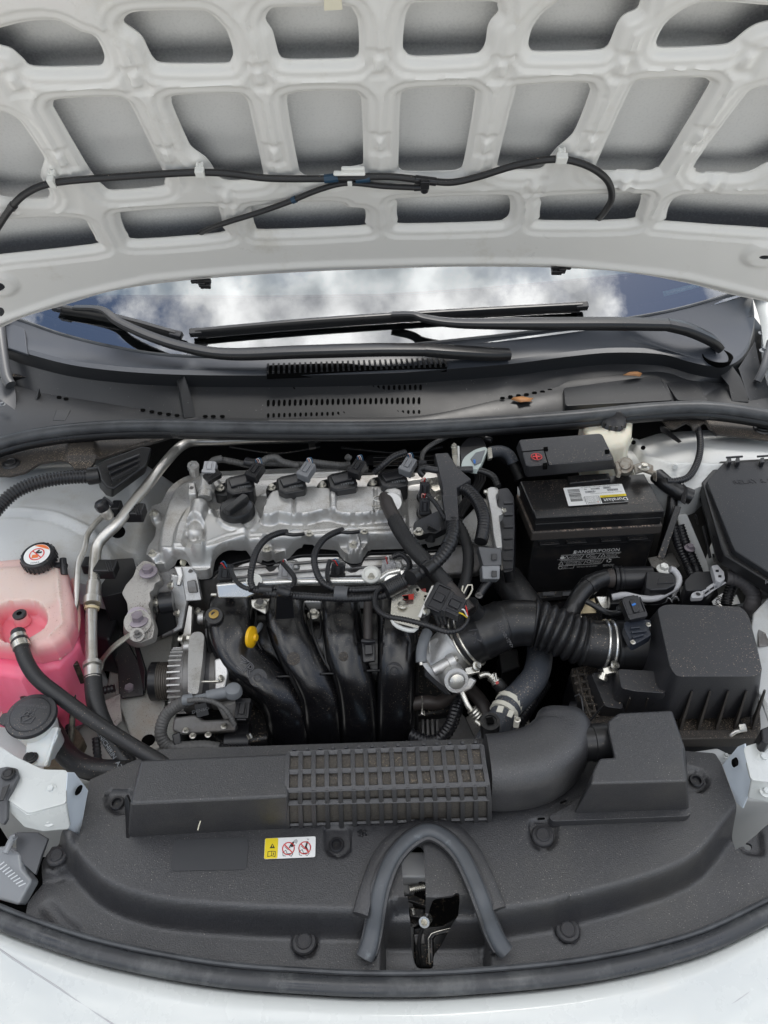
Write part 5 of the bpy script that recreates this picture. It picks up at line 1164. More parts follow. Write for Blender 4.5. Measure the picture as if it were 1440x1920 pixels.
# flange rail where the manifold meets the head
slab('manifold_flange', [(468, 1128, .825), (780, 1124, .825), (782, 1140, .81), (468, 1146, .81)], .012, alu, eng, bev=.003)
slab('bolt_tab', [(470, 1124, .84), (508, 1122, .84), (512, 1150, .825), (496, 1152, .825), (470, 1138, .83)], .006, steel, eng, bev=.002)
bolt(488, 1130, .846, 24, steel, eng); inst(M_CLIP, 'stud_nut', W(487, 1127, .854), .006, alu_d, eng)
bolt(588, 1149, .824, 24, steel, eng)
# rear right: metal plate and bolts on the cover, sensors
slab('sensor_plate', [(797, 898, .905), (824, 893, .905), (828, 918, .90), (815, 922, .90), (806, 914, .902)], .004, steel, eng, bev=.001)
for x, y in ((804, 901), (821, 932), (771, 888)): bolt(x, y, .912, 15, steel, eng)
wtext('OCV/HL', 771, 937, .890, 790, 936, 4.5, alu_r, eng, .0003)
def cam_sensor(label, x, y, z):
    t = thing('camshaft_sensor', label, 'sensor', W(x, y, z), 'camshaft position sensors')
    cyl('sensor_base', W(x, y + 14, z - .02), W(x, y + 8, z), .0115, blk_gloss, t, prof=[(1, 0), (1.1, .3), (.9, .4), (.9, 1)])
    conn('plug', W(x + 1, y, z + .008), (.02, .5, .9), (0, -1, .3), .016, .026, .017, blk_conn, t)
    wires(t, W(x, y - 14, z + .02), W(x + 3, y - 22, z + .03), [wireP, wireR, wireW]); return t
cam_sensor('black sensor plug beside the vertical cable guide, nearer of the two', 795, 950, .915)
cam_sensor('black sensor plug at the back of the valve cover beside the metal plate', 795, 920, .918)

# left engine mount
em = thing('engine_mount', 'rough grey cast engine mount with purple bolts left of the engine', 'engine mount', W(265, 1130, .86))
slab('mount_bracket', [(a, b_, .88 - (b_ - 1050) * .00035) for a, b_ in rpoly([(256, 1062), (270, 1050), (290, 1056), (297, 1075), (302, 1088), (290, 1094), (288, 1106), (280, 1110), (283, 1126), (278, 1132), (283, 1150), (290, 1175), (286, 1196), (262, 1206), (242, 1200), (240, 1178), (246, 1164), (240, 1150), (238, 1130), (228, 1112), (236, 1096), (250, 1080)], 4, 2)], .022, alu_r, em, bev=.003)
cyl('mount_boss', W(262, 1186, .79), W(258, 1166, .848), .022, alu_r, em, prof=[(1.1, 0), (1, .6), (.9, 1)])
bolt(277, 1068, .884, 34, purple, em); bolt(258, 1158, .852, 38, purple, em)
cyl('bolt_washer', W(258, 1159, .845), W(258, 1158, .85), .0165, purple, em)
gsx = thing('ground_strap', 'flat braided ground strap bolted to the engine mount', 'ground strap', W(240, 1200, .82))
cyl('eyelet', W(257, 1192, .838), W(257, 1190, .846), .0105, alu_r, gsx); bolt(257, 1187, .848, 18, alu_d, gsx)
bar('strap', WS([(250, 1186, .846), (230, 1200, .84), (210, 1216, .83), (192, 1238, .81), (186, 1256, .80)]), [.004, .0055, .0055, .005], .35, mat('braided tinned copper', (.30, .29, .25), .5, metal=.6, bump=(900, .5)), gsx)
mb_ = thing('mount_support', 'black curved steel support plate below the engine mount with purple bolt', 'bracket', W(240, 1260, .74))
slab('support_plate', [(188, 1128, .79), (204, 1122, .79), (222, 1172, .77), (246, 1215, .75), (266, 1252, .738), (270, 1304, .725), (228, 1310, .725), (222, 1300, .726), (220, 1250, .738), (204, 1210, .75), (190, 1170, .77)], .006, blk_sat, mb_, bev=.002)
slab('support_flange', [(250, 1206, .765), (258, 1210, .765), (272, 1256, .75), (270, 1300, .735), (263, 1262, .742)], .004, blk_gloss, mb_, bev=.001)
bolt(243, 1291, .728, 30, purple, mb_)
sb = thing('black_box_bracket', 'black plastic bracket behind the aluminium pipes', 'bracket', W(190, 1090, .84))
prism('box', [(190, 1050), (250, 1046), (256, 1078), (232, 1110), (190, 1120)], .845, .74, blk_conn, sb, bev=.004, r=3)
prism('side_wing', [(136, 1060), (160, 1055), (162, 1080), (140, 1085)], .86, .80, blk_conn, sb, bev=.003)
prism('lower_box', [(150, 1120), (216, 1118), (220, 1160), (205, 1200), (160, 1190)], .79, .70, blk_conn, sb, bev=.006)
inst(M_BOLT, 'bolt', W(144, 1167, .83), .006, steel, sb, Vector((-.2, -.8, .5)))

# oil cap
oc = thing('oil_filler_cap', 'round black oil filler cap with raised grip on the valve cover', 'oil cap', W(446, 965, .90))
ca = Z; c0 = W(446, 964, .908)
MB().lathe(c0 - Z * .004, Z, [(.0285, -.006), (.0285, .004)], 36).build('neck_ring', alu, oc)
b = MB(); b.lathe(c0, Z, [(.0270, 0), (.0285, .002), (.0280, .012), (.0255, .016), (.024, .0165)], 48); b.build('cap_body', blk_sat, oc)
q = Vector((.55, .83, 0)).normalized(); s_ = Vector((q.y, -q.x, 0))
b = MB(); b.prism([c0 + q * a * .024 + s_ * w_ * .0065 + Z * .026 for a, w_ in ((-1, -.6), (-.9, -1), (.9, -1), (1, -.6), (1, .6), (.9, 1), (-.9, 1), (-1, .6))], [c0 + q * a * .0245 + s_ * w_ * .0085 + Z * .014 for a, w_ in ((-1, -.6), (-.9, -1), (.9, -1), (1, -.6), (1, .6), (.9, 1), (-.9, 1), (-1, .6))]); b.build('grip', blk_sat, oc, bev=.0018)

# ignition coils: one built, copied along the cover
def copy_tree(o, mw_delta, parent=None, depth=0):
    c = o.copy(); COL.objects.link(c)
    if parent is not None: c.parent = parent; c.matrix_parent_inverse = o.matrix_parent_inverse
    else: c.matrix_basis = mw_delta @ WM[o.name]
    WM[c.name] = mw_delta @ WM[o.name]
    for ch in [x for x in bpy.data.objects if x.parent == o]:
        copy_tree(ch, mw_delta, c, depth + 1)
    return c
coil = thing('ignition_coil', 'black ignition coil beside the oil filler cap with a black plug', 'ignition coil', W(440, 910, .90), 'ignition coils in a row on the valve cover')
prism('coil_body', [(422, 898), (432, 893), (466, 886), (474, 892), (478, 910), (474, 920), (436, 926), (424, 920)], .930, .898, blk_sat, coil, bev=.003)
prism('coil_top', [(428, 899), (464, 890), (469, 903), (433, 912)], .9335, .925, blk_gloss, coil, bev=.0015)
prism('bolt_tab', rpoly([(402, 918, 8), (412, 906, 8), (440, 900), (440, 928), (412, 928, 8), (403, 926, 8)], 6, 3), .915, .890, blk_sat, coil, bev=.002)
bolt(413, 913, .921, 17, steel, coil)
wtext('129700', 458, 913, .9305, 472, 911, 4, grey_rub, coil, .0001)
p0 = W(413, 913, .921); COILS = [(413, 913), (509, 912), (604, 907), (699, 903)]
cl = ['black ignition coil beside the oil filler cap with a black plug', 'black ignition coil with grey plug, second from the oil cap', 'black ignition coil with black plug, third from the oil cap', 'black ignition coil farthest from the oil cap, at the ridge end']
for i in range(1, 4):
    c_ = copy_tree(coil, Matrix.Translation(W(*COILS[i], .921) - p0)); c_['label'] = cl[i]
pl = ['black plug on the coil nearest the oil cap', 'grey plug on the second coil', 'black plug on the third coil', 'grey plug on the coil at the ridge end']
for i, (x, y) in enumerate(COILS):
    t = thing('coil_plug', pl[i] + ', with thin coloured wires', 'plug', W(x + 66, y - 30, .945), 'plugs on the ignition coils')
    c = W(x + 66, y - 27, .942); dd = Vector((.40, .75, .22))
    conn('plug_body', c, dd, (-.2, -.5, .85), .020, .030, .016, grey_pl if i % 2 else blk_conn, t)
    wires(t, c + dd * .018, c + dd * .030 + Vector((-.012, -.002, .006)), [wireB, wireP, wireW, wireB], .0006, .0025)
# engine harness behind the coils
hn_ = thing('rear_wiring_loom', 'grey taped wiring loom running behind the four ignition coils', 'wiring loom', W(560, 868, .93))
hose('loom', [(398, 866, .93), (414, 862, .935), (440, 866, .935), (470, 872, .93), (500, 868, .93), (540, 870, .925), (580, 872, .925), (640, 876, .925), (690, 880, .92)], 12, corr_g, hn_, cor=(.0045, .08))
hose('loom', [(488, 870, .94), (500, 860, .945), (518, 858, .945), (530, 866, .94), (560, 873, .935)], 13, corr_g, hn_, cor=(.0045, .08))
hose('loom', [(575, 864, .94), (600, 868, .938), (640, 872, .932), (655, 870, .93)], 12, corr_g, hn_, cor=(.0045, .08))
hose('loom', [(702, 886, .93), (718, 872, .945), (738, 856, .955), (760, 848, .955)], 13, corr, hn_, cor=(.0045, .12))
hose('loom_clip', [(461, 866, .94), (470, 868, .94), (480, 869, .938)], 19, blk_conn, hn_, n=8)
hose('loom_end', [(650, 856, .95), (656, 860, .945)], 12, corr_g, hn_)
hose('loom', [(395, 872, .935), (400, 864, .94), (416, 860, .94)], 14, corr_g, hn_)
hl2 = thing('thin_conduit', 'thin grey conduit arching from the valve unit to the dark rear engine', 'cable conduit', W(820, 820, .93))
hose('conduit', [(790, 872, .935), (793, 850, .94), (806, 836, .945), (828, 824, .945), (860, 810, .945), (890, 812, .94), (910, 822, .93)], 9, corr_g, hl2, cor=(.004, .1))
conn('plug', W(792, 874, .935), (0, .5, .8), (0, -1, .3), .014, .018, .012, blk_conn, hl2)

# fuel rail and injectors
fr_ = thing('fuel_rail', 'silver fuel rail across the front of the cylinder head', 'fuel rail', W(560, 1095, .87))
slab('rail_box', [(404, 1096, .895), (482, 1088, .895), (484, 1112, .88), (462, 1122, .875), (408, 1122, .875)], .014, steel_b, fr_, bev=.003)
hose('end_nipple', [(396, 1115, .878), (406, 1115, .878)], 6, steel, fr_)
hose('rail_tube', [(478, 1094, .89), (520, 1092, .89), (600, 1090, .89), (690, 1089, .89), (712, 1086, .892), (726, 1076, .895), (750, 1070, .897)], 15, steel_b, fr_, k=12)
slab('rail_end', [(718, 1074, .90), (764, 1064, .90), (768, 1078, .895), (742, 1100, .888), (720, 1100, .888)], .012, steel_b, fr_, bev=.003)
c = W(696, 1080, .898); MB().lathe(c, Vector((0, -.3, 1)), [(.0135, 0), (.0145, .003), (.0145, .006), (.011, .009), (.009, .006), (.006, .006)], 24).build('washer_boss', white_pl, fr_); bolt(696, 1079, .904, 15, steel, fr_)
c = W(477, 1092, .90); MB().lathe(c, Vector((0, -.3, 1)), [(.012, 0), (.012, .005), (.008, .006)], 20).build('washer_boss', white_pl, fr_)
INJ = [(424, 1074, blk_conn, 'black injector plug at the left end of the fuel rail'), (536, 1072, lt_grey, 'pale grey injector plug under the first corrugated loop'), (634, 1069, blk_conn, 'black injector plug with red and blue wires'), (728, 1066, lt_grey, 'pale grey injector plug beside the silver rail end')]
for x, y, m, l_ in INJ:
    t = thing('injector_plug', l_, 'injector plug', W(x, y, .87), 'fuel injector plugs')
    conn('plug', W(x, y, .885), (0.1, .45, .8), (0, -.9, .5), .021, .022, .017, m, t)
    cyl('injector', W(x, y + 20, .855), W(x, y + 6, .875), .008, blk_gloss, t, prof=[(1, 0), (1.2, .3), (1, .5), (1, 1)])
    if m is lt_grey: wires(t, W(x, y - 10, .90), W(x - 4, y - 22, .91), [wireR, wireW])
    else: wires(t, W(x, y - 10, .90), W(x - 10, y - 18, .905), [wireR, wireB])

# corrugated harness over the rail
lm = thing('injector_wiring_loom', 'black corrugated wiring loom looping over the fuel rail and manifold', 'wiring loom', W(600, 1112, .92))
def cg(pts, d, cor=(.0042, .15), m=corr, par=lm, nm='conduit'): return hose(nm, pts, d, m, par, cor=cor)
cg([(470, 1103, .915), (500, 1111, .918), (540, 1116, .918), (600, 1120, .918), (660, 1122, .918), (710, 1118, .92), (742, 1108, .925)], 16)
cg([(630, 1100, .92), (655, 1106, .922), (690, 1105, .924), (725, 1103, .926)], 13)
cg([(537, 998, .922), (522, 1000, .930), (500, 1010, .935), (482, 1032, .935), (472, 1065, .93), (470, 1090, .922), (476, 1106, .918)], 13)
cg([(642, 994, .922), (625, 1000, .930), (604, 1014, .935), (590, 1040, .935), (592, 1068, .93), (605, 1092, .925), (632, 1106, .92), (655, 1108, .92)], 13)
cg([(432, 1068, .90), (442, 1088, .91), (455, 1100, .915), (472, 1106, .915)], 9)
cg([(530, 1055, .905), (541, 1068, .912), (552, 1084, .915), (548, 1098, .918), (532, 1104, .92), (500, 1101, .92), (485, 1096, .92)], 10)
cg([(618, 1052, .905), (614, 1070, .912), (616, 1090, .918), (628, 1102, .92)], 9)
cg([(736, 1044, .905), (752, 1040, .91), (765, 1050, .915), (768, 1064, .918), (758, 1080, .92), (748, 1092, .922)], 11)
for x, y, z in ((540, 1003, .93), (562, 1001, .925)): pass
for lx in (0, 103):
    hose('lead', [(535 + lx, 1001 - lx * .04, .925), (552 + lx, 1003 - lx * .04, .922), (570 + lx, 1001 - lx * .04, .918)], 7, blk_sat, lm); wires(lm, W(540 + lx, 998 - lx * .04, .925), W(568 + lx, 994 - lx * .04, .922), [steel, wireW], .0007, .003, .003)
for x, z, r_ in ((500, .92, 21), (640, .921, 28)):
    y = 1105 if x < 600 else 1112; hose('tape_wrap', [(x - 12, y, z), (x, y + 1, z), (x + 12, y + 2, z)], r_, tape if x < 600 else grey_box, lm)
slab('loom_bracket', [(518, 1118, .925), (548, 1116, .925), (552, 1160, .868), (516, 1162, .868)], .002, blk_conn, lm, bev=.0008)
hose('bracket_band', [(526, 1108, .928), (534, 1110, .93), (540, 1112, .928)], 22, blk_conn, lm, n=8)
mainl = thing('main_wiring_loom', 'thick black corrugated loom curving down across the engine from the cable guide', 'wiring loom', W(800, 1060, .93))
cg([(850, 978, .955), (849, 1000, .955), (838, 1030, .95), (815, 1056, .945), (785, 1076, .94), (752, 1094, .935), (728, 1108, .93)], 26, (.0062, .13), corr, mainl)
hose('tape_wrap', [(756, 1090, .936), (740, 1098, .934), (722, 1108, .932)], 34, tape, mainl, cor=(.003, .06))
for a, b_ in (((846, 1012), (840, 1026)), ((808, 1060), (796, 1070)), ((770, 1084), (778, 1079))): hose('tape_wrap', [(*a, .951), ((a[0] + b_[0]) / 2, (a[1] + b_[1]) / 2, .95), (*b_, .949)], 29, tape, mainl)
cg([(722, 1098, .93), (706, 1112, .93), (704, 1136, .93), (722, 1154, .935), (760, 1162, .94), (800, 1172, .94), (835, 1184, .935), (858, 1182, .93), (872, 1170, .93), (876, 1158, .93)], 11, (.004, .14), corr, mainl)
cg([(802, 928, .955), (815, 942, .955), (826, 958, .955), (836, 974, .955)], 9, (.004, .14), corr, mainl)
rl = thing('side_wiring_loom', 'corrugated loom curving from the cable guide into the grey and black side plug', 'wiring loom', W(900, 960, .95))
cg([(862, 914, .95), (880, 922, .952), (898, 945, .952), (907, 972, .95), (906, 996, .945), (902, 1014, .94)], 25, (.0055, .13), corr, rl)
hose('tape_wrap', [(907, 985, .947), (904, 1003, .943), (901, 1016, .94)], 25, tape, rl, cor=(.003, .08))
slab('side_plug', [(896, 1024, .945), (940, 1028, .945), (941, 1060, .93), (906, 1062, .93)], .03, grey_box, rl, bev=.002)
slab('side_plug_cap', [(903, 1060, .93), (938, 1060, .93), (937, 1086, .918), (905, 1086, .918)], .03, grey_pl, rl, bev=.002)
for y, z in ((1038, .942), (1070, .928)): slab('plug_latch', [(922, y, z + .002), (932, y, z + .002), (932, y + 12, z - .004), (922, y + 12, z - .004)], .003, blk_conn, rl, bev=.0008)
cg([(884, 882, .95), (905, 884, .95), (925, 894, .945), (934, 912, .94)], 13, (.005, .06), tape, rl)
wr = thing('flat_ribbed_hose_bundle', 'bundle of ribbed black hoses passing behind the cable guide', 'hose', W(870, 1000, .93))
for k in range(4):
    hose('ribbed_hose', [(880 + k * 5, 868, .90), (893 + k * 5, 895, .90), (885 + k * 5, 915, .90), (865 + k * 5, 945, .905), (850 + k * 5, 970, .915)], 6.5, rub, wr)
braided('woven_sleeve', [(852, 975, .93), (868, 1000, .925), (878, 1035, .915), (876, 1075, .90), (866, 1110, .885), (860, 1130, .87)], 22, wr)
for k in range(3): hose('ribbed_hose', [(810 + k * 7, 1140, .88), (818 + k * 7, 1158, .87), (824 + k * 6, 1172, .865)], 8, rub, wr)

# cable guide
cg_ = thing('cable_guide', 'tall black plastic cable guide bolted over the right end of the valve cover', 'cable guide', W(840, 930, .95))
slab('guide_body', [(a, b_, .962) for a, b_ in [(822, 880), (815, 850), (840, 848), (858, 876), (884, 898), (857, 914), (860, 974), (836, 975), (829, 910)]], .022, blk_tex, cg_, bev=.002)
slab('guide_joint', [(829, 928, .9635), (858, 928, .9635), (860, 974, .9635), (836, 975, .9635)], .004, blk_tex, cg_, bev=.001)
hose('guide_arm', [(800, 878, .952), (825, 882, .955), (886, 880, .955)], 13, blk_tex, cg_, n=8)
hose('guide_arm', [(795, 892, .94), (787, 885, .945), (790, 878, .95), (802, 878, .952)], 12, tape, cg_)
slab('lower_bracket', [(a, b_, .925) for a, b_ in rpoly([(774, 990, 10), (776, 978, 8), (822, 957), (838, 975), (838, 990), (818, 1000), (806, 998), (784, 1004, 10)], 4, 3)], .012, blk_sat, cg_, bev=.002)
hose('bracket_nose', [(812, 990, .925), (808, 1002, .915), (806, 1014, .905)], 20, blk_sat, cg_)
bolt(785, 995, .930, 20, steel, cg_)

# breather hose
bh = thing('breather_hose', 'brown black breather hose in woven sleeve crossing the engine to the intake duct', 'hose', W(800, 1050, .92))
hose('rubber_end', [(722, 934, .925), (726, 944, .935), (734, 962, .94), (746, 984, .942), (756, 1002, .941)], 27, rub_brown, bh)
braided('woven_sleeve', [(740, 974, .942), (752, 996, .942), (775, 1028, .94), (800, 1055, .935), (822, 1080, .925), (838, 1098, .918)], 32, bh)
hose('rubber_end', [(832, 1092, .92), (850, 1112, .91), (868, 1132, .90), (880, 1146, .895)], 28, rub_brown, bh)
hose('wire_clip', [(720, 930, .93), (704, 931, .935), (699, 936, .935), (708, 940, .935), (722, 940, .932)], 2.4, steel, bh, n=6)
hose('wire_clip', [(722, 946, .932), (706, 954, .935), (697, 950, .935), (704, 948, .935), (716, 950, .933)], 2.4, steel, bh, n=6)
c = W(734, 936, .932); MB().lathe(c - Z * .008, Vector((.2, -.6, .7)), [(.0165, 0), (.0165, .008), (.0145, .010)], 24).build('boss', alu, bh)
hose('wire_clip', [(862, 1128, .915), (876, 1122, .92), (886, 1104, .93), (884, 1096, .935), (876, 1098, .935), (870, 1112, .93), (866, 1108, .93), (868, 1098, .935)], 3, mat('ivory coated wire', (.66, .62, .52), .4), bh, n=8)

# ================================================================ intake manifold
im = thing('intake_manifold', 'smooth black plastic intake manifold with four curved runners', 'intake manifold', W(590, 1280, .76))
def runz(y): return float(np.interp(y, [1130, 1160, 1210, 1260, 1310, 1350, 1385, 1402], [.842, .842, .828, .800, .765, .735, .705, .680])) - .022
RUN = [([(436, 1132), (433, 1160), (436, 1198), (452, 1234), (484, 1264), (515, 1292), (534, 1325), (541, 1360), (542, 1400)], 38),
       ([(535, 1132), (536, 1160), (544, 1195), (562, 1232), (583, 1268), (599, 1305), (606, 1350), (607, 1400)], 34),
       ([(637, 1130), (639, 1160), (643, 1200), (652, 1240), (664, 1280), (671, 1320), (674, 1360), (674, 1400)], 33),
       ([(743, 1130), (744, 1180), (744, 1240), (743, 1300), (742, 1350), (742, 1400)], 33)]
for i, (pts, hw) in enumerate(RUN):
    P_ = catmull([W(x, y, runz(y)) for x, y in pts], 8); n_ = len(P_)
    r_ = [hw * mpp(p) * 1.09 for p in P_]
    # widen at the head end, round the foot
    r_ = [q * (1 - .10 * sstep(.0, .25, 1 - k / (n_ - 1)) * 0) for k, q in enumerate(r_)]
    P_.append(P_[-1] + (P_[-1] - P_[-2]).normalized() * .010); r_.append(r_[-1] * .90); P_.append(P_[-1] + (P_[-1] - P_[-2]).normalized() * .006); r_.append(r_[-1] * .6)
    MB().tube(P_, r_, 28, True, rectsec(.74, 1, 2.9), Z).build('runner', blk_man, im, ang=70)
    e = [W(x - hw * .86, y, runz(y) - .006) for x, y in pts]
bk = [(392, 1150), (388, 1195), (408, 1246), (450, 1290), (486, 1318), (504, 1350), (506, 1385), (522, 1402), (545, 1404), (556, 1396), (575, 1404), (640, 1402), (652, 1394), (668, 1400), (705, 1398), (716, 1392), (740, 1398), (770, 1390), (778, 1374), (780, 1150), (760, 1130), (420, 1130)]
bkz = [(x, y, runz(y) - .018) for x, y in bk]
b = MB()
rowsY = list(range(1130, 1405, 15)) + [1404]
def bx_(y):
    pl_ = [(bk[i], bk[(i + 1) % len(bk)]) for i in range(len(bk))]; xs = []
    for a, c_ in pl_:
        if (a[1] > y) != (c_[1] > y): xs.append(a[0] + (c_[0] - a[0]) * (y - a[1]) / (c_[1] - a[1]))
    return (min(xs), max(xs)) if len(xs) > 1 else (420, 770)
b.loft([[W(x, y, runz(y) - .020) for x in np.linspace(*bx_(min(y, 1403)), 12)] for y in rowsY], 12); b.build('back_shell', blk_man, im, solid=.006)
SC_ = catmull([W(x, y, runz(y) - .010) for x, y in [(388, 1180), (392, 1212), (412, 1252), (452, 1292), (486, 1318), (505, 1352), (507, 1386), (524, 1402), (545, 1405), (566, 1402), (575, 1406), (590, 1405), (625, 1404), (642, 1398), (650, 1396), (665, 1402), (690, 1401), (708, 1396), (716, 1393), (728, 1398), (755, 1397), (773, 1387), (779, 1370), (780, 1300), (780, 1160)]], 5)
MB().tube(SC_, .0035, 8).build('flange_bead', blk_sat, im)
SC2 = [p - Z * .006 + Vector((0, -.002, 0)) for p in SC_]; MB().tube(SC2, .0035, 8).build('flange_bead', blk_sat, im)
for x, y in ((576, 1404), (708, 1396)):
    c = W(x, y, .672); MB().lathe(c, Z, [(.0095, 0), (.0095, .008), (.004, .009), (.004, .004)], 16).build('screw_boss', blk_dusty, im); bolt(x, y - 1, .680, 9, alu_d, im)
# webs between runners, top collars
for a in ([(470, 1134), (480, 1150), (478, 1190), (490, 1220)], [(572, 1134), (582, 1150), (586, 1185), (604, 1232), (622, 1262)], [(604, 1136), (606, 1180), (612, 1240), (630, 1270)], [(672, 1134), (680, 1180), (688, 1240), (698, 1290)], [(708, 1140), (711, 1200), (710, 1300), (708, 1380)], [(500, 1140), (503, 1185), (516, 1226), (540, 1262)]):
    hose('web', [(x, y, runz(y) + .002) for x, y in a], 4.5, blk_sat, im)
for x, y in ((533, 1268), (614, 1263), (700, 1257)):
    hose('rib_bridge', [(x - 12, y + 1, runz(y) + .012), (x, y, runz(y) + .014), (x + 12, y, runz(y) + .012)], 4.5, blk_sat, im)
slab('recess_plate', [(568, 1140, .80), (600, 1140, .80), (602, 1190, .785), (598, 1200, .78), (574, 1200, .78), (570, 1192, .785)], .004, blk_dusty, im, bev=.002)
hose('recess_rim', [(568, 1142, .815), (570, 1190, .795), (577, 1199, .79), (595, 1199, .79), (601, 1190, .795), (601, 1142, .815)], 3.5, blk_sat, im)
cyl('insert_boss', W(401, 1166, .82), W(401, 1154, .85), .0135, blk_sat, im, prof=[(1.1, 0), (1, .8), (.95, 1)]); c = W(401, 1152, .851); MB().lathe(c, Vector((0, -.25, 1)), [(.0075, 0), (.0075, .0015), (.004, .0018), (.004, -.002), (.0005, -.002)], 20).build('brass_insert', gold, im)
def toprun(i, x, y):
    pts, hw = RUN[i]; ys = [q[1] for q in pts]; rx = float(np.interp(y, ys, [q[0] for q in pts])); c = W(rx, y, runz(y)); t = (W(float(np.interp(y + 6, ys, [q[0] for q in pts])), y + 6, runz(y + 6)) - W(rx, y, runz(y))).normalized()
    u_ = (Z - t * t.dot(Z)).normalized(); v = t.cross(u_)
    # march the sight line onto the runner's surface
    d = ray(x, y); o = Vector((0, 0, CAMZ)); best = None
    r0 = hw * mpp(c) * 1.09
    for k in range(400):
        p = o + d * (0.6 + k * .002); q = p - c; a_, b__ = q.dot(u_) / (.74 * r0), q.dot(v) / r0
        if abs(a_) ** 2.9 + abs(b__) ** 2.9 < 1: best = p; break
    if best is None: best = W(x, y, runz(y) + .03); nrm = u_
    else:
        q = best - c; a_, b__ = q.dot(u_) / (.78 * r0), q.dot(v) / r0
        nrm = (u_ * abs(a_) ** 1.5 * (1 if a_ > 0 else -1) / .78 + v * abs(b__) ** 1.5 * (1 if b__ > 0 else -1)).normalized()
    return best, nrm
for i, x, y, r_, nm in ((0, 484, 1271, .0135, 'ring'), (1, 550, 1235, .0100, 'disc'), (2, 644, 1231, .0072, 'disc'), (3, 739, 1258, .0135, 'ring')):
    p, n_ = toprun(i, x, y)
    if nm == 'ring': MB().lathe(p - n_ * .0012, n_, [(r_, 0), (r_, .0016), (r_ * .94, .0016), (r_ * .93, .0013), (r_ * .5, .0013), (r_ * .46, .003), (r_ * .36, .003), (r_ * .32, .0015), (r_ * .2, .0015), (.0002, .0015)], 28).build('moulded_ring', blk_tex, im)
    else: MB().lathe(p - n_ * .0012, n_, [(r_, 0), (r_, .0018), (r_ * .9, .0022), (.0002, .0022)], 26).build('moulded_disc', blk_dusty, im)
p, n_ = toprun(0, 458, 1250); xd = (W(472, 1258, .80) - W(446, 1240, .80)); b_ = text('ZR', p + n_ * .001, Vector((1, -.72, -.3)), n_.cross(Vector((1, -.72, -.3))), .026, mat('raised satin lettering', (.10, .10, .105), .35), im, .0004)
_cu = b_.data; _cu.fill_mode = 'NONE'; _cu.bevel_depth = .0007
# dipstick
dk = thing('dipstick', 'yellow plastic dipstick handle between the first two manifold runners', 'dipstick', W(472, 1195, .83))
c = W(472, 1194, .842); MB().lathe(c - Vector((.004, 0, 0)), Vector((.95, -.25, .15)), [(.012, 0), (.016, .0015), (.016, .006), (.012, .008), (.006, .010), (.005, .013)], 28).build('handle', yellow, dk)
hose('stem', [(474, 1190, .84), (484, 1180, .835), (489, 1172, .82)], 10, grey_rub, dk)
# sensor between runners 3 and 4
ms = thing('manifold_sensor', 'black sensor with slim dark tube between the last two manifold runners', 'sensor', W(690, 1215, .80))
hose('tube', [(690, 1126, .86), (690, 1160, .845), (690, 1200, .825)], 17, rub_brown, ms)
slab('sensor_base', [(677, 1200, .818), (704, 1200, .818), (704, 1240, .80), (681, 1243, .80)], .010, blk_gloss, ms, bev=.002)
slab('sensor_lid', [(684, 1208, .826), (698, 1208, .826), (700, 1226, .818), (684, 1228, .818)], .006, blk_conn, ms, bev=.0015)
hose('tube_collar', [(679, 1202, .83), (690, 1203, .832), (702, 1202, .83)], 9, blk_gloss, ms)

# ================================================================ alternator
al = thing('alternator', 'cast aluminium alternator with black ribbed pulley left of the manifold', 'alternator', W(370, 1290, .74))
ax0, ax1 = W(282, 1278, .745), W(440, 1270, .745); axd = (ax1 - ax0).normalized()
def alt(x0, x1, r_, m, nm, prof=None, n=36): 
    L_ = (ax1 - ax0).length / 158
    a = ax0 + axd * (x0 - 282) * L_; b_ = ax0 + axd * (x1 - 282) * L_
    return cyl(nm, a, b_, r_, m, al, n, prof)
alt(281, 298, .0300, blk_gloss, 'pulley_cover', [(.45, 0), (.55, .04), (.9, .10), (1, .25), (1, 1)])
b = MB(); L_ = (ax1 - ax0).length / 158; pr = [(.0265, 0)]
for k in range(7): pr += [(.0292, k * .0034), (.0292, k * .0034 + .0017), (.0280, k * .0034 + .0024), (.0280, k * .0034 + .0032)]
b.lathe(ax0 + axd * 16 * L_, axd, pr + [(.0265, .0245)], 36); b.build('ribbed_pulley', mat('dusty ribbed pulley', (.085, .075, .065), .5, metal=.2), al)
alt(326, 354, .050, alu_d, 'front_housing', [(.55, 0), (.80, .15), (.97, .6), (1, 1)])
for k in range(19):
    th = R(-75 + k * 11); a_, b__ = frame(axd); d_ = Vector((0, -math.sin(th), math.cos(th))).normalized(); d_ = (d_ - axd * d_.dot(axd)).normalized()
    c = ax0 + axd * (338 - 282) * L_ + d_ * .045; MB().box(c, axd * .010, axd.cross(d_) * .0014, d_ * .0062).build('fin', alu, al, bev=.0006)
alt(354, 378, .049, alu_d, 'stator_ring'); alt(378, 402, .046, mat('stator laminations', (.10, .10, .105), .5, metal=.5, bump=(300, .5)), 'stator'); alt(402, 442, .048, alu_d, 'rear_housing', [(1, 0), (1, .5), (.85, .9), (.6, 1)])
slab('mounting_arm', [(a, b_, .815) for a, b_ in rpoly([(354, 1196, 8), (362, 1184, 10), (378, 1184, 8), (384, 1192, 6), (380, 1240), (372, 1300), (352, 1300), (352, 1240)], 5, 3)], .022, alu, al, bev=.003)
slab('mounting_arm', [(402, 1236, .812), (424, 1230, .812), (428, 1262, .80), (420, 1300, .785), (402, 1300, .785)], .018, alu, al, bev=.003)
for x, y in ((354, 1195), (338, 1198)): inst(M_BOLT, 'bolt', W(x, y, .808), .0075, steel, al, Vector((-1, 0, .2)))
hose('through_bolt', [(366, 1278, .80), (400, 1278, .798), (416, 1276, .797)], 5, steel, al); bolt(416, 1272, .80, 14, steel, al, Vector((.8, -.3, .5)))
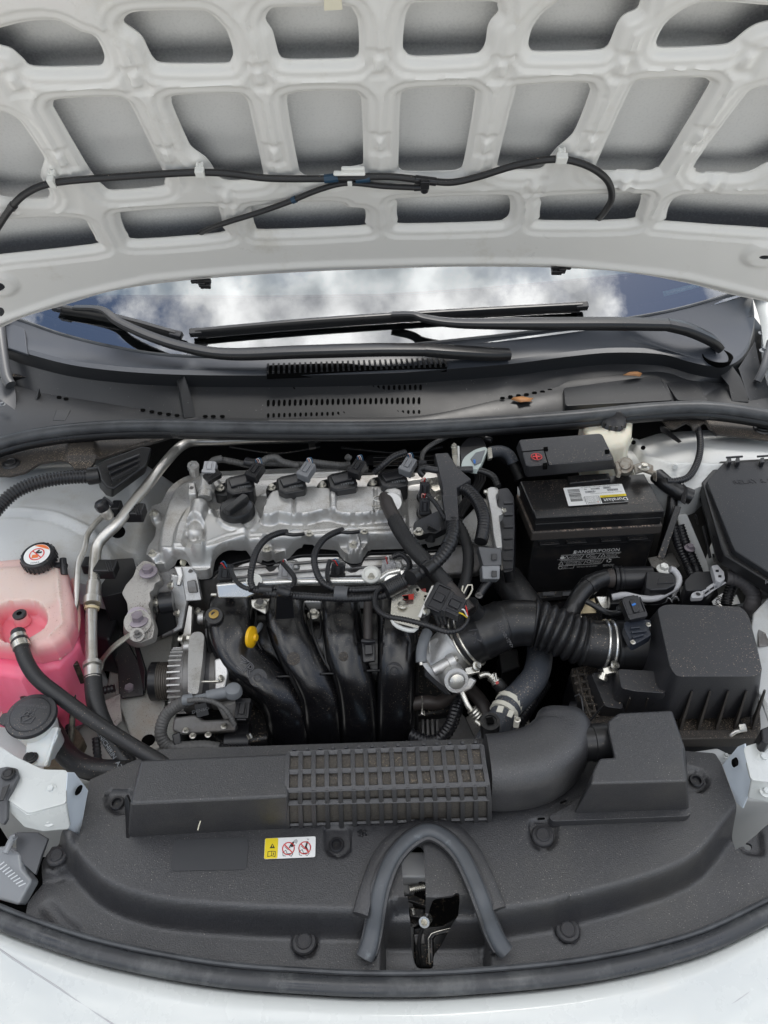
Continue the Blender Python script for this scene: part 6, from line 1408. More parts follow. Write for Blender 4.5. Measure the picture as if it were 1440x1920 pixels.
slab('label_plate', [(364, 1322, .785), (386, 1318, .785), (392, 1340, .77), (370, 1346, .77)], .001, grey_box, al); wtext('DENSO', 376, 1332, .786, 388, 1329, 6, grey_pl, al, .0001)
slab('lower_casting', [(326, 1345, .74), (366, 1340, .74), (380, 1350, .735), (430, 1348, .735), (444, 1360, .73), (440, 1372, .725), (340, 1378, .725), (322, 1370, .73)], .03, alu_d, al, bev=.004)
for x, y in ((348, 1368), (390, 1376), (420, 1360), (361, 1378)): bolt(x, y, .742, 13, steel, al)
slab('regulator_block', [(404, 1322, .78), (448, 1314, .78), (470, 1322, .775), (468, 1350, .76), (420, 1352, .76)], .02, alu_d, al, bev=.004)
conn('regulator_plug', W(456, 1332, .79), (0, -.9, -.2), (0, -.3, 1), .020, .030, .018, blk_conn, al)
hose('battery_stud', [(466, 1376, .76), (470, 1384, .755)], 10, steel, al)
ag = thing('alternator_cable', 'grey rubber boot and taped cable on top of the alternator', 'cable', W(400, 1300, .80))
c = W(437, 1293, .822); MB().lathe(c - Z * .008, Z, [(.0125, 0), (.0125, .006), (.0105, .011), (.006, .0135), (.0005, .014)], 24).build('boot_cap', grey_rub, ag)
hose('boot', [(436, 1296, .818), (420, 1299, .816), (394, 1304, .814), (388, 1306, .814)], 22, grey_rub, ag)
hose('cable', [(394, 1304, .814), (375, 1308, .812), (350, 1315, .808), (332, 1326, .80)], 13, grey_rub, ag)
hose('taped_cable', [(348, 1315, .808), (330, 1324, .80), (312, 1340, .79), (303, 1360, .78), (302, 1380, .77), (312, 1396, .76), (330, 1404, .755)], 24, corr_g, ag, cor=(.0045, .07))
hose('horizontal_loom', [(318, 1400, .756), (340, 1402, .757), (380, 1400, .758), (412, 1404, .757)], 24, corr_g, ag, cor=(.006, .05)); hose('horizontal_loom', [(406, 1404, .757), (440, 1406, .756), (490, 1409, .754), (540, 1412, .752)], 20, corr, ag, cor=(.0045, .14))
hose('thin_conduit', [(352, 1314, .818), (375, 1312, .82), (400, 1316, .815), (420, 1328, .808), (432, 1344, .80), (440, 1360, .79)], 10, corr_g, ag, cor=(.0035, .14))
hose('cable_clamp', [(344, 1313, .812), (354, 1312, .813), (362, 1310, .813)], 21, grey_rub, ag, n=10)
slab('loom_clip', [(322, 1378, .775), (338, 1372, .775), (340, 1396, .765), (326, 1398, .765)], .014, blk_conn, ag, bev=.002)
for x in (360, 378, 470): bolt(x, 1412, .752, 10, steel, ag)
ps = thing('belt_pulley', 'dark curved pulley surface low beside the alternator', 'pulley', W(440, 1392, .70)); cyl('pulley_disc', W(425, 1395, .68), W(470, 1392, .68), .03, blk_gloss, ps)
# ================================================================ bracket with solenoid plug above the fourth runner
br = thing('plated_bracket', 'zinc plated steel bracket holding a black valve above the fourth runner', 'bracket', W(765, 1140, .92))
slab('plate', [(735, 1110, .925), (750, 1100, .925), (783, 1096, .925), (792, 1108, .925), (808, 1112, .922), (800, 1150, .915), (784, 1178, .908), (740, 1166, .91), (732, 1150, .915)], .003, steel, br, bev=.001)
hose('rolled_lip', [(735, 1160, .908), (742, 1172, .903), (760, 1180, .90), (776, 1182, .90), (782, 1176, .903)], 9, white_pl, br)
bolt(755, 1132, .924, 19, steel, br)
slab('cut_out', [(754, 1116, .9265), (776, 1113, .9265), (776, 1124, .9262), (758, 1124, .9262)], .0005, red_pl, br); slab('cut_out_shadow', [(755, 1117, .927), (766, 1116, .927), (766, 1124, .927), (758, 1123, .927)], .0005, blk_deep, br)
for x, y in ((783, 1105), (798, 1118)): c = W(x, y, .9262); MB().disc(c, Z, .0025, 12).build('bolt_hole', blk_deep, br)
slab('red_tab', [(789, 1104, .905), (799, 1103, .905), (799, 1114, .90), (790, 1115, .90)], .01, red_pl, br, bev=.001)
slab('upright_plate', [(814, 1097, .948), (819, 1100, .948), (797, 1158, .93), (786, 1160, .928)], .020, blk_conn, br, bev=.001)
slab('plate_edge', [(809, 1098, .950), (814, 1097, .950), (789, 1158, .932), (783, 1156, .932)], .003, steel_b, br, bev=.0006)
bolt(801, 1146, .934, 17, steel, br, Vector((.5, -.5, .6)))
va = thing('purge_valve', 'black rectangular valve plug with red yellow and white wires', 'valve', W(840, 1130, .935))
d_ = Vector((.85, -.45, -.1)); c = W(822, 1126, .94); sd_ = Vector((.35, .75, .2))
conn('valve_body', c, d_, (0, -.4, .9), .034, .026, .024, blk_conn, va, 3); conn('plug_body', W(851, 1138, .94), d_, (0, -.4, .9), .028, .026, .020, blk_gloss, va, 2)
wires(va, W(863, 1143, .945), W(876, 1156, .935), [wireR, wireW, wireY], .0011, .006)

# ================================================================ throttle body
th_ = thing('throttle_valve', 'cast aluminium throttle body between manifold and intake duct', 'throttle body', W(850, 1240, .80))
a0, a1 = W(818, 1252, .785), W(868, 1204, .825); ta = (a1 - a0).normalized()
cyl('bore_housing', a0, a1, .040, alu, th_, 36, [(1.02, 0), (1.02, .12), (.94, .16), (.94, .9), (1, .92), (1, 1.0)])
slab('motor_cover', [(800, 1200, .835), (818, 1192, .84), (842, 1196, .845), (836, 1222, .835), (808, 1240, .82), (800, 1225, .825)], .03, alu, th_, bev=.006)
cyl('cross_tube', W(812, 1258, .828), W(852, 1236, .838), .0085, alu, th_, prof=[(1, 0), (1, .7), (1.25, .72), (1.25, 1)]); inst(M_BOLT, 'bolt', W(854, 1236, .840), .008, steel, th_, Vector((.8, .35, .3)))
cyl('plug_boss', W(845, 1262, .81), W(856, 1276, .835), .0175, alu, th_, 28, [(1.1, 0), (1, .5), (1, 1), (.72, 1), (.72, .88)]); c = W(857, 1277, .8345); MB().lathe(c - Vector((0, 0, .001)), W(856, 1276, .835) - W(845, 1262, .81), [(.0105, 0), (.0105, .0012), (.004, .0022)], 20).build('core_plug', steel, th_)
slab('lower_casting', [(845, 1282, .80), (882, 1268, .805), (896, 1276, .80), (884, 1292, .795), (862, 1304, .785), (850, 1296, .79)], .018, alu, th_, bev=.004)
slab('black_flange', [(795, 1252, .80), (815, 1262, .79), (850, 1305, .775), (835, 1305, .77), (794, 1268, .785)], .012, blk_gloss, th_, bev=.003)
hose('coolant_pipe', [(866, 1298, .80), (872, 1312, .795), (880, 1328, .79), (888, 1336, .785)], 11, steel, th_); hose('pipe_clamp', [(884, 1330, .79), (890, 1337, .786), (896, 1344, .782)], 22, steel, th_, cor=(.004, .1))
hose('coolant_pipe', [(898, 1268, .805), (912, 1264, .805), (924, 1272, .80)], 12, steel, th_); hose('pipe_clamp', [(920, 1268, .802), (927, 1274, .80), (932, 1282, .797)], 20, steel, th_, cor=(.004, .1)); slab('red_mark', [(929, 1279, .815), (934, 1276, .815), (936, 1281, .813), (931, 1284, .813)], .001, red_pl, th_)
slab('clamp_ear', [(928, 1262, .82), (931, 1261, .82), (933, 1276, .812), (930, 1277, .812)], .003, steel, th_)
hose('small_hose', [(930, 1278, .797), (940, 1290, .79), (948, 1305, .78), (945, 1325, .77)], 24, rub, th_); hose('small_hose', [(892, 1340, .784), (905, 1355, .775), (920, 1372, .765)], 17, rub, th_)
gc = thing('grey_vacuum_cap', 'dull blue grey rubber cap beside the throttle body', 'rubber cap', W(792, 1215, .83))
hose('cap_body', [(801, 1186, .85), (795, 1200, .85), (790, 1222, .84), (790, 1242, .832)], 21, grey_rub, gc)
for pts in ([(789, 1240, .835), (790, 1247, .832)],): hose('nipple', pts, 8, steel, gc)
# clutter low between manifold and radiator hose
lc = thing('lower_hoses', 'dark ribbed and smooth hoses low between manifold and radiator cover', 'hoses', W(830, 1350, .70))
hose('brown_hose', [(775, 1320, .74), (800, 1316, .745), (822, 1318, .74), (850, 1302, .735), (870, 1295, .73)], 26, rub_brown, lc)
hose('wire_clip', [(791, 1305, .765), (792, 1322, .765), (791, 1338, .765), (794, 1343, .765), (797, 1338, .765), (795, 1333, .765)], 2.6, steel, lc, n=6)
hose('ribbed_loom', [(770, 1378, .72), (800, 1390, .72), (825, 1385, .725), (845, 1360, .73), (855, 1330, .735), (862, 1300, .73)], 26, corr, lc, cor=(.0055, .14))
hose('ribbed_loom', [(760, 1398, .70), (800, 1402, .70), (850, 1398, .70)], 20, corr, lc, cor=(.005, .14))
hose('ribbed_loom', [(1020, 1280, .72), (1000, 1310, .72), (980, 1340, .72), (962, 1370, .71)], 30, corr, lc, cor=(.005, .14))
hose('smooth_hose', [(880, 1290, .73), (905, 1320, .73), (915, 1350, .72)], 26, rub_brown, lc)
hose('smooth_hose', [(940, 1345, .74), (960, 1375, .73), (990, 1405, .72)], 26, rub_blue, lc)
for i in range(4): prism('oil_pan_rib', [(790 + i * 9, 1348), (795 + i * 9, 1348), (797 + i * 9, 1390), (792 + i * 9, 1390)], .70, .66, alu_d, lc, bev=.001)
prism('gearbox_casting', [(780, 1340), (870, 1335), (900, 1400), (780, 1410)], .675, .5, alu_d, lc, bev=.01, r=12)
prism('gearbox_casting', [(870, 1340), (990, 1330), (1000, 1400), (880, 1410)], .66, .5, alu_r, lc, bev=.01, r=12)
prism('wiring_tray', [(935, 1220), (970, 1215), (975, 1250), (940, 1262)], .74, .66, blk_conn, lc, bev=.003)
hose('frame_hose', [(640, 1500, .6), (700, 1400, .62), (760, 1330, .64)], 20, rub, lc)

# ================================================================ intake duct
idt = thing('intake_duct', 'black rubber intake duct with bellows between air cleaner and throttle body', 'intake duct', W(990, 1180, .84))
DP = [(868, 1206, .826), (890, 1194, .838), (915, 1184, .846), (945, 1172, .85), (975, 1168, .852), (1005, 1170, .852), (1035, 1180, .850), (1065, 1193, .846), (1095, 1203, .842), (1125, 1209, .840), (1150, 1212, .838)]
P_ = resample(catmull(WS(DP), 14), 260); acc = 0; rr = []
for i, p in enumerate(P_):
    x = px2(p)[0]; wpx = float(np.interp(x, [868, 900, 930, 975, 1000, 1050, 1100, 1150], [100, 98, 94, 86, 86, 84, 86, 92])); r_ = wpx * .5 * mpp(p)
    if 1000 < x < 1098:
        ph = (x - 1000) / 14.0 * 2 * math.pi; r_ *= 1 + .085 * (abs(math.cos(ph / 2)) ** .8 * 2 - 1)
    for c_, a_ in ((876, .03), (903, .025), (940, .035), (1104, .02)): r_ *= 1 + a_ * math.exp(-((x - c_) / 3.0) ** 2)
    rr.append(r_)
MB().tube(P_, rr, 40).build('bellows_hose', mat('black duct rubber', (.014, .014, .015), .34, dust=(480, TAN, .66), grime=(10, (.055, .057, .06), .58, .75), rvar=.08), idt, ang=80)
def ring_at(x, k, m, nm, th=.0022, rk=1.03):
    i = min(range(len(P_)), key=lambda j: abs(px2(P_[j])[0] - x)); p = P_[i]; t = (P_[min(i + 2, 259)] - P_[max(i - 2, 0)]).normalized(); a_, b__ = frame(t); r_ = rr[i] * rk
    return MB().tube([p + (a_ * math.cos(q) + b__ * math.sin(q)) * r_ for q in [2 * math.pi * j / 40 for j in range(40)]], th, 8, closed=True).build(nm, m, idt)
for x in (870, 880): ring_at(x, 0, steel, 'clamp_wire', .0019)
for x in (1131, 1142): ring_at(x, 0, steel_b, 'clamp_wire', .0024, 1.04)
for (x, y, z, sc) in ((884, 1258, .815, 1), (1143, 1258, .835, 1)):
    slab('clamp_block', [(x - 13, y - 6, z + .012), (x + 14, y - 12, z + .014), (x + 16, y + 2, z + .010), (x - 10, y + 8, z + .008)], .008, steel, idt, bev=.0015)
    inst(M_BOLT, 'bolt', W(x + 12, y - 10, z + .018), .0075, steel, idt, Vector((.5, -.3, .6))); cyl('screw_end', W(x - 10, y + 4, z + .006), W(x - 15, y + 16, z), .0055, steel, idt, 14, [(1, 0), (1, .5), (1.4, .5), (1.4, 1)])
cyl('breather_port', W(905, 1168, .855), W(878, 1138, .895), .0155, blk_sat, idt, 24, [(1.15, 0), (1, .4), (1, .9), (1.08, .92), (1.08, 1)])
def emb(s, x, y, z, xd, up, size): return text(s, W(x, y, z), xd, up, size, emboss, idt, .0004)
emb('17', 884, 1186, .886, (-.35, -1, -.0), (.8, -.4, .5), .020); emb('Z', 896, 1200, .886, (-.3, -1, 0), (.8, -.4, .5), .016)
emb('PA66+NR<TPV>', 946, 1190, .893, (.35, -1, 0), (.9, .3, .3), .007)

# sensor on the cleaner outlet
hn2 = thing('air_flow_sensor', 'dark blue black air flow sensor screwed on the air cleaner outlet', 'sensor', W(1195, 1180, .88))
slab('sensor_body', [(a, b_, .894) for a, b_ in rpoly([(1170, 1166, 8), (1188, 1160, 5), (1220, 1162, 6), (1222, 1172, 4), (1216, 1178), (1222, 1190, 4), (1205, 1200, 5), (1186, 1210, 8), (1178, 1195), (1170, 1178, 4)], 4, 3)], .014, mat('blue black plastic', (.022, .026, .036), .35), hn2, bev=.0015)
for a in ([(1182, 1178), (1200, 1176)], [(1184, 1186), (1212, 1183)], [(1186, 1196), (1206, 1190)]): hose('moulded_rib', [(x, y, .896) for x, y in a], 4, MATS['blue black plastic'], hn2)
for x, y in ((1216, 1170), (1187, 1203)): bolt(x, y, .896, 10, steel, hn2)
conn('plug', W(1186, 1144, .90), (-.2, .85, .35), (0, -.4, .9), .024, .034, .020, blk_conn, hn2, 3); slab('plug_lock', [(1184, 1132, .915), (1192, 1129, .915), (1194, 1133, .914), (1187, 1136, .914)], .003, blue_m, hn2)
hose('sensor_cable', [(1180, 1136, .89), (1168, 1144, .88), (1150, 1150, .875), (1130, 1145, .88), (1112, 1134, .885), (1100, 1128, .885)], 11, tape, hn2)
hose('sensor_cable', [(1180, 1130, .90), (1172, 1136, .89), (1160, 1142, .88)], 13, tape, hn2, cor=(.003, .08))

# ================================================================ air cleaner
ab = thing('air_cleaner', 'large grained charcoal air cleaner box at the right of the engine bay', 'air cleaner', W(1330, 1230, .80))
cyl('outlet_tube', W(1144, 1212, .838), W(1230, 1214, .832), .0385, blk_sat, ab, 36, [(1.0, 0), (1.06, .02), (1.06, .08), (1, .1), (1, .75), (1.15, 1.0)])
prism('outlet_collar', [(1144, 1250), (1190, 1225), (1245, 1230), (1250, 1262), (1160, 1270)], .815, .76, blk_tex, ab, bev=.008, seg=3)
MB().prism(WS(rpoly([(1232, 1140, 12), (1250, 1133, 10), (1388, 1137, 12), (1402, 1150, 10), (1430, 1258, 10), (1418, 1268, 10), (1268, 1268, 12), (1256, 1250, 10)], 8, 4), .905), WS([(x, y) for x, y in rpoly([(1186, 1200, 14), (1226, 1150, 10), (1400, 1150, 12), (1412, 1168, 10), (1420, 1330, 10), (1410, 1345, 10), (1240, 1350, 12), (1196, 1335, 10)], 8, 4)], .800)).build('upper_box', blk_tex, ab, bev=.009, seg=4)
MB().prism(WS(rpoly([(1158, 1254, 8), (1228, 1258, 8), (1250, 1300, 10), (1190, 1296, 8), (1165, 1290, 6)], 8, 4), .862), WS(rpoly([(1142, 1262, 8), (1232, 1268, 8), (1260, 1340, 10), (1180, 1345, 8), (1138, 1330, 6)], 8, 4), .795)).build('step_box', blk_tex, ab, bev=.006, seg=3)
MB().prism(WS(rpoly([(1108, 1262, 8), (1150, 1258, 8), (1170, 1330, 10), (1135, 1325, 8)], 8, 4), .825), WS(rpoly([(1090, 1270, 8), (1150, 1266, 8), (1180, 1345, 10), (1120, 1345, 8)], 8, 4), .785)).build('step_box', blk_tex, ab, bev=.006, seg=3)
prism('lower_flange', [(1070, 1252), (1100, 1246), (1420, 1250), (1428, 1360), (1424, 1382), (1110, 1382), (1095, 1330)], .790, .772, blk_dusty, ab, bev=.003)
prism('lower_case', [(1066, 1262), (1420, 1258), (1418, 1392), (1100, 1392), (1088, 1340)], .770, .60, blk_conn, ab, bev=.004)
prism('base_rim', [(1266, 1368), (1424, 1366), (1425, 1384), (1266, 1386)], .796, .775, blk_dusty, ab, bev=.002)
for i in range(5):
    x = 1280 + i * 34; P4 = WS([(x + 16, 1296, .872), (x + 20, 1297, .872), (x - 2, 1372, .792), (x - 8, 1372, .792)]); q4 = WS([(x + 16, 1292, .862), (x + 20, 1293, .862), (x - 2, 1352, .792), (x - 8, 1352, .792)])
    MB().add(P4 + q4, [(0, 1, 2, 3), (7, 6, 5, 4), (0, 4, 5, 1), (1, 5, 6, 2), (2, 6, 7, 3), (3, 7, 4, 0)]).build('stiffening_rib', blk_dusty, ab, bev=.0008)
for i in range(3):
    x = 1172 + i * 34; slab('stiffening_rib', [(x + 8, 1310, .845), (x + 11, 1311, .845), (x + 2, 1338, .80), (x - 3, 1338, .80)], .010, blk_dusty, ab, bev=.0006)
for i in range(6): y = 1268 + i * 14; hose('side_louvre', [(1072 + i * 5, y, .797), (1090 + i * 4, y - 4, .80), (1104 + i * 4, y - 2, .80)], 5, blk_dusty, ab, n=6)
for k in range(2): hose('side_rail', [(1082 + k * 14, 1256, .80), (1092 + k * 14, 1300, .80), (1108 + k * 12, 1345, .80)], 5, blk_dusty, ab, n=6)
hose('wire_clip', [(1078, 1306, .81), (1088, 1302, .815), (1092, 1320, .81), (1094, 1345, .80), (1088, 1352, .79)], 4, blk_gloss, ab)
cyl('clip_pivot', W(1072, 1330, .79), W(1086, 1330, .795), .011, blk_conn, ab)
hose('clip_bar', [(1100, 1360, .80), (1116, 1340, .815), (1132, 1322, .83)], 4, blk_sat, ab)
hose('side_clip', [(1382, 1330, .80), (1388, 1352, .80), (1400, 1372, .795), (1412, 1376, .79), (1408, 1346, .80), (1402, 1320, .80)], 4, blk_gloss, ab)
hose('steel_band', [(1398, 1368, .80), (1378, 1372, .80), (1366, 1384, .79), (1370, 1394, .775)], 9, alu_p, ab); slab('band_tab', [(1386, 1358, .81), (1398, 1356, .81), (1402, 1368, .805), (1388, 1370, .805)], .002, steel, ab)
# things seen under the right edge
ub = thing('body_brace', 'white painted lower brace between front cover and air cleaner', 'brace', W(1330, 1400, .76))
slab('brace', [(1280, 1412, .775), (1345, 1402, .775), (1362, 1410, .775), (1368, 1424, .77), (1350, 1432, .77), (1280, 1432, .77)], .01, paint_dirty, ub, bev=.003); bolt(1362, 1416, .782, 12, paint, ub)
prism('bumper_stop', [(1426, 1366), (1446, 1358), (1462, 1372), (1440, 1396), (1428, 1388)], .87, .80, blk_conn, ub, bev=.003)

# ================================================================ battery
bt = thing('battery', 'black car battery with white label and danger text on its front', 'battery', W(1115, 1040, .76))
LT = [(975, 902), (1208, 888), (1246, 958), (1005, 971)]
prism('lid', LT, .935, .922, blk_batt, bt, bev=.002, draft=.002)
prism('lid_ridge', [(1000, 955), (1238, 942), (1246, 958), (1005, 971)], .9362, .930, blk_batt, bt, bev=.0015)
def off_front(pts, z, dy): return pts
lidc = [W(x, y, .935) for x, y in LT]
def lidbox(name, z1, z0, gx, gy, m, bev=.002):
    c = sum(lidc, Vector()) / 4; P4 = [Vector((c.x + (p.x - c.x) * (1 + gx), c.y + (p.y - c.y) * (1 + gy), z1)) for p in lidc]
    return MB().prism(P4, [Vector((p.x, p.y, z0)) for p in P4]).build(name, m, bt, bev=bev)
lidbox('lid_step', .922, .905, -.005, -.005, blk_batt)
mdust = mat('dust covered battery ledge', (.040, .034, .030), .7, bump=(300, .4), dust=(260, (.30, .22, .17), .50))
lidbox('lid_ledge', .907, .888, .035, .06, mdust, .003)
lidbox('case', .888, .745, -.02, -.02, blk_batt, .004)
cfront = W(0, 0, .9); fy = (1 - .02); c_ = sum(lidc, Vector()) / 4
FL = Vector((c_.x + (lidc[3].x - c_.x) * .98, c_.y + (lidc[3].y - c_.y) * .98, 0)); FR = Vector((c_.x + (lidc[2].x - c_.x) * .98, c_.y + (lidc[2].y - c_.y) * .98, 0))
fd = (FR - FL).normalized(); fn = Vector((fd.y, -fd.x, 0)); FW = (FR - FL).length
def FP(u, z, o=.0006): return FL + fd * u * FW + Z * z + fn * o
for u0 in (.06, .28, .56, .78): MB().box(FP(u0 + .07, .880, .003), fd * .016, fn * .003, Z * .0015).build('vent_bar', blk_batt, bt, bev=.0006)
MB().box(FP(.5, .871, .0008), fd * FW * .47, fn * .0006, Z * .0006).build('mould_line', blk_sat, bt)
def ft(s, u, z, size, al='CENTER'): return text(s, FP(u, z), fd, Z, size, print_w, bt, 0, al)
def fl(u0, z0, u1, z1, w_=.00035):
    a, b__ = FP(u0, z0), FP(u1, z1); d_ = (b__ - a).normalized(); s__ = d_.cross(fn) * w_; MB().add([a - s__, b__ - s__, b__ + s__, a + s__], [(0, 1, 2, 3)]).build('printed_rule', print_w, bt)
ft('DANGER/POISON', .54, .8555, .0098)
P3 = [FP(.345, .852), FP(.375, .852), FP(.36, .859)]; MB().add(P3, [(0, 1, 2)]).build('warning_triangle', print_w, bt)
fl(.25, .850, .75, .850); fl(.25, .838, .75, .838); fl(.25, .826, .60, .826); fl(.44, .849, .42, .839); fl(.58, .849, .56, .839); fl(.47, .837, .455, .827); fl(.62, .837, .605, .827); fl(.38, .825, .375, .819)
for s_, u, z, sz in (('SHIELD EYES', .375, .8475, .0032), ('EXPLOSIVE GASES', .375, .8437, .0028), ('CAN CAUSE BLINDNESS OR INJURY', .33, .8405, .0026), ('NO', .515, .8475, .0036), ('SPARKS', .525, .8435, .003), ('FLAMES', .525, .8405, .003),
                     ('SULFURIC ACID', .685, .8475, .0032), ('CAN CAUSE', .675, .8440, .003), ('BLINDNESS OR', .68, .8405, .003), ('FLUSH EYES IMMEDIATELY', .37, .8345, .003), ('WITH WATER. GET', .37, .8312, .003), ('MEDICAL HELP FAST', .37, .828, .003),
                     ('KEEP OUT OF', .555, .8345, .003), ('THE REACH', .555, .8312, .003), ('OF CHILDREN', .555, .828, .003), ('READ', .31, .8225, .003), ('INSTRUCTIONS', .325, .819, .003), ('DO NOT TIP OR OPEN', .49, .821, .0034), ('BATTERY MUST', .67, .8225, .0028), ('BE RECYCLED', .67, .8195, .0028)):
    ft(s_, u, z, sz)
def fring(u, z, r_):
    vs = []; n_ = 18
    for i in range(n_):
        q = 2 * math.pi * i / n_
        for k in (r_, r_ * .8): vs.append(FP(u, z) + fd * math.cos(q) * k + Z * math.sin(q) * k)
    MB().add(vs, [(2 * i, 2 * i + 1, (2 * i + 3) % (2 * n_), (2 * i + 2) % (2 * n_)) for i in range(n_)]).build('printed_symbol', print_w, bt)
for u, z in ((.265, .8445), (.48, .8455), (.265, .822), (.495, .8325)): fring(u, z, .0036)
MB().disc(FP(.265, .8445, .0008), fn, .0030, 16).build('printed_symbol', print_w, bt)
for u, z in ((.30, .8445), (.605, .8445), (.265, .832)):
    fl(u - .018, z - .0035, u + .018, z - .0035); fl(u - .018, z - .0035, u, z + .004); fl(u + .018, z - .0035, u, z + .004)
for k in range(3):
    q = 2 * math.pi * k / 3 + .5; fl(.665 + .02 * math.cos(q), .832 + .0042 * math.sin(q), .665 + .02 * math.cos(q + 1.4), .832 + .0042 * math.sin(q + 1.4), .0008)
# battery label, read from the far side
bl2 = thing('battery_label', 'white battery label with yellow band, printed upside down to the viewer', 'label', W(1120, 930, .936))
LA, LB, LC_ = W(1056, 915, .9372), W(1166, 907, .9372), W(1066, 949, .9372); lx, ly = LB - LA, LC_ - LA
def lp(u, v, o=0.0): return LA + lx * u + ly * v + Z * o
def lbq(nm, u0, v0, u1, v1, m, o):
    q = [lp(a, b__, o) for a, b__ in rpoly([(u0, v0), (u1, v0), (u1, v1), (u0, v1)], .03 if nm == 'paper' else .001, 3)]
    MB().add(q, [tuple(range(len(q)))]).build(nm, m, bl2)
lbq('paper', 0, 0, 1, 1, label_w, 0); lbq('yellow_band', .56, .56, 1, .68, label_y, .0002); lbq('black_band', .56, .68, 1, .99, label_k, .0002)
rnd = random.Random(5); v = .12
for i in range(13):
    h_ = .012 + rnd.random() * .03; lbq('barcode_bar', .06, v, .26, v + h_, label_k, .0002); v += h_ + .012 + rnd.random() * .022
    if v > .86: break
def lt(s, u, v, size, m, o=.0004): return text(s, lp(u, v, o), -lx, ly * -1 * -1, size, m, bl2, 0)
def ltx(s, u, v, size, m, o=.0004):
    x = (-lx).normalized(); y = Z.cross(x); return text(s, lp(u, v, o), x, y, size, m, bl2, 0)
ltx('Duralast', .80, .83, .0118, label_w); ltx('ENGINEERED TO START', .78, .62, .0034, label_k); ltx('H4-DLG', .80, .30, .0052, label_k); ltx('600', .72, .16, .0050, label_k); ltx('DISTRIBUTED BY BEST PARTS, INC., MEMPHIS, TN', .62, .06, .0030, label_k)
for s_, u, v_ in (('730', .57, .17), ('70', .50, .30), ('48', .36, .17), ('480', .42, .32)): ltx(s_, u, v_, .0044, label_k)
for u0, v0, u1, v1 in ((.72, .23, .90, .36), (.66, .10, .79, .22), (.45, .12, .60, .22), (.34, .26, .50, .38)): lbq('grey_cell', u0, v0, u1, v1, label_g, .0001)
ltx('Warranty and replacement information online', .68, .44, .0028, label_k); ltx('WARNING', .42, .90, .0040, label_k)
for u0, v0, u1, v1 in ((.30, .56, .54, .57), (.30, .96, .54, .97), (.30, .56, .305, .97), (.535, .56, .54, .97)): lbq('box_rule', u0, v0, u1, v1, label_k, .0002)
for k in range(5): ltx('contains sulfuric acid and lead', .42, .62 + k * .055, .0024, label_k)
MB().disc(lp(.50, .90, .0004), Z, .0018, 3).build('orange_mark', label_o, bl2)
sl = thing('side_label', 'plain white paper label on the left side of the battery', 'label', W(977, 950, .9))
slab('paper', [(970, 912, .925), (974, 922, .92), (983, 970, .855), (979, 985, .84), (970, 965, .855)], .0006, label_w, sl)
# terminal cover
tcv = thing('terminal_cover', 'black plastic cover with red plus sign over the battery terminal', 'battery cover', W(1060, 860, .97))
MB().prism(WS(rpoly([(972, 824, 6), (1128, 812, 6), (1152, 862, 6), (986, 874, 6)], 5, 3), .985), WS(rpoly([(966, 838, 6), (1130, 824, 6), (1156, 880, 6), (986, 896, 6)], 5, 3), .955)).build('cover_shell', blk_tex, tcv, bev=.004, seg=3)
slab('hinge_seam', [(1019, 842, .9858), (1021, 842, .9858), (1030, 872, .9858), (1028, 872, .9858)], .001, blk_deep, tcv); slab('hinge_seam', [(978, 846, .9858), (1020, 842, .9858), (1020, 843.4, .9858), (978, 847.4, .9858)], .001, blk_deep, tcv)
for x, y in ((1023, 841), (1022, 871), (1138, 846)): prism('latch_notch', [(x - 4, y - 3), (x + 4, y - 4), (x + 5, y + 3), (x - 3, y + 4)], .9865, .98, blk_deep, tcv, bev=.0005)
c = W(1006, 856, .9868); MB().tube([c + Vector((math.cos(q) * .0085, math.sin(q) * .0085, 0)) for q in [2 * math.pi * i / 28 for i in range(28)]], .0006, 6, closed=True).build('plus_ring', label_r, tcv)
MB().box(c, (.0062, 0, 0), (0, .0013, 0), (0, 0, .0004)).box(c + Z * .0001, (.0013, 0, 0), (0, .0062, 0), (0, 0, .0004)).build('plus_sign', label_r, tcv)
prism('cover_foot', [(1063, 892), (1142, 886), (1146, 898), (1068, 906)], .941, .93, blk_batt, tcv, bev=.002)
# clamp and earth lead
tm = thing('battery_clamp', 'corroded metal battery clamp with nut at the rear right of the battery', 'battery clamp', W(1185, 875, .95))
mc = mat('corroded lead clamp', (.38, .35, .30), .55, metal=.5, bump=(250, .8), grime=(60, (.20, .15, .11), .45, .65))
cyl('clamp_ring', W(1172, 878, .943), W(1172, 872, .960), .0135, mc, tm, 20, [(1, 0), (1, 1), (.72, 1), (.72, .9)]); cyl('battery_post', W(1173, 876, .94), W(1173, 870, .964), .0085, mc, tm)
slab('clamp_arm', [(1152, 866, .962), (1162, 862, .962), (1166, 888, .958), (1158, 886, .958)], .012, mc, tm, bev=.002)
slab('clamp_plate', [(1188, 870, .958), (1206, 864, .958), (1226, 872, .955), (1226, 888, .95), (1208, 882, .955), (1192, 886, .955)], .006, mc, tm, bev=.002); bolt(1208, 874, .964, 20, steel, tm)
slab('clamp_plate', [(1222, 884, .95), (1230, 886, .95), (1230, 904, .93), (1224, 900, .93)], .004, mc, tm, bev=.001)
ec = thing('earth_cable', 'thick black taped cable joint right of the battery', 'cable', W(1265, 925, .90))
hose('cable_joint', [(1232, 892, .92), (1250, 908, .92), (1272, 922, .915), (1296, 932, .91)], 30, tape, ec)
hose('cable_conduit', [(1308, 803, .945), (1313, 825, .94), (1312, 850, .935), (1304, 875, .93), (1290, 895, .93), (1268, 902, .93), (1250, 902, .93)], 13, corr, ec, cor=(.0045, .14))
slab('cable_tie', [(1280, 905, .93), (1290, 915, .93), (1284, 945, .915), (1276, 940, .915)], .004, blk_gloss, ec, bev=.001)
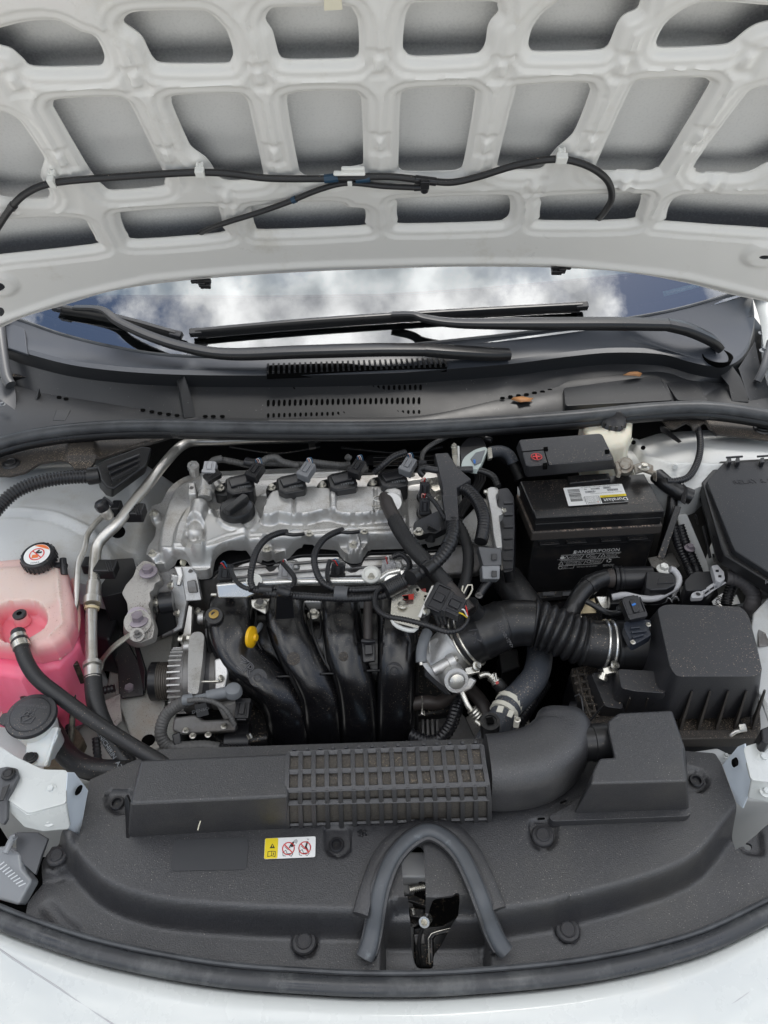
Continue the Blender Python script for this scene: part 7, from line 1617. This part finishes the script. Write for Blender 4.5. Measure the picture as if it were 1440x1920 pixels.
hose('cable_down', [(1262, 930, .90), (1258, 960, .88), (1250, 1000, .84), (1240, 1040, .80)], 20, blk_batt, ec, cor=None)
slab('hold_down_rod', [(1266, 948, .91), (1278, 950, .91), (1246, 1048, .84), (1232, 1046, .84)], .006, blk_metal, ec, bev=.001)
for k in range(2):
    hose('ribbed_cable', [(1262 + k * 12, 985, .87), (1272 + k * 14, 1020, .85), (1290 + k * 14, 1060, .825), (1300 + k * 12, 1085, .82)], 19, corr, ec, cor=(.0048, .15))
# tray
tr = thing('battery_tray', 'black battery tray edge with worn metal bracket', 'battery tray', W(1100, 1110, .76))
MB().box(c_ + Z * (.742 - c_.z), fd * .125, fn * .105, Z * .004).build('tray_base', blk_batt, tr, bev=.002)
slab('left_rail', [(958, 985, .80), (968, 1000, .80), (1003, 1115, .765), (1010, 1128, .76), (998, 1128, .76), (985, 1118, .765)], .02, blk_metal, tr, bev=.003)
slab('front_rail', [(1005, 1110, .768), (1120, 1102, .768), (1120, 1113, .765), (1005, 1123, .765)], .012, blk_metal, tr, bev=.002)
for x in (1018, 1055): slab('rail_slot', [(x, 1110, .772), (x + 22, 1109, .772), (x + 22, 1116, .770), (x, 1117, .770)], .001, grey_box, tr)
slab('metal_bracket', [(1215, 1046, .80), (1262, 1036, .80), (1275, 1060, .80), (1255, 1076, .79), (1222, 1062, .79)], .004, alu_r, tr, bev=.001)
slab('gold_bracket', [(1072, 1138, .82), (1115, 1120, .83), (1120, 1136, .825), (1118, 1150, .82), (1080, 1152, .81)], .005, gold_pl, tr, bev=.0015)
bolt(1084, 1152, .826, 15, steel, tr); bolt(1122, 1136, .835, 15, steel, tr)
slab('steel_bracket', [(1118, 1118, .84), (1138, 1118, .84), (1142, 1140, .83), (1130, 1142, .83)], .004, steel, tr, bev=.001)
# bottle behind the battery
rs = thing('brake_fluid_reservoir', 'yellowed translucent brake fluid reservoir with black cap', 'brake reservoir', W(1140, 830, .95))
hsheet('bottle', [(1088, 792), (1098, 784), (1170, 782), (1186, 792), (1184, 820), (1172, 840), (1130, 850), (1100, 835)], .955, [('d', [(1088, 792), (1098, 784), (1170, 782), (1186, 792), (1184, 820), (1172, 840), (1130, 850), (1100, 835)], .008, 0, .01)], tank_c, rs, .003, skirt=.07)
cyl('cap', W(1150, 796, .958), W(1150, 790, .975), .021, blk_gloss, rs, 24, [(1, 0), (1.03, .3), (1, .9), (.8, 1)])
for k in range(12):
    q = 2 * math.pi * k / 12; c = W(1150, 793, .966) + Vector((math.cos(q), math.sin(q), 0)) * .0215; MB().box(c, Vector((math.cos(q), math.sin(q), 0)) * .001, Vector((-math.sin(q), math.cos(q), 0)) * .0018, Z * .007).build('cap_rib', blk_gloss, rs)
hose('seam', [(1100, 838, .93), (1130, 852, .928), (1172, 842, .93), (1186, 822, .932)], 3, tank_c, rs)
# vacuum valve unit
vu = thing('vacuum_valve_unit', 'black and pale grey valve unit with a clamped hose at the back of the engine', 'valve', W(890, 850, .93))
MB().prism(WS(rpoly([(862, 838, 6), (880, 818, 8), (905, 822, 8), (914, 842, 8), (888, 850, 6), (866, 880, 6)], 5, 3), .955), WS([(x, y + 4) for x, y in rpoly([(862, 838, 6), (880, 818, 8), (905, 822, 8), (914, 842, 8), (888, 850, 6), (866, 880, 6)], 5, 3)], .92)).build('housing', blk_conn, vu, bev=.004)
slab('pale_cover', [(a, b_, .958) for a, b_ in rpoly([(864, 876, 4), (868, 858, 10), (890, 842, 10), (910, 837, 6), (915, 842, 5), (902, 872, 5), (896, 880, 4)], 4, 3)], .010, mat('pale green grey plastic', (.50, .56, .53), .35), vu, bev=.003)
slab('cover_inset', [(a, b_, .960) for a, b_ in [(882, 860), (892, 848), (910, 843), (902, 866), (890, 872)]], .002, grey_rub, vu, bev=.001)
hose('port', [(888, 868, .95), (889, 884, .945)], 20, blk_conn, vu); slab('blue_mark', [(887, 861, .966), (892, 861, .966), (892, 868, .965), (888, 868, .965)], .002, blue_m, vu)
slab('bracket', [(846, 834, .955), (851, 829, .957), (856, 832, .957), (862, 874, .94), (852, 876, .94), (848, 858, .947)], .004, steel, vu, bev=.001); slab('bracket_flange', [(857, 835, .96), (861, 836, .96), (863, 874, .943), (855, 874, .943), (858, 855, .95)], .004, white_pl, vu, bev=.001)
bolt(850, 837, .960, 9, steel, vu)
hose('hose', [(918, 848, .945), (940, 846, .942), (955, 854, .935), (962, 868, .925)], 22, rub_blue, vu); slab('hose_clamp', [(914, 840, .962), (922, 838, .962), (924, 858, .955), (916, 860, .955)], .008, steel, vu, bev=.001)
hose('valve_plug', [(910, 822, .945), (922, 826, .945)], 10, blk_conn, vu)
for k in range(2): hose('grey_pipe', [(820 + k * 30, 796 + k * 6, .93), (860 + k * 20, 800, .93)], 8, blk_metal, vu)
slab('grey_flap', [(906, 804, .945), (928, 800, .945), (930, 812, .94), (918, 818, .94), (908, 812, .942)], .004, grey_box, vu, bev=.002)

# engine control module on the right end of the engine
ecu = thing('throttle_actuator_module', 'black ribbed module bolted to a cast aluminium bracket right of the engine', 'control module', W(945, 1000, .90))
MB().prism(WS(rpoly([(930, 918, 5), (952, 914, 5), (964, 932, 5), (965, 985, 4), (962, 1070, 4), (944, 1074, 4), (938, 1000, 3)], 4, 3), .925), WS([(x + 3, y + 20) for x, y in rpoly([(930, 918, 5), (952, 914, 5), (964, 932, 5), (965, 985, 4), (962, 1070, 4), (944, 1074, 4), (938, 1000, 3)], 4, 3)], .86)).build('module_case', blk_conn, ecu, bev=.003)
for y in (940, 962, 985, 1006, 1026, 1046, 1062): slab('case_rib', [(944, y, .927), (962, y - 1, .927), (962, y + 3, .927), (945, y + 4, .927)], .003, blk_gloss, ecu, bev=.0006)
slab('cast_bracket', [(a, b_, .940) for a, b_ in rpoly([(912, 916, 4), (920, 912, 4), (934, 913, 5), (936, 922, 4), (930, 928), (934, 950), (944, 954, 4), (944, 962, 4), (936, 966), (940, 1000), (942, 1026), (930, 1026), (924, 1000), (920, 960), (914, 930)], 3, 2)], .018, alu, ecu, bev=.002)
for x, y in ((910, 922), (946, 957), (911, 962)): inst(M_BOLT, 'bolt', W(x, y, .94), .006, steel, ecu, Vector((1 if x > 930 else -1, 0, .3)))
slab('bracket_web', [(866, 975, .915), (908, 932, .93), (916, 940, .93), (920, 990, .92), (930, 1030, .91), (900, 1020, .90), (870, 1010, .90)], .012, alu, ecu, bev=.003)
slab('cast_end', [(820, 1024, .86), (905, 1018, .87), (905, 1060, .85), (895, 1075, .84), (822, 1080, .83)], .04, alu_d, ecu, bev=.006)
hose('lower_bracket', [(925, 1080, .90), (908, 1100, .89), (896, 1120, .88)], 16, blk_conn, ecu); bolt(898, 1115, .892, 14, alu_d, ecu)
hose('side_duct', [(950, 1085, .80), (968, 1110, .80), (990, 1140, .79), (1005, 1165, .78)], 60, rub, ecu)

# upper radiator hose
uh = thing('radiator_hose', 'thick blue grey radiator hose with pale spring clamp under the intake duct', 'radiator hose', W(980, 1290, .80))
hose('hose_body', [(1010, 1195, .77), (1012, 1230, .785), (1003, 1268, .795), (978, 1300, .80), (955, 1322, .80), (942, 1346, .795), (926, 1376, .78), (912, 1400, .77)], 52, rub_blue, uh, k=14)
for a, b_ in (((958, 1316), (953, 1323)), ((947, 1332), (943, 1339))): hose('clamp_band', [(*a, .80), ((a[0] + b_[0]) / 2, (a[1] + b_[1]) / 2, .80), (*b_, .80)], 55, mat('cream coated clamp', (.60, .58, .50), .4) if a[0] > 950 else MATS['cream coated clamp'], uh)
slab('clamp_bridge', [(934, 1322, .829), (946, 1324, .829), (942, 1336, .828), (930, 1334, .828)], .002, MATS['cream coated clamp'], uh); slab('clamp_bridge', [(955, 1330, .826), (965, 1334, .824), (960, 1346, .822), (950, 1342, .824)], .002, MATS['cream coated clamp'], uh)
slab('clamp_tang', [(964, 1342, .82), (976, 1346, .82), (972, 1366, .81), (962, 1364, .81)], .005, MATS['cream coated clamp'], uh, bev=.001); bolt(970, 1348, .826, 13, steel, uh)
bc = thing('bleed_cap', 'black bleed plug with square socket standing beside the radiator hose', 'bleed plug', W(919, 1375, .80))
cyl('plug_body', W(917, 1392, .775), W(919, 1352, .835), .0115, blk_sat, bc, 28, [(.8, 0), (1, .2), (1, .6), (1.15, .62), (1.15, 1), (.8, 1), (.75, .97)])
c = W(919, 1351, .836); MB().box(c, (.0048, .001, 0), (-.001, .0048, 0), (0, 0, .0006)).build('square_socket', blk_deep, bc)
hose('side_nipple', [(893, 1352, .78), (905, 1362, .78), (912, 1368, .78)], 10, steel, bc)
for k in range(2): hose('outlet', [(903 + k * 20, 1384, .77), (898 + k * 26, 1402, .76)], 18, blk_sat, bc)

# ================================================================ big plugs right of the battery
p1 = thing('lever_plug', 'long black control unit plug with grey locking lever below the battery', 'plug', W(1220, 1090, .86))
cyl('plug_barrel', W(1150, 1084, .865), W(1222, 1083, .868), .018, blk_conn, p1, 28, [(.9, 0), (1.08, .02), (1.08, .10), (.96, .12), (1.06, .16), (1.06, .22), (1, .24), (1, 1)])
slab('plug_head', [(a, b_, .888) for a, b_ in [(1212, 1070), (1240, 1072), (1262, 1075), (1268, 1084), (1268, 1096), (1250, 1104), (1222, 1106), (1210, 1100)]], .035, blk_conn, p1, bev=.003)
slab('head_facet', [(1236, 1082, .8895), (1262, 1078, .8895), (1264, 1092, .8895), (1232, 1094, .8895)], .003, blk_gloss, p1, bev=.001)
hose('lock_lever', [(1148, 1120, .865), (1172, 1116, .87), (1200, 1122, .87), (1228, 1122, .87), (1252, 1110, .872), (1270, 1098, .876), (1272, 1082, .88), (1262, 1068, .885), (1256, 1067, .886)], 13, lt_grey, p1, k=8)
hose('lever_rail', [(1176, 1130, .852), (1205, 1132, .852), (1240, 1130, .854), (1262, 1116, .858), (1272, 1104, .862)], 5, lt_grey, p1)
for i in range(7): a_ = (1182 + i * 13, 1129 - (3 if i > 5 else 0)); hose('lever_truss', [(a_[0], a_[1], .854), (a_[0] + 7, a_[1] - 9, .866), (a_[0] + 13, a_[1], .854)], 2.4, lt_grey, p1, n=6)
prism('socket', [(1140, 1098), (1270, 1092), (1272, 1124), (1145, 1132)], .850, .79, blk_conn, p1, bev=.003)
hose('main_cable', [(1152, 1084, .865), (1130, 1085, .87), (1105, 1097, .87), (1088, 1115, .865), (1074, 1140, .855), (1062, 1165, .84)], 34, tape, p1, k=12)
for a, b_ in (((1143, 1084), (1148, 1084)), ((1110, 1094), (1100, 1101))): hose('tape_turn', [(*a, .868), ((a[0] + b_[0]) / 2, (a[1] + b_[1]) / 2, .869), (*b_, .869)], 37, rub_brown if a[0] > 1140 else tape, p1)
bolt(1245, 1064, .87, 26, white_pl, p1)
p2_ = thing('lever_plug', 'black square control unit plug with grey truss lever beside the fuse box', 'plug', W(1310, 1090, .86))
slab('plug_head', [(a, b_, .885) for a, b_ in rpoly([(1284, 1088, 5), (1302, 1072, 5), (1344, 1070, 4), (1346, 1092, 4), (1330, 1104, 5), (1286, 1108, 5)], 3, 3)], .05, blk_conn, p2_, bev=.003)
slab('lever_end', [(a, b_, .898) for a, b_ in [(1334, 1060), (1346, 1058), (1358, 1072), (1360, 1084), (1352, 1092), (1342, 1088), (1338, 1074)]], .012, lt_grey, p2_, bev=.0015)
for x, y in ((1345, 1070), (1350, 1080)): prism('lever_hole', [(x - 3, y - 2), (x + 3, y - 2), (x + 3, y + 2), (x - 3, y + 2)], .8988, .89, blk_conn, p2_, bev=.0004)
hose('lever_bar', [(1354, 1086, .892), (1335, 1098, .886), (1315, 1112, .88), (1304, 1116, .878)], 6, lt_grey, p2_); hose('lever_bar', [(1360, 1092, .886), (1340, 1104, .880), (1320, 1118, .874)], 4, lt_grey, p2_)
for i in range(4): hose('lever_truss', [(1350 - i * 10, 1090 + i * 6, .89), (1350 - i * 10, 1098 + i * 6, .883)], 2.4, lt_grey, p2_, n=6)
slab('lever_pivot', [(a, b_, .882) for a, b_ in rpoly([(1296, 1112, 4), (1312, 1106, 6), (1322, 1114, 4), (1318, 1120), (1296, 1121)], 3, 2)], .008, lt_grey, p2_, bev=.001); c = W(1309, 1114, .8825); MB().disc(c + Z * .0003, Z, .0035, 14).build('pivot_hole', blk_conn, p2_)
prism('socket', [(1272, 1098), (1345, 1094), (1350, 1128), (1275, 1132)], .840, .78, blk_conn, p2_, bev=.003)
hose('main_cable', [(1360, 1082, .885), (1380, 1084, .885), (1400, 1096, .88), (1412, 1115, .87), (1410, 1135, .86), (1400, 1150, .84)], 30, mat('faded cloth tape', (.060, .056, .058), .6, bump=(200, .5)), p2_, cor=(.006, .05))
hose('second_cable', [(1372, 1098, .86), (1366, 1115, .85), (1362, 1135, .84)], 22, corr, p2_, cor=(.0045, .14))
slab('white_tag', [(1335, 1128, .85), (1348, 1116, .855), (1356, 1112, .855), (1348, 1136, .845), (1338, 1134, .848)], .001, label_w, p2_); wtext('K20', 1349, 1127, .857, 1353, 1116, 8, label_k, p2_)
slab('white_tag', [(1370, 1118, .85), (1382, 1115, .85), (1388, 1132, .845), (1372, 1134, .845)], .001, white_pl, p2_)

# fuse box
fb = thing('fuse_box', 'large black relay and fuse box with angled lid at the right edge', 'fuse box', W(1400, 970, .90))
prism('lid_plate', [(1325, 902), (1356, 868), (1520, 860), (1520, 1125), (1440, 1072), (1378, 1032), (1372, 1020)], .935, .925, mat('dark blue black lid plastic', (.013, .014, .017), .48, spec=.6, bump=(600, .25), dust=(600, TAN, .69)), fb, bev=.002)
prism('lid_rim', [(1316, 903), (1350, 864), (1520, 854), (1520, 1150), (1440, 1090), (1358, 1040), (1352, 1026)], .926, .905, blk_sat, fb, bev=.003)
prism('lid_skirt', [(1310, 905), (1346, 864), (1520, 852), (1520, 1166), (1440, 1102), (1350, 1044)], .905, .893, blk_sat, fb, bev=.003)
MB().prism(WS([(1306, 915), (1346, 872), (1520, 860), (1520, 1175), (1440, 1108), (1346, 1052)], .893), WS([(1316, 945), (1346, 890), (1520, 870), (1520, 1185), (1440, 1120), (1350, 1075)], .80)).build('lower_box', blk_sat, fb, bev=.003)
for x, y, h_ in ((1303, 970, 14), (1318, 985, 60), (1336, 1045, 10)): slab('wall_rib', [(x, y, .885), (x + 4, y, .885), (x + 5 + h_ * .2, y + h_, .86), (x + 1 + h_ * .2, y + h_, .86)], .006, blk_conn, fb, bev=.001)
slab('mount_flap', [(1282, 890, .90), (1300, 880, .905), (1345, 866, .905), (1340, 876, .90), (1310, 905, .89), (1296, 915, .88)], .004, blk_conn, fb, bev=.001)
for x in (1364, 1380, 1426): prism('lid_clip', [(x, 858), (x + 7, 857), (x + 8, 866), (x + 1, 867)], .945, .92, blk_conn, fb, bev=.001)
hose('clip_bar', [(1362, 858, .945), (1392, 856, .945)], 4, blk_conn, fb); hose('clip_bar', [(1420, 856, .945), (1450, 854, .945)], 4, blk_conn, fb)
wtext('RELAY & FUSE', 1424, 902, .9355, 1460, 900, 7, mat('faint moulded lettering', (.020, .020, .023), .5), fb, .00015)
wtext('A', 1438, 1092, .9265, 1446, 1092, 7, emboss, fb)
hose('cable_bracket', [(1425, 1130, .84), (1416, 1150, .83), (1420, 1160, .83)], 5, blk_conn, fb)

# ================================================================ air inlet ducts on the radiator cover
du = thing('ribbed_inlet_duct', 'black inlet duct with gridded foam windows running across the front cover', 'air duct', W(580, 1480, .82))
MB().prism(WS([(264, 1425), (540, 1413), (541, 1494), (243, 1508)], .888), WS([(256, 1450), (540, 1436), (541, 1556), (240, 1572)], .795)).build('left_box', blk_cover, du, bev=.004, seg=3)
slab('front_lip', [(236, 1490, .83), (242, 1505, .83), (243, 1570, .80), (250, 1574, .80), (236, 1572, .80), (233, 1500, .82)], .004, blk_sat, du, bev=.001)
mf = mat('dusty foam panel', (.070, .064, .056), .8, bump=(700, .8), dust=(480, TAN, .60), tint=(500, (.14, .125, .108)))
U0, U1 = 541, 915
def gx(t, k): # k 0 back edge,1 mid top,2 top front,3 mid face,4 foot
    L_ = [(540, 1413), (539, 1447), (538, 1482), (538, 1508), (540, 1552)]; R_ = [(903, 1399), (908, 1437), (914, 1470), (917, 1500), (917, 1540)]
    zz = [.886, .888, .884, .858, .797]
    i = int(min(k, 3.999)); f = k - i
    a = (L_[i][0] + (L_[i + 1][0] - L_[i][0]) * f, L_[i][1] + (L_[i + 1][1] - L_[i][1]) * f); b_ = (R_[i][0] + (R_[i + 1][0] - R_[i][0]) * f, R_[i][1] + (R_[i + 1][1] - R_[i][1]) * f)
    z_ = zz[i] + (zz[i + 1] - zz[i]) * f
    return (a[0] + (b_[0] - a[0]) * t, a[1] + (b_[1] - a[1]) * t, z_)
foamz = -.004
MB().loft([[W(*gx(t, k)[:2], gx(t, k)[2]) + Vector((0, .003, foamz)) for t in np.linspace(0, 1, 30)] for k in (0, .5, 1, 1.5, 2, 2.3, 2.6, 3, 3.5, 4)], 30).build('foam_panel', mf, du, ang=60)
for i in range(16):
    t = i / 15; P_r = [W(*gx(t, k)) for k in (0, 1, 1.7, 2, 2.25, 2.6, 3, 3.5, 4)]
    MB().tube(P_r, .0030, 8, True, rectsec(1.1, 1, 5), (0, -.5, .8)).build('cross_rib', blk_sat if 0 else blk_cover, du, ang=40)
for k in (0, 1, 1.98, 2.88, 3.86):
    MB().tube([W(*gx(t, k)) - Vector((0, 0, .0006)) for t in np.linspace(0, 1, 40)], .0032 if k < 3.5 else .0018, 8, True, rectsec(1, 1, 5), (0, -.5, .8)).build('long_rib', blk_cover, du, ang=40)
for i in range(15): t = (i + .5) / 15; c = W(gx(t, 0)[0], gx(t, 0)[1] - 4, .884); MB().box(c, (.0022, 0, 0), (0, .002, 0), (0, 0, .006)).build('rear_tab', blk_cover, du, bev=.001)
# elbow
EL = [(912, 1448, .842), (945, 1447, .842), (982, 1441, .842), (1016, 1428, .843), (1040, 1408, .845), (1052, 1386, .845), (1050, 1366, .845)]
P_ = catmull(WS(EL), 8); n_ = len(P_); wd = [float(np.interp(i / (n_ - 1), [0, .4, .7, 1], [.040, .042, .041, .036])) for i in range(n_)]
MB().tube(P_ + [P_[-1] + (P_[-1] - P_[-2]).normalized() * .012, P_[-1] + (P_[-1] - P_[-2]).normalized() * .020], wd + [.031, .018], 32, True, lambda i, th: tuple(q * s for q, s in zip(rectsec(1, 1, 3.4)(i, th), (1.08, 1))), Z).build('elbow', blk_cover, du, ang=70)
slab('elbow_foot', [(915, 1478, .80), (1000, 1490, .80), (1050, 1470, .80), (1100, 1420, .80), (1112, 1380, .80), (1098, 1352, .80), (1060, 1360, .81), (1030, 1420, .80), (960, 1468, .80)], .01, blk_dusty, du, bev=.003)
fd2 = thing('inlet_snorkel', 'tall charcoal snorkel box with flared foot on the right of the front cover', 'air duct', W(1200, 1440, .85))
MB().prism(WS([(1140, 1352), (1160, 1337), (1260, 1332), (1284, 1402), (1282, 1410), (1288, 1465), (1108, 1470), (1112, 1446), (1124, 1422), (1152, 1420), (1140, 1368)], .893), WS([(1136, 1372), (1160, 1356), (1262, 1350), (1290, 1424), (1288, 1432), (1292, 1524), (1072, 1532), (1100, 1480), (1120, 1448), (1152, 1445), (1138, 1392)], .800)).build('snorkel_box', blk_cover, fd2, bev=.003, seg=3)
slab('flared_foot', [(a, b_, .812) for a, b_ in rpoly([(1028, 1530, 6), (1060, 1514, 6), (1096, 1488, 8), (1120, 1478), (1290, 1470), (1297, 1524, 6), (1290, 1530, 6), (1036, 1540, 6)], 4, 3)], .014, blk_cover, fd2, bev=.004)
cyl('connector_tube', W(1092, 1394, .86), W(1150, 1390, .86), .0225, blk_sat, fd2, 28, [(1, 0), (1, .3), (1.06, .32), (1.06, .8), (1, .82), (1, 1)])
slab('tie_slot', [(1008, 1533, .8015), (1022, 1532, .8015), (1022, 1536, .8015), (1008, 1537, .8015)], .002, blk_deep, fd2); slab('tie_slot', [(1050, 1503, .812), (1062, 1498, .812), (1063, 1502, .812), (1051, 1507, .812)], .002, blk_deep, fd2)
# lettering becomes mesh so that each word is an object like any other
for o in [x for x in bpy.data.objects if x.type == 'FONT']:
    me = bpy.data.meshes.new_from_object(o); nm = o.name.split('.')[0]; pa = o.parent; pi = o.matrix_parent_inverse.copy(); mbs = o.matrix_basis.copy()
    if not me.materials: me.materials.append(o.data.materials[0])
    bpy.data.objects.remove(o); q = bpy.data.objects.new(nm, me); COL.objects.link(q); q.parent = pa; q.matrix_parent_inverse = pi; q.matrix_basis = mbs
print('objects', len(bpy.data.objects))
